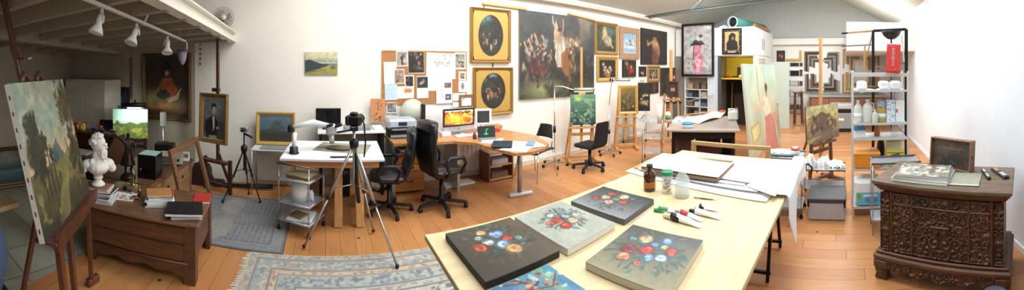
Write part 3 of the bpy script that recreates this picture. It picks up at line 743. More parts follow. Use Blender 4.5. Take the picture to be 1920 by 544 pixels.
a.poly([(.5, .52), (.6, .58), (.62, .3), (.6, .24), (.54, .3)], '8d5c34', .9, .04).blob(.84, .44, .04, .05, '22282c', .4).blob(.3, .66, .03, .03, '6f7780', .5)
for i in range(40): a.blob(R.uniform(.7, .98), R.uniform(.3, .5), R.uniform(.006, .016), R.uniform(.01, .04), R.choice(['4a4c4c', '25282a', '62625e', '3a3028']), .5, R.uniform(-1, 1), .7)
for i in range(30): a.blob(R.uniform(.05, .95), R.uniform(.18, .3), R.uniform(.01, .03), R.uniform(.006, .012), R.choice(['24241c', '3d3c2c', '57553c']), .5, 0, .7)
a.noise(.25, 9)
big = picture('large_painting', 'huge unframed canvas of a white-robed figure with raised arms above a dark crowd', 'painting', loc, 0, w, h, a, mat('canvas_edge_grey', '8a8578', .8), 0, .04)
m = MB(); m.bar(onY(903, 7)+Vector((0, -.03, 0)), onY(985, 18)+Vector((0, -.03, 0)), .03); m.build('hanging_rail', goldl); tag(bpy.data.objects['hanging_rail'], 'short gold hanging rail above the upper oval painting', 'rail', 'gold hanging rails')
m = MB(); m.bar(onY(1062, 26)+Vector((0, -.05, 0)), onY(1113, 39)+Vector((0, -.05, 0)), .03); o = m.build('hanging_rail', goldl); tag(o, 'gold hanging rail above the right side of the huge canvas', 'rail', 'gold hanging rails')
for (x, y0, y1, lb) in ((907, 10, 17, 'small hook above the upper oval painting'), (923.5, 119, 126, 'small hook above the lower oval painting')):
    p = onY(x, y0); q = onY(x, y1); o = MB().bar(p+Vector((0, -.012, 0)), q+Vector((0, -.012, 0)), .012).build('picture_hook', mat('dark_brass', '5b4a2a', .4, .6)); tag(o, lb, 'hook', 'picture hooks')

def landscape(w, h, n, sky0, sky1, hill, field, seed=1, hz=.45):
    a = Art(w, h, n, field); a.grad(field, [min(1, q*.85) for q in Art.col(field)], 0, hz); a.grad(sky0, sky1, hz, 1)
    X = a.x; hh = hz+.08*(fbm(X*3, X*0, seed)-.3); a.over(((a.y/a.k > hz-.05) & (a.y/a.k < hh+.06))*1., hill)
    return a
# 1 nudes by the water
loc, w, h = hang(1114, 39, 101.5, 1157)
a = Art(w, h, 80, '2f3a30').colmix('4c5a45', 5, 3, .5, .8).blob(.75, .8, .25, .15, '55665f', .6)
a.blob(.42, .68, .12, .22, 'bda888', .35, .2).blob(.4, .9, .07, .06, 'a58e6c', .3).blob(.6, .4, .17, .2, 'b8a68a', .35, -.5).blob(.5, .45, .15, .14, 'a89674', .4).line((.36, .7), (.28, .45), .03, 'b39c7a').line((.7, .3), (.85, .15), .03, 'b39c7a').blob(.3, .2, .25, .1, '4a4636', .6).noise(.25, 14)
picture('bather_painting', 'gold-framed painting of pale seated bathers, right of the huge canvas', 'painting', loc, 0, w, h, a, gold, .07)
# 2 snowy mountains
loc, w, h = hang(1160.3, 49, 109.5, 1197.3)
a = Art(w, h, 80, '9fb6c4').grad('8fb0c4', '86adc8', 0, 1).poly([(0, .62), (.25, .7), (.5, .55), (.75, .75), (1, .6), (1, .4), (0, .38)], 'b9c4c8', 1, .04).colmix('68747a', 7, 8, .5, .8, .1, lambda x, y: (y > .38)*(y < .66)).blob(.5, .3, .6, .06, 'c9d2d2', .6).noise(.12, 12)
picture('mountain_painting', 'pale wood framed painting of snowy mountains and blue lake', 'painting', loc, 0, w, h, a, wood('pink_oak_frame', '9c7a5e', 'b08d6e', .6, (20, 20, 20)), .13, .03, 2, inner=(.02, mat('cream_slip', 'cfc0a4', .6)))
# 3 standing saint
loc, w, h = hang(1200.3, 52, 120.8, 1248.7)
a = Art(w, h, 90, '221c18').colmix('352a20', 4, 4, .5, .7).poly([(.42, .7), (.6, .7), (.72, .5), (.66, .25), (.62, .05), (.42, .05), (.45, .4)], '8f6a48', 1, .05).blob(.5, .58, .1, .14, 'b58a62', .4).blob(.5, .8, .05, .07, '9c7354', .3).line((.42, .66), (.24, .56), .03, 'a37c58').line((.24, .56), (.22, .66), .025, 'a37c58').blob(.5, .22, .12, .2, '6b3b2e', .5).blob(.5, .84, .07, .04, '30221a', .4).noise(.3, 12)
picture('saint_painting', 'dark unframed painting of a robed standing figure with an outstretched hand', 'painting', loc, 0, w, h, a, mat('dark_canvas_edge', '2a2420', .8), 0, .03)
# 4 flowers in gold frame
loc, w, h = hang(1117.5, 105, 153.4, 1157)
a = Art(w, h, 70, '241e18').scat(40, .3, .8, .2, .6, .02, .07, ['b98a7a', '8d4a3c', 'c9b49c', '7a6248', '536048'], 5).blob(.25, .75, .08, .08, '8f9a9c', .5).scat(10, .4, .65, .05, .25, .03, .06, ['9a7c52', 'b39a70'], 8).noise(.25, 14)
picture('flower_painting', 'gold-framed flower still life hanging under the bathers', 'painting', loc, 0, w, h, a, goldl, .08)
# 5 red figure
loc, w, h = hang(1166, 112, 144.7, 1190.6)
a = Art(w, h, 50, '2a2119').blob(.62, .35, .22, .14, '9b2f24', .4, .5).blob(.35, .6, .1, .16, '6f4a30', .4).blob(.25, .78, .12, .1, '8a6b3c', .5).blob(.6, .6, .08, .08, 'b08a68', .4).noise(.3, 12)
picture('red_figure_painting', 'small dark unframed painting with a red-clad reclining figure', 'painting', loc, 0, w, h, a, MATS['dark_canvas_edge'], 0, .03)
# 6 little dark
loc, w, h = hang(1197, 124.7, 144, 1210.8)
a = Art(w, h, 36, '221a14').scat(8, .3, .7, .1, .5, .05, .12, ['a58a6c', '6d5238', 'c9b596'], 3).noise(.2, 10)
picture('still_life_painting', 'very small dark still life right of the red figure painting', 'painting', loc, 0, w, h, a, walnut, .02, .02)
# 7 gilt floral
loc, w, h = hang(1213, 123.7, 155, 1235.6)
a = Art(w, h, 50, '3a352a').scat(24, .2, .8, .15, .8, .04, .1, ['9a8c74', 'b9a98c', '5c5644', '7d4f3c', 'd0c2a2'], 9).noise(.2, 12)
picture('wreath_painting', 'small gilt-framed painting of pale flowers left of the tall light easel', 'painting', loc, 0, w, h, a, gold, .075, .04, inner=(.02, mat('buff_slip', 'b49a72', .6)))
# 8 dark tall right
loc, w, h = hang(1237, 127, 179.4, 1264)
a = Art(w, h, 60, '2b2721').blob(.6, .6, .2, .16, '4a3c2c', .6).blob(.6, .75, .1, .08, '6a5138', .5).colmix('3b3a2c', 5, 2, .5, .8).noise(.3, 12)
picture('dark_painting', 'gloomy dark-framed painting behind the tall light easel', 'painting', loc, 0, w, h, a, mat('dark_olive_frame', '4b442f', .5), .05)
# 9 pale drawing
loc, w, h = hang(1196.8, 149.4, 177, 1208.4)
a = Art(w, h, 36, 'cdb9a0').blob(.5, .45, .2, .3, 'a28468', .5).blob(.5, .75, .1, .1, 'b3906e', .4)
picture('pale_drawing', 'small pale drawing in a light frame below the little still life', 'drawing', loc, 0, w, h, a, mat('ivory_frame', 'd8cdb8', .6), .05, .02)
# 10 small dark low
loc, w, h = hang(1217.3, 155.8, 176, 1233.5)
a = Art(w, h, 36, '2d2119').blob(.5, .5, .25, .25, '5c3a26', .5).noise(.3, 10)
picture('brown_painting', 'small unframed brown painting under the gilt flower painting', 'painting', loc, 0, w, h, a, MATS['dark_canvas_edge'], 0, .02)
# lone landscape
loc, w, h = hang(572, 97.5, 140, 633)
a = landscape(w, h, 110, 'b5b48c', 'd4cfae', '6f7f80', 'a39a55', 4, .42)
a.grad('8d9a9a', 'b8b890', .55, .72).poly([(0, .62), (.15, .66), (.45, .5), (.75, .45), (.45, .2), (0, .12)], '2f3d42', 1, .05).poly([(.3, .2), (.7, .38), (1, .42), (1, 0), (0, 0), (0, .08)], '9c9450', 1, .02).poly([(0, .14), (.4, .2), (.7, .3), (.3, .1), (0, .05)], '5e6a3c', .8, .04).blob(.85, .3, .08, .06, '5d6a3c', .4).noise(.15, 14)
picture('hill_painting', 'small unframed painting of dark hills and a yellow field alone on the white wall', 'painting', loc, 0, w, h, a, MATS['raw_white_canvas'], 0, .02)
# big dark portrait under the mezzanine
loc, w, h = hang(268, 101, 221, 359)
a = Art(w, h, 120, '2c2015').grad('5e3f20', '2a2018', 0, .6).hgrad('3a2c1c', '33271b', .5)
a.blob(.5, .18, .45, .1, 'a86a2a', .6, 0, .9).blob(.2, .3, .2, .14, '6b6a3c', .7).poly([(.4, .62), (.62, .66), (.8, .45), (.72, .33), (.45, .36), (.38, .5)], '9a4a22', 1, .04)
a.poly([(.3, .42), (.5, .46), (.62, .36), (.45, .28), (.28, .32)], '1a1512', 1, .03).poly([(.5, .28), (.75, .36), (.88, .5), (.8, .3), (.6, .22)], 'b8a284', .9, .03).line((.42, .6), (.3, .42), .03, '8a4a26')
a.blob(.52, .74, .06, .07, 'a77a52', .3).blob(.5, .83, .15, .07, '120e0b', .2).blob(.52, .88, .09, .06, '120e0b', .2).blob(.43, .75, .05, .1, '17110d', .3).noise(.3, 9)
picture('hat_portrait', 'large gloomy portrait of a seated sitter in an orange coat and black hat', 'painting', loc, 0, w, h, a, mat('worn_brown_gilt', '5c4426', .5, .2, .3, 14), .07, .06)
# blue framed picture
loc, w, h = hang(195.5, 161.5, 208.5, 245)
a = Art(w, h, 60, '16222b').blob(.5, .5, .4, .25, '25516b', .7, 0, .9).scat(16, .3, .75, .35, .7, .008, .02, ['6fa0ac', '9bc0c0', '3c7084'], 2).noise(.3, 10)
picture('blue_picture', 'dark picture with a glowing blue centre in a black frame', 'picture', loc, 0, w, h, a, blk, .06, .03, 2)
p = ray(201, 262, 5.3); o = picture('dark_notice', 'small black framed notice behind the white bust', 'picture', (p.x, p.y, p.z), .3, .24, .32, Art(.2, .28, 30, '22211f').line((.2, .6), (.8, .6), .02, '55534c').line((.3, .5), (.7, .5), .015, '55534c'), blk, .015, .015, 2)

# ------------------------------------------------------------------ cork board and its papers
a0 = onY(715.6, 195.6); b0 = onY(873.8, 195.6); top = onY(715.6, 94.4).z
cw, ch = b0.x-a0.x, top-a0.z
t = thing('cork_board', 'wide cork pinboard above the printer and computer', 'pinboard', ((a0.x+b0.x)/2, 4.695, a0.z))
frame_mb(cw, ch, moulding(.02, .018, 2)).build('frame', wood('oak_strip', 'a9713c', 'bb8550', .5, (9, 9, 9)), t)
m = MB(); m.box(-cw/2+.01, cw/2-.01, -.012, 0, .01, ch-.01); m.build('cork', mat('cork', 'b07b4e', .9, var=.25, scale=60, bump=.3), t)
def pin(name, label, cat, x0, y0, x1, y1, art, k, off=.0145, th=.001):
    """sheet pinned to the board; crop pixels of the board picture"""
    X0, Y0, X1, Y1 = (710+x0/4.03, 85+y0/4.03, 710+x1/4.03, 85+y1/4.03)
    A = onY(X0, Y1); B = onY(X1, Y1); C_ = onY(X0, Y0); w = B.x-A.x; h = C_.z-A.z; R = random.Random(int(x0*7+y0))
    t = thing(name, label, cat, ((A.x+B.x)/2, 4.695-off-k*.0012, A.z), group='sheets pinned up over the desk', rot=(0, R.uniform(-.03, .03), 0))
    MB().box(-w/2, w/2, -th, 0, 0, h).build('backing', paper, t)
    ar = art(w, h); ar.mesh('print', Tm(-w/2, -th-.0004, 0), t, None, w, h)
    MB().ball((0, -.006, h-.012), .005, n=6).build('pin', mat('red_pin', 'b83a30', .3), t)
    return t
def sketch(w, h, seed, base='eeeeea', n=14, dark='8d8d8d', box=(.1, .9, .1, .9)):
    a = Art(w, h, 44, base); R = random.Random(seed)
    for i in range(n):
        x = R.uniform(box[0], box[1]); y = R.uniform(box[2], box[3]); a.line((x, y), (x+R.uniform(-.14, .14), y+R.uniform(-.1, .1)), .009, dark, .8)
    return a
def photo(w, h, seed, pal, base='3a3836', b=.06):
    a = Art(w, h, 44, 'e8e6e0'); a.poly([(b, b), (1-b, b), (1-b, 1-b), (b, 1-b)], base); R = random.Random(seed)
    c0 = a.c.copy()
    for i in range(26): a.blob(R.uniform(.15, .85), R.uniform(.12, .88), R.uniform(.03, .13), R.uniform(.03, .16), R.choice(pal), .5, R.uniform(0, 3), .8)
    ins = ((a.x > b) & (a.x < 1-b) & (a.y/a.k > b) & (a.y/a.k < 1-b))[..., None]; a.c = np.where(ins, a.c, c0); return a
gy = ['8d8880', '5c5852', 'aaa59a', '322f2c', 'c9c4b8']
pin('pinned_paper', 'white sheet with a faint sketch at the upper left of the cork board', 'paper', 40, 125, 135, 290, lambda w, h: sketch(w, h, 1, box=(.1, .4, .65, .95)), 0)
pin('pinned_photo', 'grey photo of a dark tower at the top left of the cork board', 'photo', 130, 42, 220, 160, lambda w, h: photo(w, h, 2, gy, 'a09a8e').poly([(.42, .15), (.6, .15), (.56, .6), (.5, .9), (.46, .6)], '2c2a28', .9), 2)
pin('pinned_photo', 'large dark print with an orange face, left of the big white drawings', 'photo', 222, 42, 342, 212, lambda w, h: photo(w, h, 5, ['22201f', '3a3632', '141312', '6b6560', 'b8b2a8'], '1c1a19', .02).blob(.68, .45, .09, .12, 'b8603a', .4), 1)
pin('pinned_photo', 'brownish photo overlapping the white sketch sheet', 'photo', 115, 180, 192, 292, lambda w, h: photo(w, h, 7, ['a58f7c', '6b4f42', 'c4b29c', '4a332c'], '9a8270', .05), 3)
pin('pinned_photo', 'small black photo on white paper at the centre left of the board', 'photo', 195, 225, 265, 318, lambda w, h: photo(w, h, 9, ['1c1c1c', '3a3a3a', '8a8a86'], '181818', .1), 4)
pin('pinned_drawing', 'biggest white sheet with plant sketches at the top centre of the board', 'drawing', 355, 56, 576, 256, lambda w, h: sketch(w, h, 3, n=46, dark='6f7468', box=(.1, .9, .5, .92)), 0)
pin('pinned_drawing', 'blank white sheet below the plant sketches', 'paper', 360, 240, 470, 345, lambda w, h: sketch(w, h, 13, n=5), 1)
pin('pinned_photo', 'grey figure photo at the top right of the cork board', 'photo', 570, 55, 652, 182, lambda w, h: photo(w, h, 12, gy, '8f8a80', .09), 2)
pin('pinned_photo', 'white sheet topped by a dark horse photo, centre of the board', 'photo', 285, 233, 372, 400, lambda w, h: Art(w, h, 44, 'eceae6').poly([(.03, .47), (.97, .47), (.97, .97), (.03, .97)], '2a2a2a').blob(.45, .7, .25, .12, 'a5a5a0', .5, .5).blob(.6, .82, .08, .08, '888884', .4), 3)
pin('pinned_photo', 'white page with three small figure pictures, lower right of the board', 'photo', 432, 250, 552, 440, lambda w, h: sketch(w, h, 15, 'eff0f4', 22, '777a88', (.1, .45, .2, .85)).poly([(.52, .62), (.95, .62), (.95, .82), (.52, .82)], '6b5a5c').blob(.65, .72, .08, .06, 'a8746a', .4).poly([(.55, .14), (.93, .14), (.93, .36), (.55, .36)], '4c4c50').blob(.72, .25, .1, .07, 'b0b0b0', .4), 5)
pin('pinned_photo', 'small brown print at the right end of the board', 'photo', 598, 198, 652, 264, lambda w, h: photo(w, h, 17, ['6b5c50', '9a8a7c', '3a302a'], 'b89a80', .18), 3)
pin('pinned_photo', 'small white card with a grey figure under the brown print', 'photo', 598, 268, 660, 354, lambda w, h: Art(w, h, 40, 'f0efec').blob(.5, .5, .18, .3, '77746c', .5).blob(.5, .75, .08, .08, '55524c', .4), 3)
pin('pinned_drawing', 'light blue sketch sheet at the lower left of the board', 'drawing', 45, 290, 138, 414, lambda w, h: sketch(w, h, 19, 'c3dbe8', 24, '7a97ae'), 3)
pin('pinned_paper', 'white sheet with an orange patch at the bottom left of the board', 'paper', 138, 310, 264, 402, lambda w, h: Art(w, h, 44, 'efece6').poly([(.42, .42), (.88, .46), (.88, .82), (.42, .82)], 'e0a070').line((.5, .7), (.8, .7), .02, 'b05a2a').line((.48, .6), (.84, .6), .02, 'b05a2a'), 2)
pin('pinned_photo', 'grey framed print hanging just below the board at the left', 'photo', 55, 430, 134, 514, lambda w, h: photo(w, h, 23, gy, '7c8386', .09), 0)
pin('pinned_paper', 'white sheet hanging off the lower right corner of the board', 'paper', 556, 362, 662, 468, lambda w, h: sketch(w, h, 29, n=3), 0)
A = onY(696, 230, 4.6); 
t = thing('orange_print', 'orange print with black lettering-like figures leaning by the printer', 'print', (onY(708.5, 229, 4.62).x, 4.62, onY(708.5, 229, 4.62).z))
w, h = onY(722, 229, 4.62).x-onY(694.5, 229, 4.62).x, onY(694.5, 185, 4.62).z-onY(694.5, 229, 4.62).z
MB().box(-w/2, w/2, -.004, 0, 0, h).build('board', mat('orange_card', 'b8784c', .7), t)
a = Art(w, h, 60, 'c98a5e').scat(30, .1, .9, .05, .4, .02, .05, ['2c2420', '3b302a', '8a7d70', 'b8ac9c'], 4).scat(20, .3, .8, .5, .9, .01, .03, ['7a3a22', '5c2a1a', 'a0522e'], 6).line((.5, .5), (.55, .9), .02, '7a3a22')
a.mesh('print', Tm(-w/2, -.0045, 0), t, None, w, h)
loc, w, h = hang(860.5, 178, 203, 887.5, 4.68)
picture('framed_note', 'small wood-framed pale note right of the cork board above the computer', 'picture', loc, 0, w, h, Art(w, h, 40, 'dfe4ea').line((.15, .8), (.3, .8), .02, '7a8aa8').blob(.2, .7, .05, .05, '7a8aa8', .5), wood('brown_frame', '7d5430', '936740', .5, (9, 9, 9)), .035, .02, 2)
# ------------------------------------------------------------------ far end and right side
cream = mat('cream_plastic', 'e4dfd0', .5); dkred = mat('dark_red_fabric', '4a1f20', .8)
sgrey = mat('shelf_grey', 'a9adb0', .35, .3)
clampm = mat('dark_clamp', '2a2a2c', .5)
def hangX(x0, y0, y1, x1, X):
    a = onX(x0, y1, X); b = onX(x0, y0, X); c = onX(x1, y1, X); return Vector((X-.004, (a.y+c.y)/2, a.z)), abs(a.y-c.y), b.z-a.z
def trolley(label, c, rz, w, d, h, shelves, group='chrome trolleys', top='tray', castor=True, mtop=None):
    t = thing('chrome_trolley', label, 'trolley', (c[0], c[1], 0), rz, group)
    for sx in (-1, 1):
        for sy in (-1, 1):
            x, y = sx*(w/2-.012), sy*(d/2-.012); MB().tube([(x, y, .05 if castor else 0.), (x, y, h)], .0065, 8).build('leg', steel, t)
            if castor:
                g = MB(); g.tube([(x, y-.008, .022), (x, y+.008, .022)], .022, 12); g.box(x-.008, x+.008, y-.012, y+.012, .03, .055); g.build('castor', blk, t)
    for i, z in enumerate(shelves):
        g = MB(); g.box(-w/2, w/2, -d/2, d/2, z-.004, z, b=.001)
        g.build('shelf', mtop or mat('shelf_grey', 'a9adb0', .35, .3), t)
        g = MB(); g.tube([(-w/2, -d/2, z+.015), (w/2, -d/2, z+.015), (w/2, d/2, z+.015), (-w/2, d/2, z+.015)], .0035, 6, closed=True); g.build('rail', chrome, t)
    for s_ in (-1, 1): MB().tube([(-w/2, s_*d/2, h), (w/2, s_*d/2, h)], .01, 8).build('handle_bar', mat('bronze_bar', '6b6254', .4, .5), t)
    return t
def h_easel(label, loc, rz, H, wd, traz, wdt=.5, canvas_top=None, dark=None, mastw=.045, lean=0., posts=1.1, simple=False):
    """studio easel, picture side facing local -Y"""
    t = thing('studio_easel', label, 'easel', loc, rz)
    dk = dark or wd; L = math.tan(lean)
    def P(x, z, y=0): return (x, y+z*L, z)
    if simple:
        for s_ in (-1, 1): MB().bar((s_*wdt/2, 0, .0), (s_*wdt/2, 0, traz), .05, .04, .004).build('upright', dk, t)
        MB().bar((-wdt/2, 0, .1), (wdt/2, 0, .1), .04, .04, .004).build('cross_bar', dk, t); MB().bar((0, .03, .5), (0, .3, 0), .03).build('rear_leg', dk, t)
    for s_ in (() if simple else (-1, 1)):
        MB().bar((s_*wdt/2, -.24, .03), (s_*wdt/2, .20, .03), .05, .05, .004).build('foot', dk, t)
        MB().bar(P(s_*wdt/2, .03), P(s_*wdt*.36, posts), .04, .045, .004).build('upright', dk, t)
        MB().bar((s_*wdt/2, .3, .04), P(s_*wdt*.40, posts*.75, .02), .025, .025).build('brace', dk, t)
    if not simple:
        MB().bar((-wdt/2, 0, .08), (wdt/2, 0, .08), .04, .05, .004).build('cross_bar', dk, t)
        MB().bar(P(-wdt*.42, .48), P(wdt*.42, .48), .035, .05, .004).build('cross_bar', dk, t)
    MB().bar(P(0, traz-.05 if simple else .2, .01), P(0, H, .01), mastw, .03, .004).build('mast', wd, t)
    MB().bar(P(-wdt*.5, traz-.03, -.05), P(wdt*.5, traz-.03, -.05), .09, .035, .005).build('tray', dk, t)
    if canvas_top: MB().bar(P(-.06, canvas_top+.02, -.03), P(.06, canvas_top+.02, -.03), .05, .05, .006).build('clamp', dk, t)
    return t
def face(A, B):
    """heading so that local +X runs A->B"""
    return math.atan2((B-A).y, (B-A).x)

# high cupboard block with two doors
t = thing('wall_cupboard', 'white high cupboard block over the yellow niche at the far end', 'cupboard', (8.3, 3.5, 1.99))
MB().box(0, XF-8.3-.02, -1.18, 1.15, .01, .77, b=.004).build('carcass', mat('white_cupboard', 'eceeec', .5, var=.02), t)
for i, x0 in enumerate((.08, .82)):
    d_ = MB().box(x0, x0+.7, -1.2, -1.18, .04, .73, b=.003).build('door', MATS['white_cupboard'], t)
    hx = x0+(.62 if i == 0 else .08); MB().bar((hx, -1.215, .2), (hx, -1.215, .5), .02).build('handle', steel, d_)
# pink figure picture
loc, w, h = hangX(1279.5, 46, 142.5, 1339.5, 8.28)
a = Art(w, h, 110, 'b9b6b8').colmix('cfd0d2', 5, 3, .5, .8).colmix('8f9a98', 7, 9, .55, .6)
a.blob(.3, .72, .2, .1, '9fc4c0', .7, 0, .8).poly([(.38, .6), (.62, .6), (.6, .45), (.72, .35), (.66, .02), (.4, .02), (.34, .2), (.42, .4)], 'd58aa0', 1, .06).poly([(.42, .4), (.56, .42), (.58, .05), (.46, .03)], 'e9c4cc', .9, .05)
a.scat(16, .36, .68, .05, .42, .02, .06, ['c9607a', 'e0a6b4', 'f0dade', 'b9546e'], 5, .7).poly([(.22, .58), (.75, .6), (.6, .7), (.4, .7)], '2e2a30', .95, .05).blob(.55, .74, .12, .1, 'cdccca', .4, 0, 1, .05).blob(.6, .78, .06, .05, '4a474c', .5)
a.line((.36, .58), (.34, .3), .014, '3a3436').blob(.8, .52, .09, .09, '8d8a8c', .08).blob(.8, .52, .075, .075, 'bcbabc', .08).blob(.8, .52, .02, .02, '77757a', .2).scat(14, .05, .35, .1, .35, .02, .05, ['6b686c', '8e8c90', 'a5a2a4'], 8, .6).line((.1, .33), (.35, .3), .01, '7b787c').line((.65, .3), (.95, .12), .008, '8b888c').noise(.2, 12)
picture('abstract_picture', 'tall black-framed picture of a pink abstract figure on the far partition', 'painting', loc, -math.pi/2, w, h, a, mat('black_frame', '1a1718', .4), .055, .05, 2)
# black and gold portrait on the cupboard
loc, w, h = hangX(1354.5, 54, 102, 1391, 8.295)
a = Art(w, h, 80, '1c1917').poly([(.1, .1), (.9, .1), (.9, .9), (.1, .9)], 'c2a468').poly([(.2, .12), (.85, .12), (.82, .45), (.7, .55), (.7, .8), (.5, .88), (.32, .75), (.3, .55), (.18, .4)], '151315', 1, .03).blob(.55, .62, .08, .1, '8c6a52', .3).blob(.55, .56, .05, .03, '5f4236', .5)
a.scat(40, .0, 1, .0, .08, .01, .02, ['a79878', '6b5f48'], 2).scat(40, 0, 1, .92, 1, .01, .02, ['a79878', '6b5f48'], 3).scat(30, 0, .07, 0, 1, .01, .02, ['a79878', '6b5f48'], 4).scat(30, .93, 1, 0, 1, .01, .02, ['a79878'], 5).line((.3, .05), (.7, .05), .03, 'd4c8a8')
picture('cloaked_portrait', 'portrait of a black-cloaked sitter on gold, in a patterned black frame on the cupboard', 'painting', loc, -math.pi/2, w, h, a, MATS['black_frame'], .03, .03, 2)
# roll and planks on the cupboard
t = thing('carpet_roll', 'teal rolled canvas with a dark open end on top of the high cupboard', 'roll', (8.5, 3.0, 2.925), -.2)
g = MB(); n = 26
for r0, r1 in ((.19, .19),): g.tube([(0, 0, 0), (1.0, 0, 0), (1.9, 0, .0)], [.15, .15, .14], n, caps=False)
g.build('rolled_sheet', mat('teal_roll', '4b8f84', .6, var=.25, scale=6), t, [('SOLIDIFY', dict(thickness=.015))])
g = MB(); g.tube([(-.012, 0, 0), (.03, 0, 0)], [.156, .156], n, caps=False); g.build('rim', whp, t, [('SOLIDIFY', dict(thickness=.02))])
g = MB(); g.tube([(.08, 0, 0), (.1, 0, 0)], .137, n); g.build('dark_core', mat('dark_core', '2a2822', .9), t)
for i, (y, z, l) in enumerate(((2.38, .0, 1.5), (2.45, .0, 1.3), (2.41, .06, 1.1))):
    t = thing('timber_offcut', ['long', 'outer', 'topmost short'][i]+' brown timber offcut on the cupboard beside the teal roll', 'timber', (8.42+.1*i, y, 2.80+z), -.05, 'timber offcuts on the cupboard')
    MB().box(0, l, -.03, .03, -.035, .02, b=.004).build('plank', wood('brown_offcut', '8d5c34', 'b58253', .6, (3, 30, 30)), t)
t = thing('crumpled_paper', 'crumpled grey-white paper on the cupboard just right of the tall black frame', 'paper', (8.6, 3.3, 2.77))
g = MB()
def crump(mb, cx, cy, cz, r, hz, seed, n=14, nz=None):
    R = random.Random(seed)
    def f(u, v):
        a = u*2*math.pi; e = v*math.pi/2; k = 1+.3*math.sin(a*3+seed+v*4)*math.cos(v*3)+.22*math.sin(a*7+seed*2+v*5)+.1*math.sin(a*13+v*9+seed)
        return (cx+r*k*math.cos(a)*math.cos(e), cy+r*k*math.sin(a)*math.cos(e), cz+hz*max(.0, math.sin(e)**.8*(.82+.3*math.sin(a*2+seed*1.7+v*3)*math.cos(e)+.16*math.sin(a*6+v*11+seed)*math.cos(e))))
    mb.grid(f, n*2, n//2, smooth=False); return mb
crump(g, 0, 0, 0, .16, .1, 3); g.build('paper_heap', mat('grey_white_paper', 'c9cac6', .8), t)
# small picture and gold corner over the store door
loc, w, h = hangX(1456.5, 95, 115.5, 1472, XF)
picture('small_portrait', 'small dark double portrait above the grey-green door panel', 'painting', loc, -math.pi/2, w, h, Art(w, h, 36, '3a211e').blob(.35, .55, .12, .2, 'a07a64', .5).blob(.65, .45, .12, .2, 'b9907a', .5), walnut, .02, .03)
loc, w, h = hangX(1474, 95, 115, 1503, XF)
t = thing('frame_corner', 'gold L-shaped frame corner hung above the store opening', 'frame sample', loc, -math.pi/2)
g = MB(); g.box(-w/2, w/2, -.03, 0, 0, .08, b=.006); g.box(w/2-.07, w/2, -.03, 0, .08, h, b=.006); g.build('moulding', goldl, t)
loc, w, h = hangX(1405, 101, 125, 1431, 8.9)
loc.y = 2.29
t = picture('framed_mount', 'pale empty picture frame hung under the high cupboard doors', 'frame', (8.9, 2.296, 1.74), 0, .85, .22, Art(.8, .2, 30, 'c9c6bc').grad('b5b2a8', 'd0cec6'), cream, .04, .03, 2)
# grey-green panel
P_ = ray(1441, 240, 9.3); Q_ = ray(1480, 240, 9.1); w = (Q_-P_).xy.length
t = thing('door_panel', 'grey-green door leaf standing left of the store opening', 'door', ((P_.x+Q_.x)/2, (P_.y+Q_.y)/2, 0), math.atan2(Q_.y-P_.y, Q_.x-P_.x))
MB().box(-w/2, w/2, -.02, .02, .0, 1.82, b=.004).build('leaf', mat('grey_green_paint', 'b4bfb2', .5, var=.04), t)
g = MB(); g.bar((-w/2+.06, -.045, .98), (-w/2+.06, -.045, 1.1), .015); g.build('handle', steel, t)
MB().box(-w/2-.05, -w/2-.005, -.03, .03, 0, 1.5).build('hinge_stile', wood('brown_stile', '5c4330', '7a5a40', .5, (30, 30, 3)), t)
# frame corner samples on two boards
def samples(X, px0, py0, py1, px1, cols, side, seed, board):
    loc, w, h = hangX(px0, py0, py1, px1, X); R = random.Random(seed)
    t = thing('sample_board', '%s white board carrying nested frame corner samples' % board, 'board', (X-.004, loc.y, loc.z), -math.pi/2)
    MB().box(-w/2, w/2, -.015, 0, 0, h).build('panel', whp, t)
    hw, hh = w/2-.02, h/2-.02; k = 0
    for qi, (sx, sz, nm) in enumerate(((-1, 1, 'upper left'), (1, 1, 'upper right'), (-1, -1, 'lower left'), (1, -1, 'lower right'))):
        off = R.uniform(0, .03)
        for j in range(6):
            tw = R.uniform(.035, .06)*w/1.1; L1 = (hw*.95-off)*R.choice([1, .9, .7, .98]); L2 = (hh*.95-off)*R.choice([1, .92, .65, .98])
            if L1 < tw*1.6 or L2 < tw*1.6: break
            cx, cz = sx*(hw-off), h/2+sz*(hh-off); c = cols[(j+qi*2) % len(cols)]
            g = MB(); g.box(cx, cx-sx*L1, -.05, -.0155, cz, cz-sz*tw, b=.004); g.box(cx, cx-sx*tw, -.05, -.0155, cz-sz*tw, cz-sz*L2, b=.004)
            o = g.build('frame_sample', mat('moulding_'+c[0], c[1], .45, var=.12), None); o.matrix_world = Matrix.Translation(t.location) @ Euler((0, 0, -math.pi/2)).to_matrix().to_4x4()
            tag(o, '%s corner moulding sample, %s of the %s nest on the %s board' % (c[0].replace('_', ' '), ['outermost', 'second', 'third', 'fourth', 'fifth', 'innermost'][j], nm, board), 'frame sample', 'frame corner samples at the far wall')
            off += tw+.012
samples(XF, 1507, 95, 177, 1576, [('brown', '7a5236'), ('black', '23211f'), ('tan', 'a58a68'), ('dark_grey', '3d4146'), ('grey', '85837c'), ('walnut', '4f3626'), ('silver', 'a3a29c')], 1, 4, 'left')
samples(XF, 1578, 90, 177, 1650, [('gold', 'b9924c'), ('light_oak', 'c9a874'), ('taupe', '8c7c66'), ('beige', 'c9bb9c'), ('honey', 'a97c40'), ('sand', 'd8c8a4')], 1, 9, 'right')
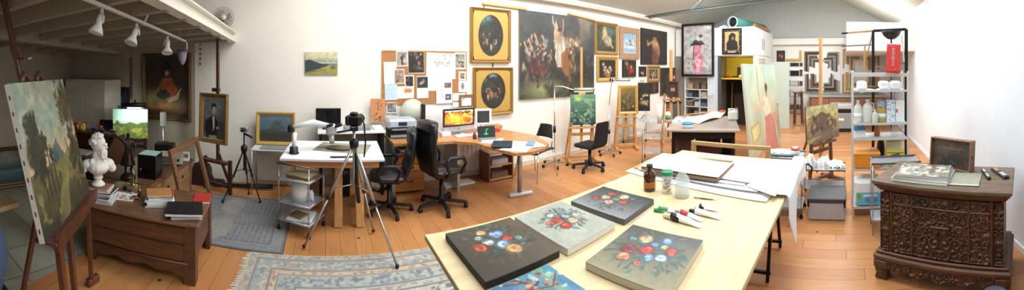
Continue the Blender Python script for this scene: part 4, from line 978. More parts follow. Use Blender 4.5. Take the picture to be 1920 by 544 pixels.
# workbench with drawers, copier
t = thing('workbench', 'grey-topped workbench with brown drawers under the frame samples', 'workbench', (10.15, .25, 0))
MB().box(-.4, .4, -1.5, .85, .80, .86, b=.004).build('worktop', mat('grey_worktop', 'a4a8a8', .4), t)
MB().box(-.35, .38, -1.45, .8, .1, .8).build('carcass', mat('brown_carcass', '6b4a34', .6), t)
for i in range(4):
    d_ = MB().box(-.37, -.35, .22-.55*i, .76-.55*i, .45, .78, b=.003).build('drawer', wood('drawer_front', '8a5f40', 'a0724e', .5, (30, 3, 30)), t)
    MB().bar((-.38, .44-.55*i, .62), (-.38, .54-.55*i, .62), .015).build('handle', steel, d_)
p = ray(1577, 245, 8.9)
t = thing('photocopier', 'grey office copier with a dark paper slot standing before the workbench', 'copier', (p.x, p.y, 0), -math.pi/2)
MB().box(-.3, .3, -.28, .28, .0, .08).build('base', blk, t); MB().box(-.3, .3, -.28, .28, .08, .5, b=.02).build('body', mat('copier_grey', '8f9291', .5), t)
MB().box(-.26, .26, -.285, -.1, .52, .56, b=.005).build('paper_slot', blk, t); MB().box(-.3, .3, -.25, .28, .58, .72, b=.03).build('lid', mat('copier_light', 'b9bab6', .5), t)
MB().box(-.3, .3, -.1, .28, .5, .58).build('neck', mat('copier_grey', '8f9291', .5), t); MB().box(-.08, .08, -.283, -.275, .3, .36).build('badge', whp, t)
p = ray(1497, 232, 9.9)
t = thing('wooden_stand', 'small dark brown wooden stand beside the store opening', 'stand', (p.x, p.y, 0), -1.2)
for sx in (-1, 1):
    for sy in (-1, 1): MB().bar((sx*.12, sy*.1, 0), (sx*.1, sy*.08, .92), .035).build('leg', mahog, t)
MB().box(-.15, .15, -.13, .13, .92, .96, b=.004).build('top', mahog, t); MB().box(-.12, .12, -.1, .1, .3, .33).build('shelf', mahog, t)
# store shelves through the opening
t = thing('metal_shelving', 'metal shelving seen through the store opening', 'shelving', (12.2, 1.85, 0), -math.pi/2)
for sx in (-1, 1):
    for sy in (-1, 1): MB().bar((sx*.55, sy*.2, 0), (sx*.55, sy*.2, 2.1), .04).build('post', steel, t)
for i, z in enumerate((.12, .6, 1.0, 1.35, 1.7)):
    MB().box(-.55, .55, -.22, .22, z, z+.03).build('shelf', steel, t)
R = random.Random(8); words = ['dark', 'grey', 'black', 'brown', 'white']; cc = ['2f2c2a', '8a8c8c', '1d1d1f', '6b4b36', 'd9d9d4']; nth = ['lowest', 'second', 'third', 'fourth', 'top']
for i, z in enumerate((.15, .63, 1.03, 1.38, 1.73)):
    for j in range(3):
        k = R.randrange(5); hh = R.uniform(.12, .22); o = thing('storage_box', '%s storage box, %s on the %s store shelf' % (words[k], ['leftmost', 'middle', 'rightmost'][j], nth[i]), 'box', (12.15, 2.19-j*.34, z+.0015), -math.pi/2, 'boxes on the store shelving')
        MB().box(-.14, .14, -.16, .16, 0, hh, b=.006).build('box_body', mat('box_'+words[k], cc[k], .7), o); MB().box(-.145, .145, -.165, .165, hh, hh+.02, b=.004).build('lid', mat('box_'+words[k], cc[k], .7), o)
# white bookcase under the pink picture
A = onX(1284, 200, 8.3); B = onX(1327.5, 200, 8.3); w = A.y-B.y
t = thing('bookcase', 'white bookcase under the pink abstract picture', 'bookcase', (8.3, (A.y+B.y)/2, 0), -math.pi/2)
for s_ in (-1, 1): MB().box(s_*w/2-.015, s_*w/2+.015, 0, .28, 0, 1.45).build('side_panel', whp, t)
zs = (.06, .33, .6, .85, 1.08, 1.43)
for z in zs: MB().box(-w/2+.015, w/2-.015, .0, .28, z-.02, z).build('shelf', whp, t)
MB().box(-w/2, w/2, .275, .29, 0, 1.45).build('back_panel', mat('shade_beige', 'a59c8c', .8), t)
R = random.Random(3)
pal = [('blue', '5f7088'), ('brown', '7a6350'), ('black', '2a2a2a'), ('tan', 'b3a184'), ('white', 'dcdcd6'), ('grey', '8d8f90')]
for i, z in enumerate(zs[:-1]):
    for j in range(3):
        k = R.randrange(6); hh = R.uniform(.08, .17); ww = R.uniform(.13, .19)
        o = thing('stored_item', '%s box %s on the %s shelf of the white bookcase' % (pal[k][0], ['at the left', 'in the middle', 'at the right'][j], ['lowest', 'second', 'third', 'fourth', 'top'][i]), 'box', (8.4, (A.y+B.y)/2+.21-.21*j, z+.0015), -math.pi/2, 'things in the white bookcase')
        MB().box(-ww/2, ww/2, -.08, .12, 0, hh, b=.01).build('box_body', mat('item_'+pal[k][0], pal[k][1], .6), o); MB().box(-ww/2-.003, ww/2+.003, -.083, .123, hh, hh+.015, b=.004).build('lid', mat('item_'+pal[k][0], pal[k][1], .6), o)
g = MB(); g.bar(onX(1290, 190, 8.2), onX(1337, 178, 8.2), .05, .02); o = g.build('blue_batten', mat('pale_blue_batten', '9fb6cf', .5)); tag(o, 'pale blue batten slanting across the white bookcase', 'batten')
g = MB(); a_ = onX(1312, 168, 8.22); g.bar((a_.x, a_.y, 0), (a_.x, a_.y, a_.z), .05, .03); o = g.build('blue_post', MATS['pale_blue_batten']); tag(o, 'upright pale blue strip standing before the white bookcase', 'batten')
p = onY(1280, 156, 4.69); t = thing('alarm_box', 'small red alarm box on the wall left of the white bookcase', 'alarm', (8.2, 4.699, 1.34))
MB().box(-.05, .05, -.05, 0, 0, .13, b=.008).build('housing', mat('alarm_red', 'b04844', .4), t); MB().box(-.03, .03, -.054, -.05, .04, .09).build('glass', whp, t)
# yellow niche contents
t = thing('niche_shelf', 'yellow shelf across the lit niche', 'shelf', (8.9, 2.95, 1.39), -math.pi/2)
MB().box(-.58, .3, -.45, .55, -.03, 0, b=.003).build('board', mat('yellow_shelf', 'd2b43c', .6), t)
spot('niche_lamp', (8.7, 2.9, 1.95), (.35, 0, -.3), 9, (1, .85, .4), 150, .05)
picture('niche_picture', 'small dark framed portrait standing on the yellow shelf', 'picture', (9.3, 3.0, 1.392), -math.pi/2, .26, .3, Art(.2, .24, 30, '2a2522').blob(.5, .5, .2, .3, '8c8270', .5), walnut, .03, .03)
for i, (y, c, nm, r) in enumerate(((3.3, '8f2c22', 'dark red', .05), (3.16, 'b5402c', 'bright red', .045), (2.86, 'd6cdb4', 'cream', .05), (2.72, 'e2ddcc', 'white', .045), (2.6, '3a2c22', 'dark brown', .06))):
    t = thing('pot', '%s little pot on the yellow shelf' % nm, 'pot', (8.75, y, 1.392), 0, 'pots on the yellow shelf')
    MB().lathe([(0, 0), (r*.7, 0), (r, r*.8), (r*.8, r*1.5), (r*.5, r*1.7), (0, r*1.7)], 14).build('pot_body', mat('pot_'+nm.replace(' ', '_'), c, .5), t); MB().lathe([(0, r*1.68), (r*.4, r*1.7), (r*.15, r*2), (0, r*2)], 10).build('lid', mat('pot_'+nm.replace(' ', '_'), c, .5), t)
for i, (y, h_, w_) in enumerate(((3.32, 1.25, .05), (3.04, .9, .44), (2.7, 1.1, .1), (2.53, 1.2, .06))):
    t = thing('leaning_board', ['thin brown lath', 'wide dark panel', 'dark plank', 'right-hand dark lath'][i]+' leaning in the shadow under the yellow shelf', 'board', (9.3, y, 0), -math.pi/2, 'boards under the yellow shelf', (-.08, 0, -math.pi/2))
    MB().box(-w_/2, w_/2, -.015, .015, 0.01, h_, b=.003).build('board', wood('store_board%d' % (i % 2), ['7a5836', '2a2320'][i % 2], ['97703f', '3a2f28'][i % 2], .7, (30, 30, 3)), t)

# ------------------------------------------------------------------ far work table
FL, FR, BR_, BL_ = at(1248.5, 243.5, .76), at(1388, 244.5, .76), at(1394, 213, .76), at(1284, 213, .76)
u = (FR-FL); a = math.atan2(u.y, u.x); c = Vector(((FL.x+FR.x)/2, (FL.y+FR.y)/2, 0)); w = u.length; d = 1.45
t = thing('grey_work_table', 'big grey-topped table on black legs at the far end of the studio', 'table', c, a); FT = t
MB().box(-w/2, w/2, 0, d, .73, .76, b=.004).build('tabletop', mat('grey_brown_top', 'a3968a', .35, var=.12, scale=6), t)
for sx in (-1, 1):
    for y in (.12, d-.1): MB().bar((sx*(w/2-.1), y, 0), (sx*(w/2-.1), y, .73), .045).build('leg', blkm, t)
MB().box(-w/2+.1, w/2-.1, .08, .12, .62, .73).build('apron', blkm, t); MB().box(-w/2+.1, w/2-.1, .1, d-.1, .2, .23).build('lower_shelf', mat('dark_shelf', '3a2f2a', .7), t)
MFT = Matrix.Translation(c) @ Euler((0, 0, a)).to_matrix().to_4x4()
def onFT(x, y, z=.76): return MFT @ Vector((x, y, z))
def px_on(x, y, h=.76): return at(x, y, h)
for i, (x, y, sx, sy, sz, cl, nm) in enumerate(((-.34, .5, .33, .4, .3, '5a4334', 'brown'), (.06, .45, .4, .35, .26, '4a1f20', 'dark red'), (.40, .75, .2, .5, .35, '1c1a1a', 'black'))):
    t = thing('crate', '%s crate on the shelf beneath the grey table' % nm, 'crate', onFT(x, y, .232), a, 'crates under the grey table')
    g = MB(); g.box(-sx/2, sx/2, -sy/2, sy/2, 0, sz, b=.01); g.build('crate_body', mat('crate_'+nm.replace(' ', '_'), cl, .8), t); MB().box(-sx/2-.005, sx/2+.005, -sy/2-.005, sy/2+.005, sz, sz+.02).build('lid', mat('crate_'+nm.replace(' ', '_'), cl, .8), t)
p = onFT(.38, -.06, 0)
t = thing('dark_bucket', 'dark red bucket with a pale rim on the floor before the grey table', 'bucket', onFT(.22, .05, 0.0)+Vector((-.35, -.1, 0)), 0)
MB().lathe([(0, 0), (.11, 0), (.13, .3), (.12, .3), (.1, .02), (0, .02)], 20).build('bucket_body', dkred, t); MB().lathe([(.13, .28), (.136, .28), (.136, .31), (.12, .31)], 20).build('rim', cream, t)
# things on it
t = thing('squeeze_bottle', 'white squeeze bottle with red cap and green label on the grey table', 'bottle', px_on(1252.5, 227)+Vector((0, .0, 0)))
MB().lathe([(0, 0), (.045, 0), (.048, .01), (.048, .13), (.02, .17), (0, .17)], 18).build('bottle_body', whp, t); MB().lathe([(.0485, .03), (.049, .03), (.049, .11), (.0485, .11)], 18).build('label', mat('green_label', '6f9a74', .5), t); MB().lathe([(0, .165), (.022, .165), (.016, .21), (0, .212)], 14).build('cap', mat('red_cap', 'c2484a', .4), t)
p = px_on(1284, 217)
t = thing('plastic_tub', 'clear plastic tub with a blue lid on the grey table', 'tub', px_on(1289, 240))
MB().lathe([(0, 0), (.07, 0), (.08, .065), (0, .065)], 20).build('tub_body', mat('frosted_plastic', 'd7dbdc', .4), t); MB().lathe([(0, .062), (.085, .062), (.085, .08), (0, .082)], 22).build('lid', mat('blue_lid', '3b94cf', .4), t)
t = thing('plastic_jug', 'translucent white jug with a red cap and handle on the grey table', 'jug', px_on(1366, 223)+Vector((-.1, -.12, 0)), -1.2)
g = MB(); g.box(-.09, .09, -.06, .06, 0, .17, b=.025); g.box(-.09, -.06, -.02, .02, .17, .2, b=.004); g.box(.0, .09, -.045, .045, .165, .19, b=.015); g.bar((-.08, 0, .195), (.03, 0, .195), .03, .02, .006); g.build('jug_body', mat('milky_plastic', 'e8ebe9', .4), t)
MB().lathe([(0, 0), (.025, 0), (.025, .03), (0, .03)], 14, Tm(.06, 0, .19)).build('cap', mat('red_cap', 'c2484a', .4), t)
t = thing('cream_sheet', 'cream curved sheet of paper across the middle of the grey table', 'paper', px_on(1330, 229))
A2 = px_on(1300, 232); B2 = px_on(1352, 215); L = (B2-A2).xy; 
def cs(u, v): 
    q = A2.lerp(B2, u)-px_on(1330, 229); nrm = Vector((-L.y, L.x)).normalized(); wv = .10+.08*math.sin(u*math.pi); return (q.x+nrm.x*(v-.5)*2*wv, q.y+nrm.y*(v-.5)*2*wv, .008+.045*abs(math.sin(u*5.2))*(1-v*.5)+.03*v*v)
MB().grid(cs, 20, 10).build('sheet', mat('cream_paper', 'efe6c2', .7), t, [('SOLIDIFY', dict(thickness=.003))])
for i, (x, y, s_) in enumerate(((1266, 229, .05), (1273, 226, .07), (1283, 229, .06), (1292, 224, .05), (1298, 229, .045))):
    t = thing('tissue', ['leftmost small', 'tall', 'wide', 'right-hand', 'smallest far right'][i]+' crumpled white tissue on the left of the grey table', 'tissue', px_on(x, y), i, 'crumpled tissues')
    crump(MB(), 0, 0, 0, s_, s_*1.0, i+2, 10).build('tissue_wad', mat('tissue_white', 'e9edf3', .8), t)
t = thing('orange_brush', 'long wooden brush with an orange head lying behind the cream sheet', 'brush', px_on(1318, 214))
MB().tube([(-.35, .25, .012), (.0, 0, .02), (.3, -.3, .03)], .014, 8).build('handle', oak, t); MB().box(.24, .36, -.36, -.24, .01, .05, b=.01).build('head', mat('orange_head', 'e0582c', .5), t)
t = thing('white_tube', 'upright white cardboard tube left of the squeeze bottle', 'tube', px_on(1243, 233)+Vector((0.05, .1, 0)))
MB().lathe([(0, 0), (.035, 0), (.035, .3), (.03, .3), (.03, .01), (0, .01)], 18).build('tube_wall', whp, t)
p = onX(1264, 222, 7.3)
t = thing('grey_screen', 'dark grey screen panel standing behind the squeeze bottle', 'panel', (ray(1263, 200, 8.1).x, ray(1263, 200, 8.1).y, 0), -.7)
MB().box(-.19, .19, -.03, .03, .42, .82, b=.01).build('panel', mat('dark_grey_panel', '56595c', .5), t)
for s_ in (-1, 1): MB().bar((s_*.14, .0, 0), (s_*.14, 0, .42), .025).build('leg', blkm, t)
MB().box(-.2, .2, -.04, .04, .81, .85, b=.004).build('top_edge', blk, t)
trolley('chrome glass-shelved trolley at the left end of the grey table', (4.95, 3.25), .5, .45, .35, .80, (.2, .45, .74), mtop=mat('glass_shelf', 'c9d2d2', .1, alpha=.4))
trolley('far chrome trolley against the long wall behind the others', (6.0, 4.42), 0, .45, .35, .84, (.25, .5, .78), mtop=MATS['glass_shelf'])

# ------------------------------------------------------------------ woman painting
w_ = 2.5; h_ = 1.74
a = Art(w_, h_, 170, 'a9b7a2').grad('b5ad8c', 'a3bcae', .2, 1).colmix('c9c4a4', 3, 3, .5, .6)
a.poly([(.0, .25), (.0, 0), (.12, 0), (.12, .95), (.04, .98)], 'b9c0a8', .6, .03).blob(.33, .8, .02, .1, '6b7c78', .4).blob(.33, .8, .012, .08, 'a3bcae', .3)
a.poly([(.42, .62), (.55, .68), (.66, .6), (.72, .42), (.5, .42)], 'd9cdb4', 1, .03).poly([(.45, .45), (.72, .45), (.88, .0), (.42, .0)], 'bd7c70', 1, .02).colmix('cf9484', 6, 5, .5, .8, .1, lambda x, y: (y < .44)*(x > .42)*(x < .88)).blob(.57, .72, .035, .05, 'a97c62', .3).blob(.58, .75, .04, .03, '3f3028', .3).line((.48, .6), (.22, .56), .016, 'cdae92').line((.22, .56), (.16, .6), .012, 'cdae92').line((.66, .6), (.72, .45), .02, 'cdae92')
a.poly([(0, .2), (.4, .26), (.42, .1), (.05, 0), (0, 0)], 'a8a68c', .9).poly([(.05, .44), (.28, .46), (.3, .3), (.08, .27)], 'b0a464', 1).poly([(.08, .41), (.26, .43), (.27, .33), (.1, .3)], 'cfc48c', 1).poly([(.1, .02), (.42, .05), (.42, .18), (.15, .14)], 'b5825c', 1).poly([(.24, .02), (.36, .02), (.36, .13), (.25, .12)], 'd98a4a', 1).poly([(.86, .1), (1, .1), (1, .5), (.9, .4)], 'a89a78', .8, .04).noise(.1, 8)
t = picture('woman_painting', 'tall unframed canvas of a woman in a pink skirt leaning beyond the grey table', 'painting', (5.92, 1.39, 0.005), .0236, w_, h_, a, MATS['cream_canvas_side'], 0, .03, lean=.095)
MB().bar((w_/2-.1, .02, .9), (w_/2-.1, .42, 0), .03).build('prop', oak, t)

# ------------------------------------------------------------------ right easel and its picture
A = ray(1511, 279, 4.45); B = ray(1571, 254, 5.0); rz = face(A, B); w = (B-A).xy.length; mid = (A+B)/2
h_easel('studio easel with a pale mast and dark base, holding the battle picture', (mid.x+.09, mid.y+.03, 0), rz, 2.12, oak, .63, .5, None, mahog, .05, .0)
a = Art(w, .5, 90, '7f7a4e').grad('6b5a35', 'c2ab66', 0, .8).grad('c2ab66', '95a184', .7, 1).colmix('d6c07c', 4, 4, .5, .8, .15, lambda x, y: y > .45)
a.poly([(.05, .25), (.12, .6), (.3, .68), (.45, .85), (.58, .8), (.68, .6), (.9, .55), (.95, .3), (.6, .2)], '5c4630', .9, .12).scat(50, .1, .9, .25, .7, .015, .05, ['6b4d36', '3f3025', '8d6f4c', '594536', 'a58660'], 4).poly([(0, .12), (.5, .28), (1, .22), (1, .1), (.4, .08), (0, 0)], '6f665a', .8, .05).poly([(0, .1), (.45, .16), (.1, 0), (0, 0)], 'c29a4c', .8, .03).noise(.2, 12)
picture('battle_painting', 'unframed brown and gold battle scene on the easel beside the metal rack', 'painting', (mid.x, mid.y, .645), rz, w, .5, a, mat('brown_canvas_edge', '5f4a34', .7), 0, .025, lean=.06)

# ------------------------------------------------------------------ tray trolley with cotton
T1 = trolley('small chrome trolley with a blue tray of cotton at the right of the paper end', (3.8, .68), -math.pi/2, .42, .34, .66, (.12, .38, .66), mtop=MATS['shelf_grey'])
t = thing('blue_tray', 'oval blue-grey tray on the small chrome trolley', 'tray', (3.78, .72, .682), -math.pi/2)
MB().lathe([(0, 0), (.9, 0), (1, .03), (.97, .03), (.88, .006), (0, .006)], 30, Matrix.Diagonal((.2, .13, .8, 1))).build('tray_dish', mat('blue_grey_enamel', 'a9bccb', .3), t)
for i, (x, y) in enumerate(((3.78, .84), (3.8, .78), (3.75, .73))):
    t = thing('cotton_wad', ['left', 'middle', 'right'][i]+' white cotton wad in the blue tray', 'cotton', (x, y, .69), 0, 'cotton wads'); crump(MB(), 0, 0, 0, .035, .035, i+5, 10).build('cotton', mat('tissue_white', 'e9edf3', .8), t)
t = thing('cotton_jar', 'clear jar with a red-ringed lid full of cotton beside the blue tray', 'jar', (3.78, .57, .682))
MB().lathe([(0, 0), (.045, 0), (.05, .02), (.05, .05), (0, .05)], 20).build('jar_body', mat('pale_green_plastic', 'd3e2d2', .3), t); MB().lathe([(.03, .05), (.052, .05), (.052, .065), (.03, .07)], 20).build('red_ring', mat('lid_red', 'cc3b44', .4), t); MB().lathe([(0, .07), (.035, .07), (.03, .08), (0, .083)], 20).build('lid', whp, t)
g = MB(); g.bar((3.62, .86, .64), (3.62, .5, .62), .02); g.box(3.6, 3.66, .5, .56, .56, .64, b=.005); g.box(3.6, 3.64, .42, .47, .54, .6, b=.005); g.tube([(3.62, .46, .6), (3.62, .40, .62), (3.62, .36, .58), (3.62, .37, .52)], .012, 8)
o = g.build('clamp_arm', clampm); tag(o, 'black clamp arm fixed to the edge of the small chrome trolley', 'clamp')
# white bags on a low trolley
trolley('low chrome trolley under the white bags near the right easel', (4.32, .27), -math.pi/2, .56, .34, .385, (.15, .38), mtop=MATS['shelf_grey'])
for i, (y, s_, hz) in enumerate(((.45, .075, .2), (.27, .085, .17), (.1, .085, .12))):
    t = thing('white_bag', ['left upright', 'middle bulging', 'right low'][i]+' crumpled white plastic bag on the low trolley', 'bag', (4.28, y, .382), 0, 'white plastic bags')
    crump(MB(), 0, 0, 0, s_, hz, i+11, 16).build('bag', mat('bag_white', 'f3f3f1', .4), t)
    if i == 2:
        for k in range(3): MB().box(-.125, -.12, .06-.05*k, .085-.05*k, .03, .045).build('print_mark', blk, t)
# grey storage box
t = thing('storage_crate', 'light grey storage box with a dark lid on the floor left of the metal rack', 'box', (3.82, .2, 0), -math.pi/2)
MB().box(-.205, .205, -.2, .2, 0, .2, b=.015).build('box_body', mat('light_grey_plastic', 'b9bdc2', .5), t); MB().box(-.215, .215, -.21, .21, .2, .245, b=.008).build('lid', mat('dark_lid', '45484a', .5, var=.25, scale=16), t)
for s_ in (-1, 1): MB().box(s_*.2-.012, s_*.2+.012, -.214, -.2, .15, .22).build('latch', blk, t)

# ------------------------------------------------------------------ metal rack
RX0, RX1, RYL, RYR = 3.68, 4.05, -.09, -.71
t = thing('metal_rack', 'silver metal rack of shelves left of the carved chest', 'rack', ((RX0+RX1)/2, (RYL+RYR)/2, 0), -math.pi/2)
hw, hd = (RYL-RYR)/2, (RX1-RX0)/2
for sx in (-1, 1):
    for sy in (-1, 1):
        MB().box(sx*hw-.01, sx*hw+.01, sy*hd-.01, sy*hd+.01, 0, 1.64, b=.003).build('post', mat('galvanised', 'cfd2d1', .45, .2), t)
for z in (.12, .54, .88, 1.05, 1.42):
    g = MB(); g.box(-hw, hw, -hd, hd, z-.008, z, b=.001); g.box(-hw, hw, -hd-.004, -hd, z-.012, z+.012); g.box(-hw, hw, hd, hd+.004, z-.012, z+.012); g.build('shelf', MATS['galvanised'], t)
for sy in (-1, 1): MB().box(-hw, hw, sy*hd-.006, sy*hd+.006, 1.58, 1.62).build('rail', MATS['galvanised'], t)
def rk(y, dx=.0, z=1.05): return ((RX0+RX1)/2+dx-.04, y, z+.0015)
def bottle(name, label, p, r, h_, body, capm, fill=None, fillm=None, group=None, handle=False, lab=None):
    t = thing(name, label, 'bottle', p, 0, group); g = MB(); g.lathe([(0, 0), (r*.95, 0), (r, .01), (r, h_*.6), (r*.75, h_*.76), (r*.32, h_*.84), (r*.32, h_*.93), (0, h_*.93)], 20); g.build('bottle_body', body, t)
    MB().lathe([(0, h_*.92), (r*.38, h_*.92), (r*.38, h_), (0, h_)], 14).build('cap', capm, t)
    if fill: MB().lathe([(0, .004), (r*.93, .004), (r*.93, fill*h_), (0, fill*h_)], 20).build('liquid', fillm, t)
    if lab: MB().lathe([(r*1.005, h_*.2), (r*1.012, h_*.2), (r*1.012, h_*.42), (r*1.005, h_*.42)], 20).build('label', lab, t)
    if handle: MB().tube([(0, -r*.3, h_*.86), (0, -r*1.1, h_*.82), (0, -r*1.15, h_*.6), (0, -r*.95, h_*.5)], .009, 8).build('handle', body, t)
    return t
clr = mat('cloudy_plastic', 'e3e6df', .3, alpha=.75)
bottle('solvent_bottle', 'clear bottle at the left end of the bottle shelf', rk(-.155), .05, .25, clr, whp, .3, mat('straw_liquid', 'e6dfae', .3), lab=whp)
bottle('solvent_bottle', 'big cloudy jug with a looped handle, second on the bottle shelf', rk(-.265), .062, .26, clr, whp, .25, mat('pale_yellow_liquid', 'eee07c', .3), handle=True)
bottle('solvent_bottle', 'low bottle of bright yellow liquid on the bottle shelf', rk(-.345, -.06), .036, .15, clr, whp, .5, mat('yellow_liquid', 'ecd24c', .3))
bottle('oil_bottle', 'amber oil bottle with a white label on the bottle shelf', rk(-.425), .055, .24, mat('oil_yellow', 'b9a24c', .25, alpha=.9), whp, lab=whp)
t = thing('patterned_bag', 'blue and white patterned bag tied over the amber oil bottle', 'bag', rk(-.425, 0, 1.29)); crump(MB(), 0, 0, -.06, .05, .08, 6, 12).build('bag', mat('blue_speckle', '9fb4d4', .6, var=.6, scale=60), t)
t = thing('patterned_box', 'white box with blue leaf pattern on the bottle shelf', 'box', rk(-.535), -math.pi/2)
MB().box(-.05, .05, -.04, .04, 0, .25, b=.003).build('box_body', whp, t); a = Art(.1, .25, 40, 'dfe9f0').scat(46, .05, .95, .03, .97, .05, .09, ['5d7fa0', '7f9fbe', '48688c'], 3, .9, .6); a.mesh('print', Tm(-.05, -.0405, 0), t, None, .1, .25)
t = thing('white_card_box', 'plain white carton with a red mark at the right end of the bottle shelf', 'box', rk(-.64), -math.pi/2)
MB().box(-.05, .05, -.05, .05, 0, .24, b=.003).build('box_body', whp, t); MB().box(-.048, -.03, -.0515, -.05, .11, .15).build('red_mark', mat('red_mark', 'c9463c', .5), t)
t = thing('lidded_box', 'white box with a bright blue lid on the shelf below the bottles', 'box', rk(-.17, 0, .88), -math.pi/2)
MB().box(-.065, .065, -.07, .07, 0, .085, b=.008).build('box_body', whp, t); MB().box(-.07, .07, -.075, .075, .085, .115, b=.008).build('lid', mat('bright_blue_lid', '4f9ad8', .4), t)
bottle('orange_can', 'orange can in the middle of the shelf below the bottles', rk(-.38, .05, .88), .035, .13, mat('orange_tin', 'cf7c45', .4), mat('orange_tin', 'cf7c45', .4))
bottle('glass_jar', 'small glass jar at the right of the shelf below the bottles', rk(-.58, 0, .88), .05, .14, g_cl, steel)
t = thing('orange_crate', 'orange plastic crate on the middle shelf of the metal rack', 'crate', rk(-.25, .02, .54), -math.pi/2)
MB().box(-.15, .15, -.13, .13, 0, .17, b=.015).build('crate_body', mat('orange_plastic', 'e89432', .4), t); MB().box(-.155, .155, -.135, .135, .15, .18, b=.008).build('rim', mat('orange_rim', 'f0a040', .4), t)
t = thing('powder_bag', 'yellow and white detergent bag with red and blue print on the middle shelf', 'bag', rk(-.58, .0, .54), -math.pi/2)
g = MB(); g.grid(lambda u, v: ((.12-.02*v)*math.cos(u*6.2832), .075*(1-v*.55)*math.sin(u*6.2832), v*.28), 20, 8); g.box(-.1, .1, -.01, .01, .27, .31, b=.004); g.build('bag', mat('bag_cream', 'dfe0b8', .4), t)
a = Art(.2, .17, 60, 'e9c83c').blob(.55, .35, .3, .14, 'd0392f', .2, .1).line((.3, .62), (.7, .68), .05, '2c3a78').line((.3, .35), (.8, .38), .03, 'f4f0e4').line((.05, .8), (.95, .75), .03, '3a8a46'); a.mesh('print', Tm(-.1, -.088, .03, rx=-.13), t, None, .2, .17)
t = thing('black_helmet', 'black rounded case behind the yellow detergent bag', 'case', rk(-.43, .09, .54), 0); MB().ball((0, 0, .16), .06, .05, .158).build('shell', blk, t); MB().box(-.06, .06, -.02, .02, .0, .02).build('foot', blk, t)
t = thing('paper_pack', 'blue and white wrapped paper pack on the lowest shelf of the metal rack', 'pack', rk(-.27, .0, .12), -math.pi/2)
MB().box(-.16, .16, -.13, .13, 0, .3, b=.04).build('wrap', mat('pack_white', 'eceeee', .3), t); a = Art(.28, .14, 50, '6fc3e0').blob(.12, .7, .09, .12, '7ab648', .3).blob(.6, .4, .25, .15, '4a8fcf', .3).line((.3, .75), (.8, .75), .04, 'f0f4f6'); a.mesh('print', Tm(-.14, -.1315, .02), t, None, .28, .14)
t = thing('brown_brush', 'brown feathery brush lying on the upper rack shelf', 'brush', (3.84, -.3, 1.44)); MB().tube([(0, .14, 0), (0, .0, .005)], .007, 8).build('handle', walnut, t); MB().tube([(0, 0, .005), (0, -.05, .01), (0, -.1, .012)], [.01, .025, .008], 8).build('bristles', mat('brown_bristle', '5c3a28', .9), t)
for i, (y, nm) in enumerate(((-.2, 'left'), (-.46, 'middle'), (-.6, 'right'))):
    t = thing('wrapped_cloth', '%s folded white cloth on the upper rack shelf' % nm, 'cloth', (3.9, y, 1.421), 0, 'white cloths on the upper rack shelf'); MB().box(-.09, .09, -.06, .06, 0, .1, b=.02).build('cloth', mat('cloth_white', 'e9eaea', .8), t)
# black tube stand behind, uplighter, pennant
g = MB(); r = 4.35
P1, P2, P3 = ray(1578, 63, r), ray(1637, 58, r), ray(1699, 55, r)
t = thing('tube_stand', 'tall black tube stand with a wooden cross bar behind the metal rack', 'stand', (P2.x, P2.y, 0))
O = Vector((P2.x, P2.y, 0)); z = P2.z
MB().bar(P1-O, P1-O+(P2-P1)*.2, .02).build('bar_end', blkm, t); MB().bar(P1-O+(P2-P1)*.2, P2-O, .022).build('wood_bar', oak, t); MB().bar(P2-O, P3-O, .032).build('top_bar', blkm, t)
MB().bar((0, 0, 0), (0, 0, z), .035).build('post', blkm, t); q = P3-O; MB().bar((q.x, q.y, 0), (q.x, q.y, q.z), .04).build('post', blkm, t)
q2 = ray(1578, 87, r)-O; q3 = ray(1634, 84, r)-O; MB().bar(q2, q3, .016).build('lower_bar', mat('grey_tube', '77746c', .4, .4), t); MB().bar(ray(1636, 62, r)-O, ray(1620, 128, r)-O, .018).build('lamp_arm', mat('brass_arm', 'a58a58', .4, .3), t)
MB().bar(ray(1640, 126, r)-O, ray(1696, 118, r)-O, .025).build('cross_bar', mat('brown_bar', '8a6a4a', .5), t); MB().bar(ray(1690, 66, r)-O, ray(1696, 120, r)-O, .014).build('strap', whp, t)
MB().bar(ray(1622, 84, r)-O, ray(1620, 130, r)-O, .022).build('arm', oak, t)
MB().bar((-.25, 0, .02), (.25, 0, .02), .04).build('foot', blkm, t); MB().bar((q.x-.25, q.y, .02), (q.x+.25, q.y, .02), .04).build('foot', blkm, t)
p = ray(1671, 64, 4.2); t = thing('uplighter_lamp', 'black bowl uplighter on a thin pole above the metal rack', 'lamp', (p.x, p.y, 0))
MB().lathe([(0, p.z-.07), (.05, p.z-.06), (.1, p.z-.02), (.13, p.z+.04), (.125, p.z+.04), (.09, p.z-.01), (0, p.z-.045)], 28).build('bowl', blk, t); MB().tube([(0, 0, .02), (0, 0, p.z-.06)], .01, 8).build('pole', blkm, t); MB().lathe([(0, 0), (.13, 0), (.13, .015), (.02, .03), (0, .03)], 24).build('base', blkm, t)
A = ray(1661, 137, 3.66); w = 26*3.66/F; h_ = 54*3.66/F
t = thing('red_pennant', 'red pennant with white script hanging at the top of the metal rack', 'pennant', (A.x-.0, A.y-w/2, A.z), -math.pi/2, None, (0, .04, -math.pi/2-.1))
MB().grid(lambda u, v: ((u-.5)*w, -.015+.006*math.sin(u*5+v*2), v*h_), 8, 10).build('cloth', mat('pennant_red', 'd8433e', .6), t, [('SOLIDIFY', dict(thickness=.003))])
scribble(t, (0, -.028, h_*.55), .2, .035, whp, (0, math.pi/2, 0), 8, 'script'); MB().tube([(-w/2, -.015, h_), (w/2, -.015, h_)], .005, 6).build('rod', whp, t)
MB().ball((.02, -.022, .035), .008, n=8).build('badge', goldl, t)
trolley('glass-topped chrome trolley squeezed between the rack and the carved chest', (3.42, -.52), -math.pi/2, .5, .26, .72, (.15, .71), mtop=mat('smoky_glass', 'a9b2bb', .1, alpha=.75), castor=False)
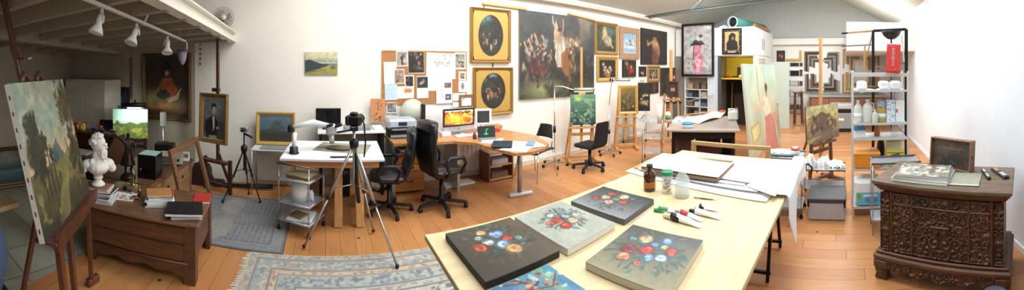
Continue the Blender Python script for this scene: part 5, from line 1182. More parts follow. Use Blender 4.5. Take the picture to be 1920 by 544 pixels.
# ------------------------------------------------------------------ carved chest at the right
carved = wood('carved_oak', '3a2313', '65432a', .42, (14, 14, 5), coat=.15); carvedtop = wood('worn_oak_top', '5a4a3a', '7d6a55', .55, (3, 24, 30))
t = thing('carved_chest', 'dark carved wooden chest with a relief front against the right wall', 'chest', (2.355, -.685, 0), math.radians(-121)); CH = t
CHM = Matrix.Translation(t.location) @ Euler((0, 0, math.radians(-121))).to_matrix().to_4x4()
hw = .50
MB().box(-hw+.03, hw-.03, .055, .54, .16, .73).build('body', carved, t)
g = MB(); g.box(-.545, .545, -.01, .6, .755, .785, b=.006); g.build('top', carvedtop, t)
g = MB(); 
for (o, z0, z1) in ((.0, .735, .755), (.018, .715, .735), (.03, .70, .715)): g.box(-.53+o, .53-o, .005+o, .59, z0, z1, b=.004)
g.build('top_moulding', wood('moulding_oak', '4a2e1b', '6e4629', .4, (3, 20, 20)), t)
g = MB(); g.box(-.54, .54, .0, .59, .155, .20, b=.012); g.box(-.52, .52, .02, .58, .20, .225, b=.008); g.build('plinth_moulding', MATS['moulding_oak'], t)
def relief(name, x0, x1, z0, z1, y, dep, seed, nx, sym=True, lower=None, fr=21.):
    w, h = x1-x0, z1-z0; nz = max(6, int(nx*h/w)); X, Z = np.meshgrid(np.linspace(0, 1, nx+1), np.linspace(0, 1, nz+1))
    xs = (np.abs(X-.5)*2 if sym else X)*w*(.5 if sym else 1); zs = Z*h
    wx = fbm(xs*fr, zs*fr, seed)*2.4; wz = fbm(xs*fr+7, zs*fr+3, seed+5)*2.4
    v = fbm(xs*fr*1.3+wx, zs*fr*1.3+wz, seed+9); rdg = np.clip(1-np.abs(v-.5)*7, 0, 1)
    H = rdg*.75+np.clip((fbm(xs*fr*2+wz, zs*fr*2, seed+11)-.42)*3, 0, 1)*.4
    R = random.Random(seed); k = max(2, int(w*h*75)) if sym else max(2, int(w*h*120))
    for i in range(k):
        cx = R.uniform(.02, w*(.5 if sym else 1)-.01); cz = R.uniform(.02, h-.02); rr = R.uniform(.03, .055)
        dx, dz = xs-cx, zs-cz; r_ = np.hypot(dx, dz); th = np.arctan2(dz, dx)
        sp = .5+.5*np.sin(r_/rr*9+th*R.choice([-1, 1])+R.uniform(0, 6)); m_ = np.clip((1-r_/rr)*4, 0, 1); H = H*(1-m_)+(sp*.9+.1)*m_
    e = np.minimum(np.minimum(X*w, (1-X)*w), np.minimum(zs, h-zs)); H = H*np.clip(e/.008, 0, 1)+.95*np.clip(1-np.abs(e-.004)/.004, 0, 1)
    if lower is not None: Zb = lower(X); zs = Zb+(h-Zb)*Z
    P = np.stack([x0+X*w, y-H*dep, z0+zs], -1).reshape(-1, 3); i = np.arange(nx); j = np.arange(nz)[:, None]; b = (j*(nx+1)+i).ravel()
    me = bpy.data.meshes.new(name); me.from_pydata(P.tolist(), [], np.stack([b, b+1, b+nx+2, b+nx+1], -1).tolist()); me.materials.append(carved)
    me.polygons.foreach_set('use_smooth', [True]*len(me.polygons))
    o = bpy.data.objects.new(name, me); COL.objects.link(o); o.parent = t; return o
relief('carved_panel', -.385, .385, .235, .69, .046, .019, 4, 230)
for s_ in (-1, 1):
    relief('carved_pilaster', s_*.445-.04, s_*.445+.04, .235, .69, .043, .018, 17, 40)
    MB().box(s_*.394-.009, s_*.394+.009, .025, .06, .225, .70, b=.004).build('stile', MATS['moulding_oak'], t)
for x in (-.22, .22): MB().box(x-.008, x+.008, .026, .06, .235, .69, b=.004).build('stile', MATS['moulding_oak'], t)
MB().box(-.385, .385, .028, .06, .60, .615, b=.004).build('rail', MATS['moulding_oak'], t)
MB().box(-.075, .075, .018, .05, .47, .485, b=.004).build('lock_rail', MATS['moulding_oak'], t)
low = lambda X: .05*(1-np.abs(np.sin(X*math.pi*3))**.6)*0+.055*np.clip(1-np.abs(X-.5)*3.2, 0, 1)*-.3+.03*np.sin(X*math.pi*6)**2*.8+.01
relief('carved_apron', -.53, .53, .075, .157, .018, .016, 8, 220, lower=low)
g = MB(); g.prism([(-.53, .1), (-.5, .085), (-.3, .105), (-.1, .09), (.1, .09), (.3, .105), (.5, .085), (.53, .1), (.53, .157), (-.53, .157)], -.04, -.02, Matrix(((1, 0, 0, 0), (0, 0, -1, 0), (0, 1, 0, 0), (0, 0, 0, 1)))); g.build('apron_board', carved, t)
for sx in (-1, 1):
    for y in (.06, .5):
        g = MB(); g.lathe([(0, 0), (.05, 0), (.055, .02), (.045, .045), (.055, .07), (.05, .095), (0, .095)], 4, Tm(sx*.475, y, 0, rz=math.pi/4) @ Matrix.Diagonal((1.25, 1.25, 1, 1))); g.box(sx*.475-.06, sx*.475+.06, y-.06, y+.06, .09, .156, b=.01); g.build('bracket_foot', carved, t)
g = MB(); g.box(.47, .476, .12, .48, .28, .66, b=.002); g.build('side_panel', MATS['moulding_oak'], t)
CZ = .786
c, a, w, d = rect_px([(1678, 333), (1778, 345), (1787, 318), (1692, 311)], CZ+.02)
spec = [('lowest white book of the stack on the carved chest', 'e2e4e2', 1.0, .022), ('grey book in the middle of the stack on the carved chest', '9fa5a6', .97, .016), ('photo book with a stony brown cover topping the stack on the carved chest', 'a9a294', .93, .014)]
z = CZ+.001
for i, (lb, cl, k, th) in enumerate(spec):
    o = thing('book', lb, 'book', (c.x, c.y, z), a+(i-1)*.05, 'books on the carved chest')
    MB().box(-w/2*k, w/2*k, -d/2*k, d/2*k, .002, th-.002).build('pages', paper, o)
    g = MB(); g.box(-w/2*k-.003, w/2*k+.003, -d/2*k-.003, d/2*k+.003, th-.002, th); g.box(-w/2*k-.003, w/2*k+.003, -d/2*k-.003, d/2*k+.003, 0, .002); g.box(-w/2*k-.003, w/2*k+.003, d/2*k, d/2*k+.003, 0, th)
    g.build('cover', mat('book_'+cl, cl, .5), o)
    if i == 2: Art(w*k, d*k, 70, '8d8a80').colmix('d9d6c8', 9, 3, .5, .9, .1).colmix('6b5a3c', 6, 8, .55, .9, .1, lambda x, y: x > .5).colmix('4a463e', 14, 5, .6, .8).mesh('cover_picture', Tm(-w*k/2, -d*k/2, th+.0005, rx=-math.pi/2), o, None, w*k, d*k)
    z += th+.0006
c, a, w, d = rect_px([(1776, 347), (1836, 349), (1840, 327), (1784, 322)], CZ+.004)
o = thing('envelope', 'grey-green flat card lying right of the book stack on the chest', 'card', (c.x, c.y, CZ+.001), a); MB().box(-w/2, w/2, -d/2, d/2, 0, .006, b=.001).build('card', mat('grey_green_card', '9b9c8a', .7), o); MB().box(-w/2, w/2, -d/2, -d/2+.02, .006, .0075).build('strip', mat('pale_strip', 'cfd2c8', .6), o)
# upright wooden box with its lettered inside
A = at(1742, 312, CZ); B = at(1818, 326, CZ); a = face(A, B); w = (B-A).xy.length; m_ = (A+B)/2; h_ = .265
o = thing('wooden_case', 'shallow wooden case standing open on its edge, dark lettered inside, on the carved chest', 'case', (m_.x, m_.y, CZ+.002), 0, None, (-.10, 0, a))
wb = wood('case_wood', '7a5238', '996c4c', .45, (20, 20, 4)); T_ = .012
for nm, b in (('side', (-w/2, -w/2+T_, 0, .09, 0, h_)), ('side', (w/2-T_, w/2, 0, .09, 0, h_)), ('side', (-w/2+T_, w/2-T_, 0, .09, 0, T_)), ('side', (-w/2+T_, w/2-T_, 0, .09, h_-T_, h_))): MB().box(*b, b=.002).build(nm, wb, o)
iw, ih = w-2*T_, h_-2*T_
MB().box(-iw/2, iw/2, .03, .04, T_, h_-T_).build('back', mat('case_inside', '3f3129', .7), o)
Art(iw, ih, 90, '3d3029').colmix('5c4c40', 5, 4, .5, .8).blob(.5, .3, .4, .12, '2c221c', .5).blob(.3, .62, .2, .1, '6b4a3c', .6, 0, .6).colmix('4a5048', 8, 6, .58, .6).mesh('inner_board', Tm(-iw/2, .0295, T_), o, None, iw, ih)
scribble(o, (-.01, .0275, h_*.68), iw*.8, .022, mat('faded_lettering', 'b3a894', .6), (0, 0, 0), 12); MB().box(w/2-.001, w/2+.004, .035, .055, h_*.42, h_*.52).build('latch', mat('dark_brass', '5b4a2a', .4, .6), o)
for i, (p0, p1, lb) in enumerate((((1842, 320), (1855, 338), 'dark knife with a shiny tip, left of the two on the chest'), ((1862, 318), (1888, 336), 'black handset with silver and orange buttons at the right end of the chest'))):
    A = at(*p0, CZ); B = at(*p1, CZ); a = face(A, B); L = (B-A).length
    o = thing('handset' if i else 'pocket_knife', lb, 'tool', (A.x, A.y, CZ+.001), a); hw_ = .026 if i else .016
    MB().box(0, L, -hw_, hw_, 0, .02, b=.006).build('body', blk, o); MB().box(L*.1, L*.4, -hw_*.6, hw_*.6, .02, .023, b=.001).build('button_plate', mat('orange_key' if i else 'steel_key', 'c97f52' if i else 'c9cbcc', .4), o); MB().box(L*.55, L*.9, -hw_*.7, hw_*.7, .02, .023, b=.001).build('face_plate', mat('pale_blue_key', 'a9b6c2', .4), o)
# dark round canister at the bottom right
p = ray(1863, 545, 2.12)
o = thing('round_canister', 'dark blue-grey round canister on the floor before the carved chest', 'canister', (p.x-.02, p.y, 0))
MB().lathe([(0, 0), (.085, 0), (.088, .02), (.085, .2), (.075, .22), (0, .22)], 32).build('body', mat('slate_plastic', '3c424d', .4), o)
MB().lathe([(.055, .22), (.086, .215), (.09, .228), (.082, .24), (.055, .238)], 32).build('ring', mat('slate_ring', '555c68', .35), o); MB().lathe([(0, .222), (.03, .224), (.028, .24), (0, .242)], 20).build('knob', blk, o)
MB().bar((-.04, 0, .234), (.04, 0, .234), .012).build('handle', steel, o)
# ------------------------------------------------------------------ computer desk
deskwood = wood('beech_desk', 'b0794a', 'c8935e', .4, (3, 18, 20), coat=.2); orangew = wood('alder_drawers', 'b5743c', 'c98a50', .45, (3, 20, 25))
leather = mat('black_leather', '17171a', .35, var=.2, scale=30, bump=.15, coat=.2)
pts = [(.82, 4.6), (.84, 3.99)]+[tuple(at(x, y, .74).xy) for x, y in ((800, 268), (850, 265), (890, 268), (930, 279), (965, 288), (1000, 285), (1022, 277), (1029, 269))]+[(2.72, 3.7), (2.62, 4.15), (2.5, 4.6)]
t = thing('corner_desk', 'curved beech computer desk along the long wall', 'desk', (0, 0, 0))
MB().prism(pts, .71, .742).build('desktop', deskwood, t)
MB().tube([(2.4, 3.6, .06), (2.4, 3.6, .71)], .032, 14).build('leg', steel, t)
g = MB(); g.bar((2.25, 3.63, .025), (2.58, 3.57, .025), .07, .045, .01); g.build('foot', mat('silver_paint', 'c3c6ce', .35, .3), t)
for x in (.86, 1.75): MB().box(x-.02, x+.02, 4.1, 4.55, 0, .71).build('side_leg', steel, t)
# drawer unit
t = thing('drawer_unit', 'orange wood drawer unit of three drawers under the desk', 'drawers', (1.12, 4.28, 0))
MB().box(-.21, .21, .02, .34, .02, .5, b=.004).build('carcass', orangew, t)
for z0, z1 in ((.03, .28), (.29, .385), (.395, .49)):
    d_ = MB().box(-.205, .205, 0, .02, z0, z1, b=.004).build('drawer', orangew, t)
    MB().tube([(-.05, -.001, (z0+z1)/2+.02), (-.04, -.02, (z0+z1)/2), (.04, -.02, (z0+z1)/2), (.05, -.001, (z0+z1)/2+.02)], .005, 8).build('handle', blkm, d_)
def flat(name, label, cat, x0, x1, y0, y1, z, h, m, part='body', rz=0, grp=None, b=.002, lid=None):
    o = thing(name, label, cat, ((x0+x1)/2, (y0+y1)/2, z+.0012), rz, grp); w, d = abs(x1-x0)/2, abs(y1-y0)/2
    MB().box(-w, w, -d, d, 0, h, b=b).build(part, m, o)
    if lid: MB().box(-w+.008, w-.008, -d+.008, d-.008, h, h+.003).build('top_face', lid, o)
    return o
z = .5
for i, (cl, h, nm) in enumerate((('d8d6cf', .02, 'white'), ('8a6f52', .018, 'brown'), ('e6e6e2', .03, 'cream'), ('6e7c86', .02, 'blue-grey'))):
    flat('paper_stack', '%s paper bundle, %s on the drawer unit' % (nm, ['lowest', 'second', 'third', 'topmost'][i]), 'papers', .95+.02*i, 1.24, 4.34, 4.56, z, h, mat('bundle_'+nm, cl, .8), rz=.06*i, grp='paper bundles on the drawer unit'); z += h+.0015
# printer and trays
t = thing('printer_shelf', 'black and grey letter trays carrying the printer', 'letter trays', (1.04, 4.42, .7435))
for z in (0, .05, .1): MB().box(-.19, .19, -.14, .14, z, z+.008, b=.002).build('tray', mat('tray_grey', '6f767c', .5), t)
for sx in (-1, 1): MB().box(sx*.19-.006, sx*.19+.006, -.14, .14, 0, .108).build('side_wall', blk, t)
flat('paper_ream', 'white paper in the lower letter tray', 'papers', .86, 1.18, 4.3, 4.54, .751, .03, paper); flat('paper_ream', 'dark blue folder in the upper letter tray', 'papers', .86, 1.18, 4.3, 4.54, .801, .035, mat('navy_folder', '2b3650', .6))
t = thing('printer', 'silver printer on the letter trays under the cork board', 'printer', (1.02, 4.42, .854))
MB().box(-.2, .2, -.15, .15, 0, .14, b=.03).build('body', mat('printer_silver', 'b4bac2', .35), t); MB().box(-.17, .17, -.155, -.14, .015, .04, b=.004).build('paper_slot', blk, t); MB().box(-.06, .06, -.16, -.14, .055, .105, b=.01).build('control_panel', mat('panel_navy', '2a3342', .3), t)
g = MB(); g.box(-.16, .16, -.25, -.14, .012, .02, b=.002); g.build('out_tray', mat('tray_grey', '6f767c', .5), t)
t = thing('pale_disc', 'big round pale green-grey disc standing behind the printer and monitor', 'disc', (onY(774, 208, 4.58).x, 4.6, onY(774, 208, 4.58).z-.17), 0)
g = MB(); g.lathe([(0, -.008), (.17, -.008), (.17, .008), (0, .008)], 40, Tm(0, 0, .17, rx=math.pi/2-.1)); g.build('disc', mat('pale_sage', 'c3cabd', .5), t); MB().box(-.08, .08, -.05, .05, -.2, .004).build('stand', blk, t)
def pY(x, y, Y): return onY(x, y, Y)
A = pY(797, 250, 4.5); B = pY(828, 200, 4.5)
t = thing('white_divider', 'white desk divider panel between the black speaker and the computer', 'panel', ((A.x+B.x)/2, 4.5, .743)); MB().box(-(B.x-A.x)/2, (B.x-A.x)/2, -.01, .01, 0, B.z-.743, b=.003).build('panel', whp, t); MB().box(-.1, .1, -.04, .04, 0, .012).build('foot', whp, t)
p = pY(793, 222, 4.4)
t = thing('slim_speaker', 'slim tall black speaker left of the computer', 'speaker', (p.x, 4.4, .743)); MB().box(-.026, .026, -.04, .04, .02, .43, b=.006).build('cabinet', blk, t); MB().box(-.05, .05, -.06, .06, 0, .02, b=.004).build('foot', blk, t)
# all in one computer
A, B = pY(828.5, 240, 4.3), pY(890, 201, 4.3); w = B.x-A.x; zt = B.z; cx = (A.x+B.x)/2
t = thing('desktop_computer', 'silver all-in-one computer showing a fiery orange picture', 'computer', (cx, 4.3, .743), .1)
MB().box(-w/2, w/2, -.012, .012, .04, zt-.743, b=.008).build('casing', mat('aluminium', 'c4c8cc', .3, .6), t); MB().box(-w/2+.004, w/2-.004, -.016, -.012, .115, zt-.747).build('bezel', blk, t)
sw, sh = w-.05, zt-.743-.16
a = Art(sw, sh, 90, 'd9681c').grad('e08a2a', 'b8481a', 0, 1).colmix('f7c04a', 5, 3, .5, .9, .12).colmix('7a2410', 7, 9, .56, .9, .08).blob(.45, .45, .25, .2, 'f5a83c', .9, 0, .8)
a.over((a.y/a.k > .94)*1., 'b8c4c8').scat(26, .9, .98, .1, .9, .008, .016, ['4c8c6c', 'd9d9d0', '3c5c7c', 'b84a3c'], 4).scat(30, .02, .9, .8, .93, .01, .03, ['2c1a12', '3c5c3c', '8c3a1c'], 6).over((a.y/a.k < .05)*1., '3a3030')
scr = painted(.2, 1.1, 'lit_screen'); a.mesh('screen', Tm(-sw/2, -.0165, .13), t, scr, sw, sh)
MB().lathe([(0, 0), (.008, 0), (.008, .002), (0, .002)], 12, Tm(0, -.0125, .078, rx=math.pi/2)).build('badge', blk, t)
g = MB(); g.box(-.08, .08, -.07, .08, 0, .008, b=.003); g.bar((0, .06, .004), (0, .015, .2), .12, .008); g.build('stand', MATS['aluminium'], t)
flat('keyboard', 'slim white keyboard lying before the computer', 'keyboard', 1.72, 2.08, 4.08, 4.19, .742, .012, whp, lid=mat('key_grey', 'dfe3ea', .5)); flat('computer_mouse', 'small white mouse right of the keyboard', 'mouse', 2.12, 2.17, 4.1, 4.18, .742, .025, whp, b=.012)
flat('document_box', 'white document box under the left of the computer', 'box', 1.55, 1.68, 4.2, 4.32, .742, .05, mat('pale_blue_box', 'dfe4ee', .6))
A, B = pY(893, 235, 4.35), pY(918.5, 203, 4.35); w = B.x-A.x
t = thing('white_monitor', 'white-framed small monitor with a dark screen right of the computer', 'monitor', ((A.x+B.x)/2, 4.35, .743), -.25)
h0, h1 = A.z-.743, B.z-.743; MB().box(-w*.55, w*.55, -.015, .015, h0, h1, b=.006).build('casing', whp, t); MB().box(-w*.4, w*.4, -.018, -.015, h0+.035, h1-.03).build('screen', mat('dark_screen', '3c4043', .2), t); MB().box(-.02, .02, 0, .02, .01, h0+.02).build('neck', whp, t); MB().lathe([(0, 0), (.07, 0), (.07, .012), (0, .012)], 20).build('base', whp, t)
p = at(916, 262, .745); t = thing('small_laptop', 'small laptop with a green trace on its black screen', 'laptop', (p.x, p.y, .744), -.2)
MB().box(-.12, .12, -.09, .08, 0, .015, b=.003).build('base', mat('aluminium', 'c4c8cc', .3, .6), t); MB().box(-.12, .12, -.004, .004, 0, .15, Tm(0, .08, .012, rx=-.25), .003).build('lid', blk, t)
Art(.22, .13, 60, '0c1416').line((.45, .2), (.5, .75), .02, '33d17a').line((.35, .3), (.6, .3), .02, '33d17a').line((.5, .75), (.62, .8), .02, '2aa663').mesh('screen', Tm(0, .08, .012, rx=-.25) @ Tm(-.11, -.0045, .01), t, scr, .22, .13)
p = at(893, 262, .742); bottle('pen_pot', 'small dark red pot right of the computer stand', (p.x, p.y+.05, .743), .025, .09, mat('pot_wine', '6b2f2a', .5), blk)
def flatpx(name, label, cat, pts, z, h, m, grp=None, **k):
    c, a, w, d = rect_px(pts, z+h); o = thing(name, label, cat, (c.x, c.y, z+.0012), a, grp); MB().box(-w/2, w/2, -d/2, d/2, 0, h, b=k.get('b', .0)).build(k.get('part', 'sheet'), m, o); return o
flatpx('desk_paper', 'big white paper across the rounded end of the desk', 'paper', [(935, 282), (985, 285), (1010, 268), (965, 264)], .742, .003, paper, 'papers on the rounded desk end'); flatpx('desk_paper', 'white paper with blue handwriting at the right tip of the desk', 'paper', [(985, 280), (1018, 273), (1005, 264), (975, 268)], .7465, .003, cool, 'papers on the rounded desk end')
flatpx('desk_paper', 'white paper under the small laptop', 'paper', [(900, 268), (935, 270), (945, 260), (912, 258)], .742, .0015, paper, 'papers on the rounded desk end')
flatpx('blue_scribble', 'crumpled blue cloth on the papers of the desk', 'cloth', [(985, 272), (1000, 272), (1005, 265), (990, 264)], .751, .012, mat('cloth_blue', '6f8fae', .8), part='cloth', b=.004)
flatpx('dark_pouch', 'dark blue pouch on the desk before the small laptop', 'pouch', [(920, 274), (958, 273), (963, 264), (925, 263)], .746, .03, mat('navy_pouch', '1f2a3f', .6), part='pouch', b=.012)
flat('red_book', 'red book behind the small laptop', 'book', 2.32, 2.46, 4.2, 4.32, .742, .03, mat('book_red', 'b5302c', .5)); t = flat('wooden_tray', 'light wooden tray at the back right of the desk', 'tray', 2.30, 2.6, 4.38, 4.55, .742, .05, deskwood)
# under the desk
A = pY(836, 325, 4.62); B = pY(917, 275, 4.62)
t = thing('radiator', 'white panel radiator on the wall under the desk', 'radiator', ((A.x+B.x)/2, 4.62, .04)); w = B.x-A.x
MB().box(-w/2, w/2, -.04, .04, .06, .5, b=.01).build('panel', mat('radiator_white', 'd9d8d0', .5), t)
for i in range(9): MB().box(-w/2+.04+i*(w-.1)/8.5, -w/2+.06+i*(w-.1)/8.5, -.05, -.04, .1, .46, b=.004).build('rib', MATS['radiator_white'], t)
for s_ in (-1, 1): MB().box(s_*w*.4-.02, s_*w*.4+.02, -.02, .06, -.04, .07).build('bracket', MATS['radiator_white'], t)
t = thing('low_shelf_unit', 'low brown shelf unit holding papers under the rounded desk end', 'shelf', (2.50, 4.4, 0)); 
for z in (.02, .22, .4): MB().box(-.2, .2, -.16, .16, z, z+.018).build('shelf', deskwood, t)
for s_ in (-1, 1): MB().box(s_*.2-.01, s_*.2+.01, -.16, .16, 0, .42).build('side_panel', wood('brown_side', '7a4a2c', '8f5c3a', .5, (20, 20, 3)), t)
flat('paper_bundle', 'greyish paper bundle on the middle of the low shelf unit', 'papers', 2.36, 2.64, 4.28, 4.5, .238, .07, mat('greyish_paper', 'a9a7b0', .8)); flat('paper_bundle', 'brown folder pile on the bottom of the low shelf unit', 'papers', 2.36, 2.64, 4.28, 4.5, .038, .08, mat('folder_brown', '6f5340', .8))
flat('floor_papers', 'loose papers on the floor before the radiator', 'papers', 1.62, 2.1, 4.3, 4.5, 0, .02, paper, rz=.1); flat('floor_papers', 'white plastic sack slumped beside the drawer unit', 'sack', .62, .84, 4.35, 4.55, 0, .3, mat('sack_grey', 'c3c8cf', .5), b=.08)

# ------------------------------------------------------------------ chairs
def swivel_base(t, r=.31, n=5, top=.42, m=None, a0=.3):
    m = m or blk
    for k in range(n):
        a = a0+2*math.pi*k/n; c_, s_ = math.cos(a), math.sin(a)
        MB().bar((.03*c_, .03*s_, .1), (r*c_, r*s_, .07), .05, .028, .006).build('spoke', m, t)
        w = MB(); w.tube([(r*c_-.02*s_, r*s_+.02*c_, .028), (r*c_+.02*s_, r*s_-.02*c_, .028)], .028, 12); w.bar((r*c_, r*s_, .03), (r*c_, r*s_, .075), .03); w.build('castor', blk, t)
    MB().lathe([(0, .06), (.05, .06), (.045, .14), (.028, .16), (.028, top), (0, top)], 16).build('column', mat('gas_column', '2a2a2c', .3, .5), t)
def exec_chair(label, loc, rz, s=1., tilt=.12):
    t = thing('office_chair', label, 'office chair', loc, rz, None); t.scale = (s, s, s); swivel_base(t)
    MB().box(-.12, .12, -.14, .14, .40, .44, b=.01).build('seat_plate', blkm, t)
    def cushion(u, v):
        a = u*2*math.pi; e = (v-.5)*math.pi; cx = math.copysign(abs(math.cos(a))**.45, math.cos(a)); cy = math.copysign(abs(math.sin(a))**.45, math.sin(a)); ce = abs(math.cos(e))**.5
        return (.26*cx*ce, .25*cy*ce-.02, .49+.055*math.sin(e)*(1+.2*cy))
    MB().grid(cushion, 40, 14).build('seat', leather, t)
    def back(u, v):
        a = u*2*math.pi; z = v; wd = .235*(1-.18*max(0, (z-.75)*4)**2)*(.86+.14*math.sin(z*3.1)); cap = min(1, math.sqrt(max(0, 1-max(0, (z-.93)/.07)**2))+.0, math.sqrt(max(0, 1-max(0, (.06-z)/.06)**2))+.05) 
        cx = math.copysign(abs(math.cos(a))**.5, math.cos(a)); th = .05+.012*math.cos(z*26)*(1 if math.sin(a) < 0 else 0)+(.02 if z > .78 else 0)
        return (wd*cx*max(cap, .02), .2+z*tilt*.7+.05*math.sin(z*3.1+.4)-.04+math.sin(a)*th*max(cap, .05), .47+z*.66)
    MB().grid(back, 36, 40).build('backrest', leather, t)
    for sx in (-1, 1):
        MB().tube([(sx*.24, .1, .46), (sx*.30, .08, .5), (sx*.31, .14, .64), (sx*.30, .08, .69), (sx*.30, -.12, .68), (sx*.29, -.17, .6), (sx*.25, -.12, .47)], [.018, .02, .022, .026, .026, .02, .016], 10).build('armrest', blk, t)
    return t
exec_chair('high-backed black leather chair in front of the computer', (1.37, 3.74, 0), math.radians(104), .95, .08)
exec_chair('black leather office chair turned left to the drawing table', (.74, 3.80, 0), math.radians(-98), .86, .25)
t = thing('task_chair', 'small black swivel chair before the castor lamp and green painting', 'office chair', (3.93, 3.82, 0), math.radians(185)); swivel_base(t, .27, 5, .36); 
MB().box(-.2, .2, -.2, .2, .37, .43, b=.03).build('seat', mat('black_fabric', '19191c', .9, var=.2, scale=60), t)
g = MB(); g.grid(lambda u, v: (.185*math.copysign(abs(math.cos(u*6.2832))**.4, math.cos(u*6.2832))*(1-.12*v)*(1 if .04 < v < .96 else .9), .22+.05*v+.025*math.sin(u*6.2832), .42+v*.38), 28, 12); g.box(-.14, .14, .265, .275, .79, .8); g.build('backrest', MATS['black_fabric'], t); MB().bar((0, .05, .38), (0, .23, .5), .06, .02).build('back_bracket', blk, t)
t = thing('visitor_chair', 'black chair with chrome legs tucked behind the rounded desk end', 'chair', (3.03, 4.1, 0), math.radians(-80))
MB().grid(lambda u, v: ((u-.5)*.42, (v-.5)*.4, .45-.02*math.sin(u*3.14)-.03*(1-v)**3), 12, 12).build('seat', blk, t, [('SOLIDIFY', dict(thickness=.02))]); MB().grid(lambda u, v: ((u-.5)*.34*(1-.3*v), .2+.05*v+.03*math.cos((u-.5)*3), .58+v*.2), 12, 8).build('backrest', blk, t, [('SOLIDIFY', dict(thickness=.02))])
for sx in (-1, 1):
    MB().tube([(sx*.2, -.16, .44), (sx*.24, -.22, 0)], .009, 8).build('leg', chrome, t); MB().tube([(sx*.2, .16, .44), (sx*.24, .24, 0)], .009, 8).build('leg', chrome, t); MB().tube([(sx*.16, .18, .44), (sx*.15, .23, .62)], .009, 8).build('back_post', chrome, t)

# ------------------------------------------------------------------ easels with lit pictures by the long wall
def castor_lamp(label, c, H, arm, aim_z, pw, blabel=None):
    t = thing('castor_lamp', label, 'lamp', (c[0], c[1], 0))
    for k in range(5):
        a = .5+k*1.2566; MB().bar((.02*math.cos(a), .02*math.sin(a), .07), (.22*math.cos(a), .22*math.sin(a), .055), .025, .02).build('spoke', steel, t)
        w = MB(); w.tube([(.22*math.cos(a)-.012*math.sin(a), .22*math.sin(a)+.012*math.cos(a), .026), (.22*math.cos(a)+.012*math.sin(a), .22*math.sin(a)-.012*math.cos(a), .026)], .026, 10); w.build('castor', blk, t)
    MB().tube([(0, 0, .06), (0, 0, H)], .012, 8).build('pole', chrome, t); MB().tube([(0, 0, H*.42), (0, 0, H*.5)], .025, 10).build('collar', blk, t)
    q = Vector(arm)-Vector((c[0], c[1], 0)); MB().tube([(0, 0, H), (q.x*.4, q.y*.5, q.z+.05), (q.x, q.y, q.z)], .009, 8).build('arm', whp, t)
    return t
def picture_lamp(label, p, w, rz, pw, hang=True):
    t = thing('picture_lamp', label, 'lamp', p, rz)
    MB().tube([(-w/2, 0, 0), (w/2, 0, 0)], .032, 14).build('reflector', mat('lamp_silver', 'b9bcbc', .3, .6), t); MB().tube([(-w/2-.06, 0, 0), (-w/2, 0, 0)], .034, 12).build('end_cap', blk, t); MB().bar((-w/2+.02, .02, -.034), (w/2-.02, .02, -.034), .02, .01).build('lamp_strip', mat('lamp_glow', 'ffe9a0', .5, emit=3.), t)
    area('lamp_light', Vector(p)+Matrix.Rotation(rz, 3, 'Z') @ Vector((0, .0, -.06)), Matrix.Rotation(rz, 3, 'Z') @ Vector((0, .45, -1)), w*.8, .04, pw, (1, .86, .5)); return t
rz = -.55
h_easel('light wooden easel holding the green painting by the long wall', (4.18, 4.27, 0), rz, 2.05, oak, .64, .48, 1.2)
a = Art(.42, .52, 80, '3f6b64').grad('1f3a36', '4f7a70', 0, 1).blob(.3, .85, .13, .09, '8fae3c', .4).blob(.72, .85, .13, .1, '4c7a3c', .4).scat(40, .05, .95, .05, .5, .02, .06, ['2c4a44', '5c8a78', '7a9c6c', '7a988a', '34524c'], 5).colmix('8aa48c', 5, 8, .58, .6).noise(.15, 12)
picture('green_painting', 'unframed green undersea-like painting on the light easel near the task chair', 'painting', (4.18-.03, 4.27-.07, .66), rz, .46, .54, a, gold, 0, .02, lean=.03)
p = ray(1095, 168, 5.55); picture_lamp('long silver lamp over the green painting', (p.x, p.y, p.z), .36, rz, 1.2); castor_lamp('castor floor lamp on a chrome pole left of the green painting', (3.62, 4.36), 1.36, (p.x-.2, p.y+.05, p.z), 0, 0)
rz = -.75
h_easel('wooden easel holding the gold-framed picture, behind the green painting one', (5.42, 4.22, 0), rz, 1.25, oak, .70, .42, None, posts=1.25)
a = Art(.3, .45, 60, '6a5a2c').grad('33291a', '6e6236', 0, 1).scat(24, .1, .9, .1, .7, .03, .09, ['3a2f20', '7a6538', '94804a', '5b4a2e'], 6).noise(.2, 10)
picture('gold_framed_painting', 'gold-framed brown painting lit by a lamp on the second easel', 'painting', (5.40, 4.15, .72), rz, .42, .60, a, goldl, .06, .03, lean=.03)
picture('flower_still_life', 'dark unframed flower panel standing right of the gold-framed painting', 'painting', (5.78, 4.02, .76), -.9, .26, .6, Art(.24, .6, 50, '1c1713').blob(.5, .3, .35, .2, 'a0885c', .5).scat(14, .2, .8, .15, .6, .04, .1, ['b9a070', '8d7448', 'd0be94'], 3).noise(.2, 9), MATS['dark_canvas_edge'], 0, .02)
p = ray(1165, 150, 6.5); picture_lamp('silver lamp over the gold-framed painting', (p.x, p.y, p.z), .34, rz, 1.0); castor_lamp('castor floor lamp on a chrome pole left of the gold-framed painting', (4.86, 4.2), .95, (p.x-.2, p.y, p.z), 0, 0)
rz = -.9
h_easel('tall light easel holding a small dark box picture beside the grey table', (6.42, 3.72, 0), rz, 2.08, oak, 1.0, .4, None, mastw=.07)
picture('box_picture', 'small dark wooden box picture on the tall light easel', 'picture', (6.37, 3.65, 1.025), rz, .25, .36, Art(.2, .3, 36, '3c2a20').poly([(.2, .35), (.8, .35), (.8, .6), (.2, .6)], 'a98e7a').noise(.2, 8), walnut, .04, .05, 2)

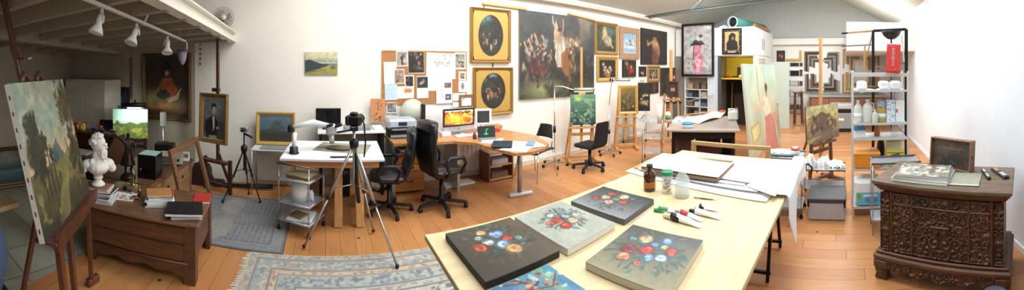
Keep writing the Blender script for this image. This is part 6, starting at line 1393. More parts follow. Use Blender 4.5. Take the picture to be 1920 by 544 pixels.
# ------------------------------------------------------------------ drawing table zone
t = thing('drawing_table', 'white drawing board table on wooden trestles', 'table', (.12, 3.72, 0), -.06)
MB().box(-.56, .5, -.42, .42, .735, .76, b=.003).build('tabletop', mat('white_laminate', 'e6eaee', .4), t); MB().box(-.5, .45, -.36, -.3, .66, .735).build('front_rail', orangew, t)
pine = wood('pine_trestle', 'c08a50', 'd6a569', .5, (25, 25, 3))
for x in (.03, .26):
    for s_ in (-1, 1): MB().bar((x-.0, s_*.04, .7), (x, s_*.24-.0, .0), .045, .085, .004, up=(1, 0, 0)).build('leg', pine, t)
    MB().bar((x, -.3, .71), (x, .3, .71), .05, .05).build('trestle_beam', pine, t); MB().bar((x, -.2, .2), (x, .2, .2), .05, .03).build('brace', pine, t)

t = thing('glass_plate', 'brownish glass plate with a dark oval lying on the drawing table', 'plate', (.2, 3.78, .7615), -.3); MB().box(-.3, .3, -.2, .2, 0, .006, b=.002).build('plate', mat('olive_plate', '8f8b78', .15, var=.25, scale=5), t); MB().lathe([(0, .006), (.12, .006), (.13, .022), (.11, .03), (0, .03)], 24, Tm(-.02, -.08, 0) @ Matrix.Diagonal((1.2, .7, 1, 1))).build('oval', mat('bronze_oval', '5a4a38', .3, .3, .3, 25), t)
o = flat('black_ruler', 'black ruler along the front of the drawing table', 'ruler', .05, .3, 3.36, 3.39, .7605, .012, blk)
# lamp arm and microscope head
p = at(551, 288, .76); t = thing('swing_arm_lamp', 'long white swing-arm lamp with a black joint on the drawing table', 'lamp', (p.x, p.y, .7612))
MB().lathe([(0, 0), (.055, 0), (.055, .012), (.045, .02), (.045, .07), (0, .07)], 20).build('base', blk, t); zc = ray(556, 240, 3.6).z-.76
MB().tube([(0, 0, .07), (.01, 0, zc-.04)], .024, 12).build('column', whp, t); MB().ball((-.03, 0, zc), .04, .03, .05).build('joint', blk, t)
q = ray(621, 236, 3.75)-Vector((p.x, p.y, .7612)); MB().tube([(-.01, 0, zc+.02), (q.x*.5, q.y*.5, zc+.05), (q.x, q.y, q.z)], [.022, .038, .02], 12).build('arm', mat('pale_grey_arm', 'c9d0ce', .4), t)
g = MB(); g.box(q.x-.06, q.x+.06, q.y-.05, q.y+.05, q.z-.1, q.z+.02, b=.02); g.tube([(q.x, q.y, q.z-.1), (q.x+.01, q.y, q.z-.2)], [.035, .025], 12); g.build('head', mat('silver_head', 'b5b9ba', .3, .4), t)
for dx in (-.05, .05): MB().tube([(q.x+dx, q.y-.04, q.z), (q.x+dx+.06, q.y-.1, q.z+.03)], .018, 10).build('eyepiece', blk, t)
# side table at the wall with screen
t = thing('white_side_desk', 'white desk against the wall behind the drawing table', 'desk', (.42, 4.45, 0)); MB().box(-.52, .37, -.18, .2, .82, .85, b=.003).build('desktop', mat('white_laminate', 'e6eaee', .4), t)
for x in (-.48, .33): MB().box(x-.02, x+.02, -.15, .18, 0, .82).build('leg', blkm, t)
MB().box(-.44, .31, .12, .14, .2, .82).build('back_panel', mat('beige_panel', 'a9a08c', .7), t)
A, B = pY(592, 241, 4.5), pY(639, 203, 4.5); t = thing('black_monitor', 'black flat screen on the white desk with a white lamp reflected in it', 'monitor', ((A.x+B.x)/2, 4.5, .8512)); w = B.x-A.x
MB().box(-w/2, w/2, -.02, .02, .03, B.z-.851, b=.005).build('casing', blk, t); MB().box(-w/2+.01, w/2-.01, -.0215, -.02, .04, B.z-.861).build('screen', mat('black_glass', '08080a', .08), t); MB().box(-.08, .08, -.07, .07, 0, .008).build('foot', blk, t); MB().box(-.02, .02, 0, .02, 0, .1).build('neck', blk, t)
flat('grey_box', 'flat grey instrument box on the white desk', 'box', .25, .6, 4.32, 4.55, .851, .045, mat('box_grey', 'b9bcc0', .5)); flat('white_papers', 'stack of white papers at the right end of the white desk', 'papers', .64, .77, 4.32, 4.55, .851, .03, paper)
# side table with the framed landscape
t = thing('wire_side_table', 'slim metal table by the wall under the gold-framed landscape', 'table', (-.70, 4.42, 0)); MB().box(-.28, .28, -.16, .18, .585, .6, b=.002).build('top', mat('pale_grey_top', 'd3d6d8', .4), t)
for sx in (-1, 1):
    for sy in (-.15, .17): MB().tube([(sx*.265, sy, 0), (sx*.265, sy, .585)], .008, 8).build('leg', steel, t)
MB().box(-.26, .26, .165, .175, .1, .45).build('back_sheet', mat('pale_board', 'd5d2c6', .7), t)
flat('closed_laptop', 'closed grey laptop in front of the gold-framed landscape', 'laptop', -.86, -.52, 4.28, 4.46, .60, .018, mat('laptop_grey', '8f9698', .4))
a = landscape(.5, .38, 90, '3f5666', '5f7888', '343b38', '36352b', 5, .35).poly([(.55, .2), (.58, .2), (.58, .75), (.55, .75)], '2f3028', .8).blob(.57, .6, .14, .12, '3a4034', .6, 0, .8).scat(24, .3, 1, .35, .6, .02, .05, ['3c443c', '5a5c50', '4a5058'], 4, .8).noise(.15, 10)
A, B = pY(480, 271, 4.55), pY(553, 214, 4.55); picture('river_landscape', 'gold-framed blue-grey landscape standing on the slim metal table', 'painting', ((A.x+B.x)/2, 4.56, .6025), 0, B.x-A.x, B.z-A.z+.02, a, goldl, .05, .04, lean=.04)
# chrome cart with paper roll
T2 = trolley('chrome cart with a paper roll at the left end of the drawing table', (-.25, 3.45), math.radians(-27), .38, .34, .70, (.12, .30, .54), mtop=sgrey)
t = thing('paper_roll', 'big white paper roll on the middle shelf of the chrome cart', 'paper roll', (-.27, 3.44, .302)); g = MB(); g.lathe([(.03, 0), (.085, 0), (.085, .2), (.03, .2), (.03, 0)], 28); g.build('roll', whp, t); MB().lathe([(.022, .0), (.03, .0), (.03, .201), (.022, .201), (.022, 0)], 20).build('core', mat('card_core', 'a58a68', .8), t)
t = thing('crumpled_tissue', 'crumpled white tissue beside the paper roll', 'tissue', (-.16, 3.46, .302)); crump(MB(), 0, 0, 0, .04, .11, 4, 12).build('tissue_wad', mat('tissue_white', 'e9edf3', .8), t)
flat('open_book', 'open yellowed book on the top tray of the chrome cart', 'book', -.38, -.1, 3.35, 3.55, .541, .025, mat('brown_cover', '8a6a42', .6), rz=-.47, lid=mat('yellowed_page', 'e0cfa4', .8)); flat('white_papers', 'white papers on the bottom shelf of the chrome cart', 'papers', -.38, -.12, 3.32, 3.56, .121, .02, paper, rz=-.2); flat('brown_papers', 'brownish wrinkled paper over the white ones on the bottom cart shelf', 'papers', -.36, -.2, 3.36, 3.5, .143, .015, mat('brown_wrap', '8f7c66', .8, var=.3, scale=20), rz=-.6)

# ------------------------------------------------------------------ tripods
def tripod(name, label, feet, hub, head, mleg, mdark, r1=.014, z0=.011):
    c = Vector((hub[0], hub[1], 0)); t = thing(name, label, 'tripod', c)
    for f in feet:
        f = Vector((f[0], f[1], 0))-c; H_ = Vector((0, 0, hub[2])); k = H_.lerp(f, .5)
        l = MB().tube([H_+(f-H_)*.03, k], r1, 10).build('leg', mleg, t); MB().tube([k, f+Vector((0, 0, .015+z0))], r1*.65, 8).build('lower_leg', mleg, l); MB().tube([k+(k-H_)*-.03, k+(k-H_)*.03], r1*1.5, 10).build('leg_lock', mdark, l); MB().ball(f+Vector((0, 0, .018+z0)), .018, n=8).build('rubber_foot', blk, l)
        MB().tube([(0, 0, hub[2]*.62), H_.lerp(f, .42)], r1*.4, 6).build('strut', mleg, t)
    MB().tube([(0, 0, hub[2]*.58), (0, 0, head)], r1*.9, 10).build('centre_column', mleg, t); MB().lathe([(0, hub[2]-.04), (.04, hub[2]-.03), (.045, hub[2]+.02), (.02, hub[2]+.05), (0, hub[2]+.05)], 14).build('hub', mdark, t)
    return t
f1, f2, f3 = at(570, 468), at(745, 506), at(700, 438); cx, cy = (f1.x+f2.x+f3.x)/3-.03, (f1.y+f2.y+f3.y)/3+.02
t = tripod('camera_tripod', 'silver camera tripod with spread legs at the centre of the room', (f1, f2, f3), (cx, cy, .98), 1.12, mat('tripod_silver', 'b5b0a8', .3, .6), blk, .015)
MB().box(-.035, .035, -.05, .05, 1.10, 1.145, b=.01).build('head', blk, t); MB().tube([(0, 0, 1.11), (-.16, -.03, 1.09)], .01, 8).build('pan_handle', blk, t); MB().tube([(.02, 0, .9), (.02, .0, .7), (.04, -.04, .45)], .018, 8).build('strap', blk, t)
t = thing('dslr_camera', 'black camera with a big lens mounted on the silver tripod', 'camera', (cx, cy, 1.147), -.5)
g = MB(); g.box(-.07, .07, -.035, .035, 0, .095, b=.015); g.box(-.035, .035, -.03, .03, .09, .125, b=.012); g.box(-.075, -.035, -.045, .02, .0, .09, b=.012); g.build('body', blk, t)
MB().lathe([(0, 0), (.04, 0), (.042, .02), (.038, .07), (.045, .1), (.03, .1), (.028, .09), (0, .09)], 24, Tm(.01, .03, .05, rx=-math.pi/2)).build('lens', blk, t); MB().tube([(.07, 0, .08), (.1, 0, .02), (.11, .01, -.15), (.1, 0, -.28)], .008, 6).build('neck_strap', blk, t)
g1, g2, g3 = at(418, 382), at(488, 382), at(459, 372)+Vector((.03, .1, 0)); cx, cy = (g1.x+g2.x+g3.x)/3, (g1.y+g2.y+g3.y)/3
t = tripod('camera_tripod', 'small black tripod standing on the grey rug', (g1, g2, g3), (cx, cy, .66), .86, blkm, blk, .012); MB().tube([(0, 0, .85), (.09, -.02, .82), (.11, -.02, .8)], .014, 8).build('pan_handle', blk, t)
t = thing('compact_camera', 'small silver camera on top of the black tripod', 'camera', (cx, cy, .868), -.2); MB().box(-.05, .05, -.02, .02, 0, .06, b=.008).build('body', steel, t); MB().lathe([(0, 0), (.02, 0), (.02, .03), (0, .03)], 16, Tm(0, -.02, .03, rx=math.pi/2)).build('lens', blk, t)

t = thing('computer_tower', 'black computer tower under the white desk', 'computer', (.22, 4.4, 0), .0); MB().box(-.1, .1, -.12, .14, .01, .42, b=.01).build('casing', blk, t); MB().box(-.07, .07, -.123, -.12, .3, .34).build('drive_door', mat('dark_screen', '3c4043', .2), t)
flat('cardboard_box', 'brown cardboard box under the back of the drawing table', 'box', -.3, -.08, 3.95, 4.2, 0, .3, mat('cardboard', '8a6a4a', .8))
# ------------------------------------------------------------------ left side under the mezzanine
chestw = wood('old_chest_wood', '4a2f1f', '6b4630', .45, (3, 25, 30), coat=.1)
rz = math.radians(8)
t = thing('panelled_chest', 'low brown panelled chest with a scalloped apron, piled with books and the white bust', 'chest', (-1.50, 2.58, 0), rz)
MB().box(-.52, .52, -.34, .34, .455, .48, b=.008).build('top', wood('chest_top_wood', '5a3d28', '7d5b3e', .4, (3, 25, 30), coat=.2), t)
MB().box(-.47, .47, -.29, .29, .15, .455).build('carcass', chestw, t)
for z0, z1 in ((.165, .29), (.305, .44)): MB().box(-.43, .43, -.305, -.285, z0, z1, b=.008).build('front_panel', wood('chest_panel', '543522', '74492f', .42, (3, 25, 30), coat=.15), t); MB().box(.465, .478, -.25, .25, z0, z1, b=.004).build('side_panel', MATS['chest_panel'], t)
MB().tube([(-.43, -.308, .16), (.43, -.308, .16)], .008, 8).build('moulding', MATS['chest_panel'], t)
g = MB(); n = 40; poly = [(-.47, .155)]+[(-.47+.94*i/n, .10-.028*abs(math.sin(i/n*math.pi*3.5))+(.05*((abs(i/n-.5)*2)**6)*-1)) for i in range(n+1)]+[(.47, .155)]
g.prism(poly, .29, .305, Matrix(((1, 0, 0, 0), (0, 0, -1, 0), (0, 1, 0, 0), (0, 0, 0, 1)))); g.build('apron', chestw, t)
for sx in (-1, 1):
    for sy in (-1, 1):
        MB().prism([(sx*.49, sy*.31), (sx*.40, sy*.31), (sx*.40, sy*.27), (sx*.45, sy*.27), (sx*.45, sy*.22), (sx*.49, sy*.22)], .0, .46).build('corner_post', chestw, t)
# bust
def blobs(lst): 
    g = MB()
    for (x, y, z, a, b, c) in lst: g.ball((x, y, z), a, b, c, 12)
    return g
p = at(184, 352, .585); t = thing('plaster_bust', 'white plaster bust of a bearded man with curly hair on a pile of magazines', 'bust', (p.x, p.y, .612), math.radians(96))
L = [(0, 0, .375, .062, .075, .082), (0, -.045, .345, .045, .04, .055), (0, -.088, .352, .010, .018, .018), (0, -.08, .378, .03, .015, .012), (0, -.035, .29, .045, .045, .05), (0, -.07, .305, .035, .025, .035), (0, -.06, .27, .03, .03, .03),
     (0, .01, .27, .05, .05, .07), (0, .015, .21, .085, .065, .05), (-.09, .01, .185, .07, .055, .05), (.09, .01, .185, .07, .055, .05), (0, -.01, .165, .13, .075, .065), (0, 0, .12, .06, .05, .05), (-.06, -.03, .19, .03, .03, .06), (.05, -.04, .18, .025, .025, .07), (0, 0, .09, .04, .04, .04), (-.13, .0, .15, .035, .04, .04), (.13, 0, .15, .035, .04, .04)]
L = L[:8]+[(x*.64+y*.77, -x*.77+y*.64, z, (a*.6+b*.4), (b*.5+a*.5), c) for (x, y, z, a, b, c) in L[8:]]
R = random.Random(2)
for i in range(90):
    a = R.uniform(0, 6.283); e = R.uniform(-.1, 1.45)
    if math.sin(a) < -.45 and e < .75: continue
    L.append((.066*math.cos(a)*math.cos(e), .002+.078*math.sin(a)*math.cos(e), .38+.085*math.sin(e), .015, .015, .014))
for i in range(30):
    a = R.uniform(-2.6, -.5); L.append((.042*math.cos(a), -.035+.045*math.sin(a), R.uniform(.255, .315), .012, .013, .014))
plaster = mat('plaster_cast', 'e6e3dc', .6, var=.05, scale=20)
b_ = blobs(L); b_.build('figure', plaster, t, [('REMESH', dict(mode='VOXEL', voxel_size=.0045, use_smooth_shade=True)), ('SMOOTH', dict(iterations=2))])
MB().lathe([(0, 0), (.062, 0), (.064, .012), (.055, .02), (.048, .028), (.034, .042), (.032, .055), (.045, .066), (.045, .076), (.03, .085), (.03, .11), (0, .11)], 28).build('socle', plaster, t)
# book piles on the chest
def pile(cpt, z, items, w, d, rz, cat, lbl, grp):
    for i, (nm, cl, h, k) in enumerate(items):
        o = thing('magazine' if cat == 'magazine' else 'book', lbl % nm, cat, (cpt[0]+.008*math.sin(i*2.1), cpt[1]+.008*math.cos(i*1.7), z+.0012), rz+.09*math.sin(i*2.7), grp)
        MB().box(-w*k/2, w*k/2, -d*k/2, d*k/2, 0.0015, h-.0015).build('pages', mat('page_white', 'dfddd6', .8, var=.05), o)
        cm = mat('cover_'+cl, cl, .45, var=.15, scale=14)
        for zz in (0, h-.0015): MB().box(-w*k/2-.002, w*k/2+.002, -d*k/2-.002, d*k/2+.002, zz, zz+.0015).build('cover', cm, o)
        z += h+.0014
    return z
pile((p.x, p.y), .48, [('blue-grey magazine at the bottom', '6d7a88', .016, 1.05), ('white magazine second from the bottom', 'c9ccd0', .018, 1), ('slate magazine third from the bottom', '4f5560', .02, 1.02), ('pale magazine in the middle', 'd8d8d4', .018, .95), ('dark magazine fifth from the bottom', '3c3f45', .016, .98), ('cream magazine near the top', 'cfc7b6', .016, .9), ('brown book on top', '8a6550', .012, .78)], .3, .22, .35, 'magazine', '%s of the pile under the bust', 'magazines under the bust')
q = at(300, 377, .50); pile((q.x, q.y), .48, [('black notebook at the bottom', '1d1d20', .018, 1.1), ('white sketchbook', 'e2e4ea', .02, 1), ('pale blue pad', 'c6d3e0', .018, .95), ('white pad', 'ece9e4', .016, .9), ('red-edged pad', 'a9483c', .01, .92), ('orange-brown covered notebook on top', 'b5804a', .012, .88)], .24, .2, .5, 'book', '%s of the notebook stack', 'notebooks on the low chest')
q = at(348, 398, .50); pile((q.x, q.y), .48, [('white pad at the bottom', 'dcdde2', .022, .92), ('thin white pad in the middle', 'e8e8ec', .01, .9), ('large black portfolio on top', '1a1a1d', .022, 1.12)], .26, .22, .45, 'book', '%s of the front right stack on the low chest', 'pads under the black portfolio')
q = at(386, 374, .49); pile((q.x-.04, q.y), .48, [('red book', 'b5322f', .02, 1)], .14, .2, .3, 'book', '%s at the back right corner of the low chest', None)
q = at(228, 368, .485); o = thing('open_magazine', 'glossy open magazine with colourful pictures right of the bust', 'magazine', (q.x, q.y, .4815), .3); MB().box(-.13, .13, -.09, .09, 0, .008).build('pages', mat('page_white', 'dfddd6', .8, var=.05), o)
Art(.26, .18, 60, 'dfe2e4').scat(26, .05, .95, .05, .65, .03, .08, ['3f8fa8', '7fb04a', 'c9503c', 'e0c04a', '5a5f9a', 'f2f2f2'], 5).mesh('print', Tm(-.13, -.09, .0085, rx=-math.pi/2), o, None, .26, .18)
for i, (x, y, nm, cl) in enumerate(((244, 362, 'silver', '9aa0a6'), (252, 372, 'red', 'b8342e'), (262, 366, 'dark', '2a2a2e'), (236, 354, 'black', '18181a'))):
    q = at(x, y, .49); o = thing('toy_car', '%s toy car among the clutter on the low chest' % nm, 'toy car', (q.x, q.y, .4815), i*.9, 'toy cars on the low chest'); MB().box(-.035, .035, -.016, .016, .006, .02, b=.005).build('body', mat('toy_'+nm, cl, .3), o); MB().box(-.018, .018, -.014, .014, .019, .032, b=.005).build('cabin', blk, o)
    for sx in (-.022, .022): MB().tube([(sx, -.017, .0075), (sx, .017, .0075)], .0075, 10).build('wheel_axle', blk, o)
q = at(250, 344, .5); o = thing('brass_candlestick', 'small twisted brass candlestick behind the toy cars', 'candlestick', (q.x, q.y, .481)); MB().lathe([(0, 0), (.022, 0), (.02, .008), (.006, .015), (.009, .03), (.005, .045), (.009, .06), (.005, .075), (.009, .09), (.005, .105), (.014, .12), (.012, .13), (0, .13)], 16).build('stem', mat('brass', 'b8913c', .25, .8), o); MB().lathe([(0, .13), (.006, .13), (.005, .15), (0, .15)], 10).build('candle_stub', cream, o)
q = at(262, 356, .5); o = thing('brass_bell', 'little brass bell next to the candlestick', 'bell', (q.x, q.y, .481)); MB().lathe([(0, .03), (.008, .03), (.012, .02), (.02, 0), (.018, 0), (.008, .02), (0, .025)], 16).build('bell_body', mat('brass', 'b8913c', .25, .8), o); MB().tube([(0, 0, .03), (0, 0, .05)], .004, 8).build('handle', mat('brass', 'b8913c', .25, .8), o)

# ------------------------------------------------------------------ big easel with the landscape
C_ = Vector((-1.5, 1.52, 0)); erz = math.radians(114.2); ln = math.atan2(.214, .82)
t = thing('lyre_easel', 'tall reddish-brown easel at the left carrying the large wooded landscape', 'easel', (C_.x, C_.y, 0), erz)
EMi = (Matrix.Translation(C_) @ Euler((0, 0, erz)).to_matrix().to_4x4()).inverted()
def EL(x, y, z): return EMi @ Vector((x, y, z))
purp = wood('stained_easel_wood', '4a2d2a', '6a4440', .4, (25, 25, 4), coat=.2)
MB().bar((0, .05, .5), (0, .05+math.tan(ln)*1.75, 2.25), .055, .03, .004).build('mast', purp, t)
MB().bar((0, .06+math.tan(ln)*1.1, 1.74), (0, .06+math.tan(ln)*1.25, 1.83), .085, .07, .008).build('mast_clamp', purp, t); MB().tube([(0.02, .3, 1.74), (.07, .3, 1.75), (.075, .3, 1.78)], .008, 8).build('clamp_screw', steel, t)
for s_ in (-1, 1): MB().tube([(s_*.05, .245, 1.57), (s_*.07, .255, 1.62), (s_*.11, .26, 1.64), (s_*.15, .255, 1.61), (s_*.155, .25, 1.56)], .018, 10).build('scroll', purp, t)
g = MB(); n = 30; poly = [(-.36, .0)]+[(-.36+.80*i/n, -.075-.012*abs(math.sin(i/n*12))+.03*abs(i/n-.5)) for i in range(n+1)]+[(.44, .0)]
g.prism(poly, .055, .08, Tm(0, 0, .75) @ Matrix(((1, 0, 0, 0), (0, 0, -1, 0), (0, 1, 0, 0), (0, 0, 0, 1)))); g.build('tray_front', mahog, t)
MB().box(-.37, .45, -.075, .06, .715, .74, b=.006).build('tray', purp, t)
MB().bar(EL(-1.33, 1.27, .72), EL(-1.335, 1.385, 0), .045, .04, .006).build('leg', mahog, t); MB().bar(EL(-1.40, 1.42, .74), EL(-1.42, 1.54, 0), .035, .035, .005).build('leg', mahog, t)
MB().bar(EL(-1.56, 1.78, .74), EL(-1.665, 1.95, 0), .035, .035, .005).build('leg', mahog, t); MB().bar(EL(-1.62, 1.46, 1.1), EL(-1.95, 1.50, 0), .04, .03, .005).build('rear_leg', mahog, t)
MB().bar(EL(-1.665, 1.90, .03), EL(-1.655, 2.02, .03), .05, .06, .01).build('foot_block', mahog, t)
W_, H_ = .80, .86
a = Art(W_, H_, 240, '4a4a2c').grad('3c3a20', '6b683a', 0, .42).grad('c9b084', '9bb09c', .40, .7).grad('a0b5a0', '93ad9f', .7, 1)
a.colmix('c2bfa0', 3, 4, .5, .6, .2, lambda x, y: y > .5).blob(.5, .46, .3, .06, 'dcb98c', .9, 0, .8)
a.poly([(.4, .4), (.46, .52), (.52, .56), (.58, .5), (.64, .42), (.7, .4)], '5f7370', 1, .05).poly([(.42, .38), (.48, .5), (.54, .38)], '4a5f58', 1, .04)
a.poly([(.38, .36), (.75, .44), (1, .42), (1, .2), (.4, .3)], '7c7a42', .8, .05).poly([(.25, 0), (.62, .38), (.7, .39), (.66, .3), (.5, 0)], '8f8450', .8, .06)
def tree(cx, cy, rx, ry, n, seed, cols):
    R = random.Random(seed)
    for i in range(n): a.blob(cx+R.gauss(0, rx*.45), cy+R.gauss(0, ry*.42), rx*R.uniform(.14, .34), rx*R.uniform(.14, .3), R.choice(cols), .6, R.uniform(-.7, .7), .85)
dg = ['26291a', '32341e', '413e22', '1f2116']
tree(.17, .66, .09, .13, 120, 1, dg); tree(.17, .46, .11, .16, 120, 9, dg); tree(.31, .56, .05, .09, 70, 3, dg); tree(.39, .45, .04, .08, 50, 12, dg)
for x in (.2, .26, .33, .4): a.line((x, .5), (x-.01, .2), .008, '2a2418')
tree(.9, .78, .1, .2, 170, 5, ['4a3f24', '5c4c2a', '3c341f', '6b5a32']); tree(.76, .74, .05, .16, 80, 8, ['5c4c2a', '6b5a32', '4a3f24']); tree(.9, .36, .12, .16, 90, 6, ['2e2a1a', '3a331f', '4a3f24'])
a.line((.84, .6), (.88, .12), .016, '2c2114').line((.72, .52), (.75, .36), .006, '3a2d1c')
a.colmix('2c2c1a', 5, 9, .5, .7, .2, lambda x, y: np.clip((.3-y)*6, 0, 1)*np.clip(abs(x-.5)*3, 0, 1)).colmix('a39a5a', 12, 3, .6, .6, .1, lambda x, y: (y < .36)).blob(.47, .3, .012, .02, '2a221a', .4).blob(.78, .2, .02, .05, 'a3683c', .6, 0, .6).noise(.2, 14); a.c = a.c*.9
tp = thing('wooded_landscape', 'large unframed landscape of tall trees and a grassy path with white stapled edge', 'painting', (C_.x, C_.y, .751), 0, None, (0, 0, erz)); R_ = Euler((-ln, 0, 0)).to_matrix().to_4x4()
MB().box(-W_/2-.03, W_/2-.03, -.035, -.001, 0, H_, R_).build('canvas_side', MATS['raw_white_canvas'], tp)
for i in range(9): MB().box(-W_/2-.0315, -W_/2-.03, -.022, -.014, .05+i*.09, .075+i*.09, R_).build('staple', mat('staple_dark', '55555a', .4, .5), tp)
a.mesh('painting', R_ @ Tm(-W_/2-.03, -.036, 0), tp, painted(.35, name='varnished_paint'), W_, H_)
# beige board table at the very left and denim on a stool
t = thing('board_table', 'pale board table jutting in at the left edge', 'table', (-2.38, .98, 0)); MB().box(-.55, .55, -.4, .4, .715, .75, b=.003).build('tabletop', ply, t)
for sx in (-.5, .2):
    for sy in (-.36, .3): MB().bar((sx, sy, 0), (sx, sy, .715), .04).build('leg', blkm, t)
p = ray(-42, 460, 1.62); t = thing('denim_jacket', 'blue denim garment draped over a black stool at the left edge', 'garment', (p.x, p.y, .56))
MB().grid(lambda u, v: ((.10+.012*math.sin(u*25+v*3)+.05*math.sin(v*3.14))*math.cos(u*6.2832), (.10+.05*math.sin(v*3.14))*math.sin(u*6.2832), .39*(1-v)*(.9+.05*math.sin(u*9))), 36, 16).build('cloth', mat('denim', '3c4a68', .9, var=.25, scale=80, bump=.3), t, [('SOLIDIFY', dict(thickness=.006))])
MB().lathe([(0, .345), (.06, .34), (.11, .3)], 24).build('collar', MATS['denim'], t)
t = thing('black_stool', 'black stool under the denim garment, one leg poking out', 'stool', (p.x, p.y, 0)); MB().lathe([(0, .52), (.17, .52), (.175, .54), (.16, .56), (0, .56)], 24).build('seat', blk, t)
for k in range(4): MB().tube([(.1*math.cos(k*1.57+.5), .1*math.sin(k*1.57+.5), .52), (.22*math.cos(k*1.57+.5), .22*math.sin(k*1.57+.5), 0)], .011, 8).build('leg', blkm, t)

# ------------------------------------------------------------------ bench, statue, boxes behind the chest
t = thing('long_blanket_chest', 'long light wooden bench chest against the far left wall', 'chest', (-2.1, 3.60, 0)); lw = wood('pale_chest_wood', '8a6442', 'a9825a', .5, (30, 3, 30)); MB().box(-.35, .35, -.6, .5, .03, .42, b=.004).build('body', lw, t); MB().box(-.37, .37, -.62, .52, .42, .45, b=.006).build('lid', wood('bench_lid', '5c4030', '7a5840', .45, (30, 3, 30)), t)
for y in (-.2, .2): MB().lathe([(0, 0), (.02, 0), (.02, .006), (0, .006)], 14, Tm(.35, y, .3, ry=math.pi/2)).build('keyhole', blkm, t)
def onr(x, y, h): q = at(x, y, h); return Vector((q.x, q.y, h+.0012))
q = onr(276, 335, .45); q.x += .0; o = thing('black_box', 'glossy black box with a pale green top sheet on the bench chest', 'box', q, .15); MB().box(-.11, .11, -.02, .2, 0, .26, b=.006).build('box_body', mat('gloss_black', '0f0f12', .2), o); MB().box(-.10, .10, -.01, .19, .26, .265).build('top_sheet', mat('pale_green_sheet', 'a9d6c4', .6), o); MB().ball((-.07, -.025, .1), .012, n=8).build('red_bow', mat('red_ribbon', 'c23a4a', .6), o)
q = onr(320, 310, .45); o = thing('old_amplifier', 'beige old amplifier with a slatted front on the bench chest', 'amplifier', q, .35); MB().box(-.15, .15, -.02, .2, 0.01, .13, b=.01).build('casing', mat('beige_casing', 'b0aa98', .5), o)
for i in range(6): MB().box(-.13, -.0, -.024, -.02, .03+i*.015, .037+i*.015).build('slat', blk, o)
for x in (.05, .1): MB().lathe([(0, 0), (.016, 0), (.014, .015), (0, .015)], 14, Tm(x, -.02, .07, rx=math.pi/2)).build('knob', blk, o)
q = Vector((-2.1, 3.97, .4512)); o = thing('black_case', 'black case behind the amplifier under the dark portrait', 'case', q, .2); MB().box(-.13, .13, -.05, .1, 0, .2, b=.01).build('shell', blk, o); MB().tube([(-.04, .02, .2), (-.03, .02, .225), (.03, .02, .225), (.04, .02, .2)], .006, 8).build('handle', blk, o)
q = onr(333, 300, .45); o = thing('white_radio', 'small white radio between the amplifier and the black case', 'radio', (q.x+.12, q.y, q.z), .3); MB().box(-.05, .05, -.03, .03, 0, .12, b=.008).build('casing', cream, o); MB().box(-.035, .035, -.032, -.03, .05, .1).build('grille', steel, o)
# empty frame leaning on the bench chest
t = thing('empty_stretcher', 'empty brown wooden frame leaning against the bench chest', 'frame', (-1.44, 3.62, 0.013), 0, None, (0, 0, math.pi/2)); Rl = Euler((-.27, 0, 0)).to_matrix().to_4x4()
for nm, b in (('rail', (-.40, .40, -.02, .02, .73, .79)), ('rail', (-.40, .40, -.02, .02, 0, .06)), ('stile', (-.40, -.34, -.02, .02, .06, .73)), ('stile', (.34, .40, -.02, .02, .06, .73))): MB().box(*b, Rl, .004).build(nm, wood('frame_brown', '6b4a2c', '8a623e', .5, (20, 20, 20)), t)
# statue
q = onr(240, 334, .45); t = thing('bronze_statuette', 'dark bronze statuette of a dancer with one arm raised, left of the black box', 'statuette', q, .9)
def skin(name, V, E, Rr, m, par, sub=2):
    me = bpy.data.meshes.new(name); me.from_pydata(V, E, []); me.materials.append(m); o = bpy.data.objects.new(name, me); COL.objects.link(o); o.parent = par
    me.skin_vertices.new() if hasattr(me.skin_vertices, 'new') and not me.skin_vertices else None
    s_ = o.modifiers.new('skin', 'SKIN')
    lay = me.skin_vertices[0].data
    for i, r in enumerate(Rr): lay[i].radius = (r, r); lay[i].use_root = (i == 0)
    u = o.modifiers.new('sub', 'SUBSURF'); u.levels = sub; u.render_levels = sub
    for p_ in me.polygons: p_.use_smooth = True
    return o
brz = mat('dark_bronze', '2c2018', .35, .5, .25, 25)
V = [(0, 0, .28), (0, -.01, .34), (.0, .0, .40), (0, 0, .44), (0, -.005, .475), (-.05, 0, .405), (-.10, -.01, .45), (-.16, -.01, .50), (.05, 0, .405), (.08, -.03, .35), (.05, -.07, .31), (-.03, 0, .25), (-.035, -.03, .16), (-.03, .0, .07), (-.035, -.03, .05), (.03, 0, .25), (.05, -.01, .16), (.045, .04, .07), (.05, .02, .05), (-.185, -.015, .515), (0, -.01, .505)]
E_ = [(0, 1), (1, 2), (2, 3), (3, 4), (4, 20), (2, 5), (5, 6), (6, 7), (7, 19), (2, 8), (8, 9), (9, 10), (0, 11), (11, 12), (12, 13), (13, 14), (0, 15), (15, 16), (16, 17), (17, 18)]
skin('figure', V, E_, [.036, .028, .034, .014, .024, .018, .013, .010, .017, .012, .009, .028, .02, .012, .012, .028, .02, .012, .012, .008, .018], brz, t)
MB().grid(lambda u, v: ((.035+.05*v+.008*math.sin(u*31))*math.cos(u*6.2832), (.03+.045*v+.008*math.cos(u*25))*math.sin(u*6.2832), .29-v*.14), 30, 8).build('skirt', brz, t, [('SOLIDIFY', dict(thickness=.004))])
MB().lathe([(0, 0), (.085, 0), (.085, .02), (.07, .03), (.06, .05), (0, .055)], 24).build('base', brz, t)
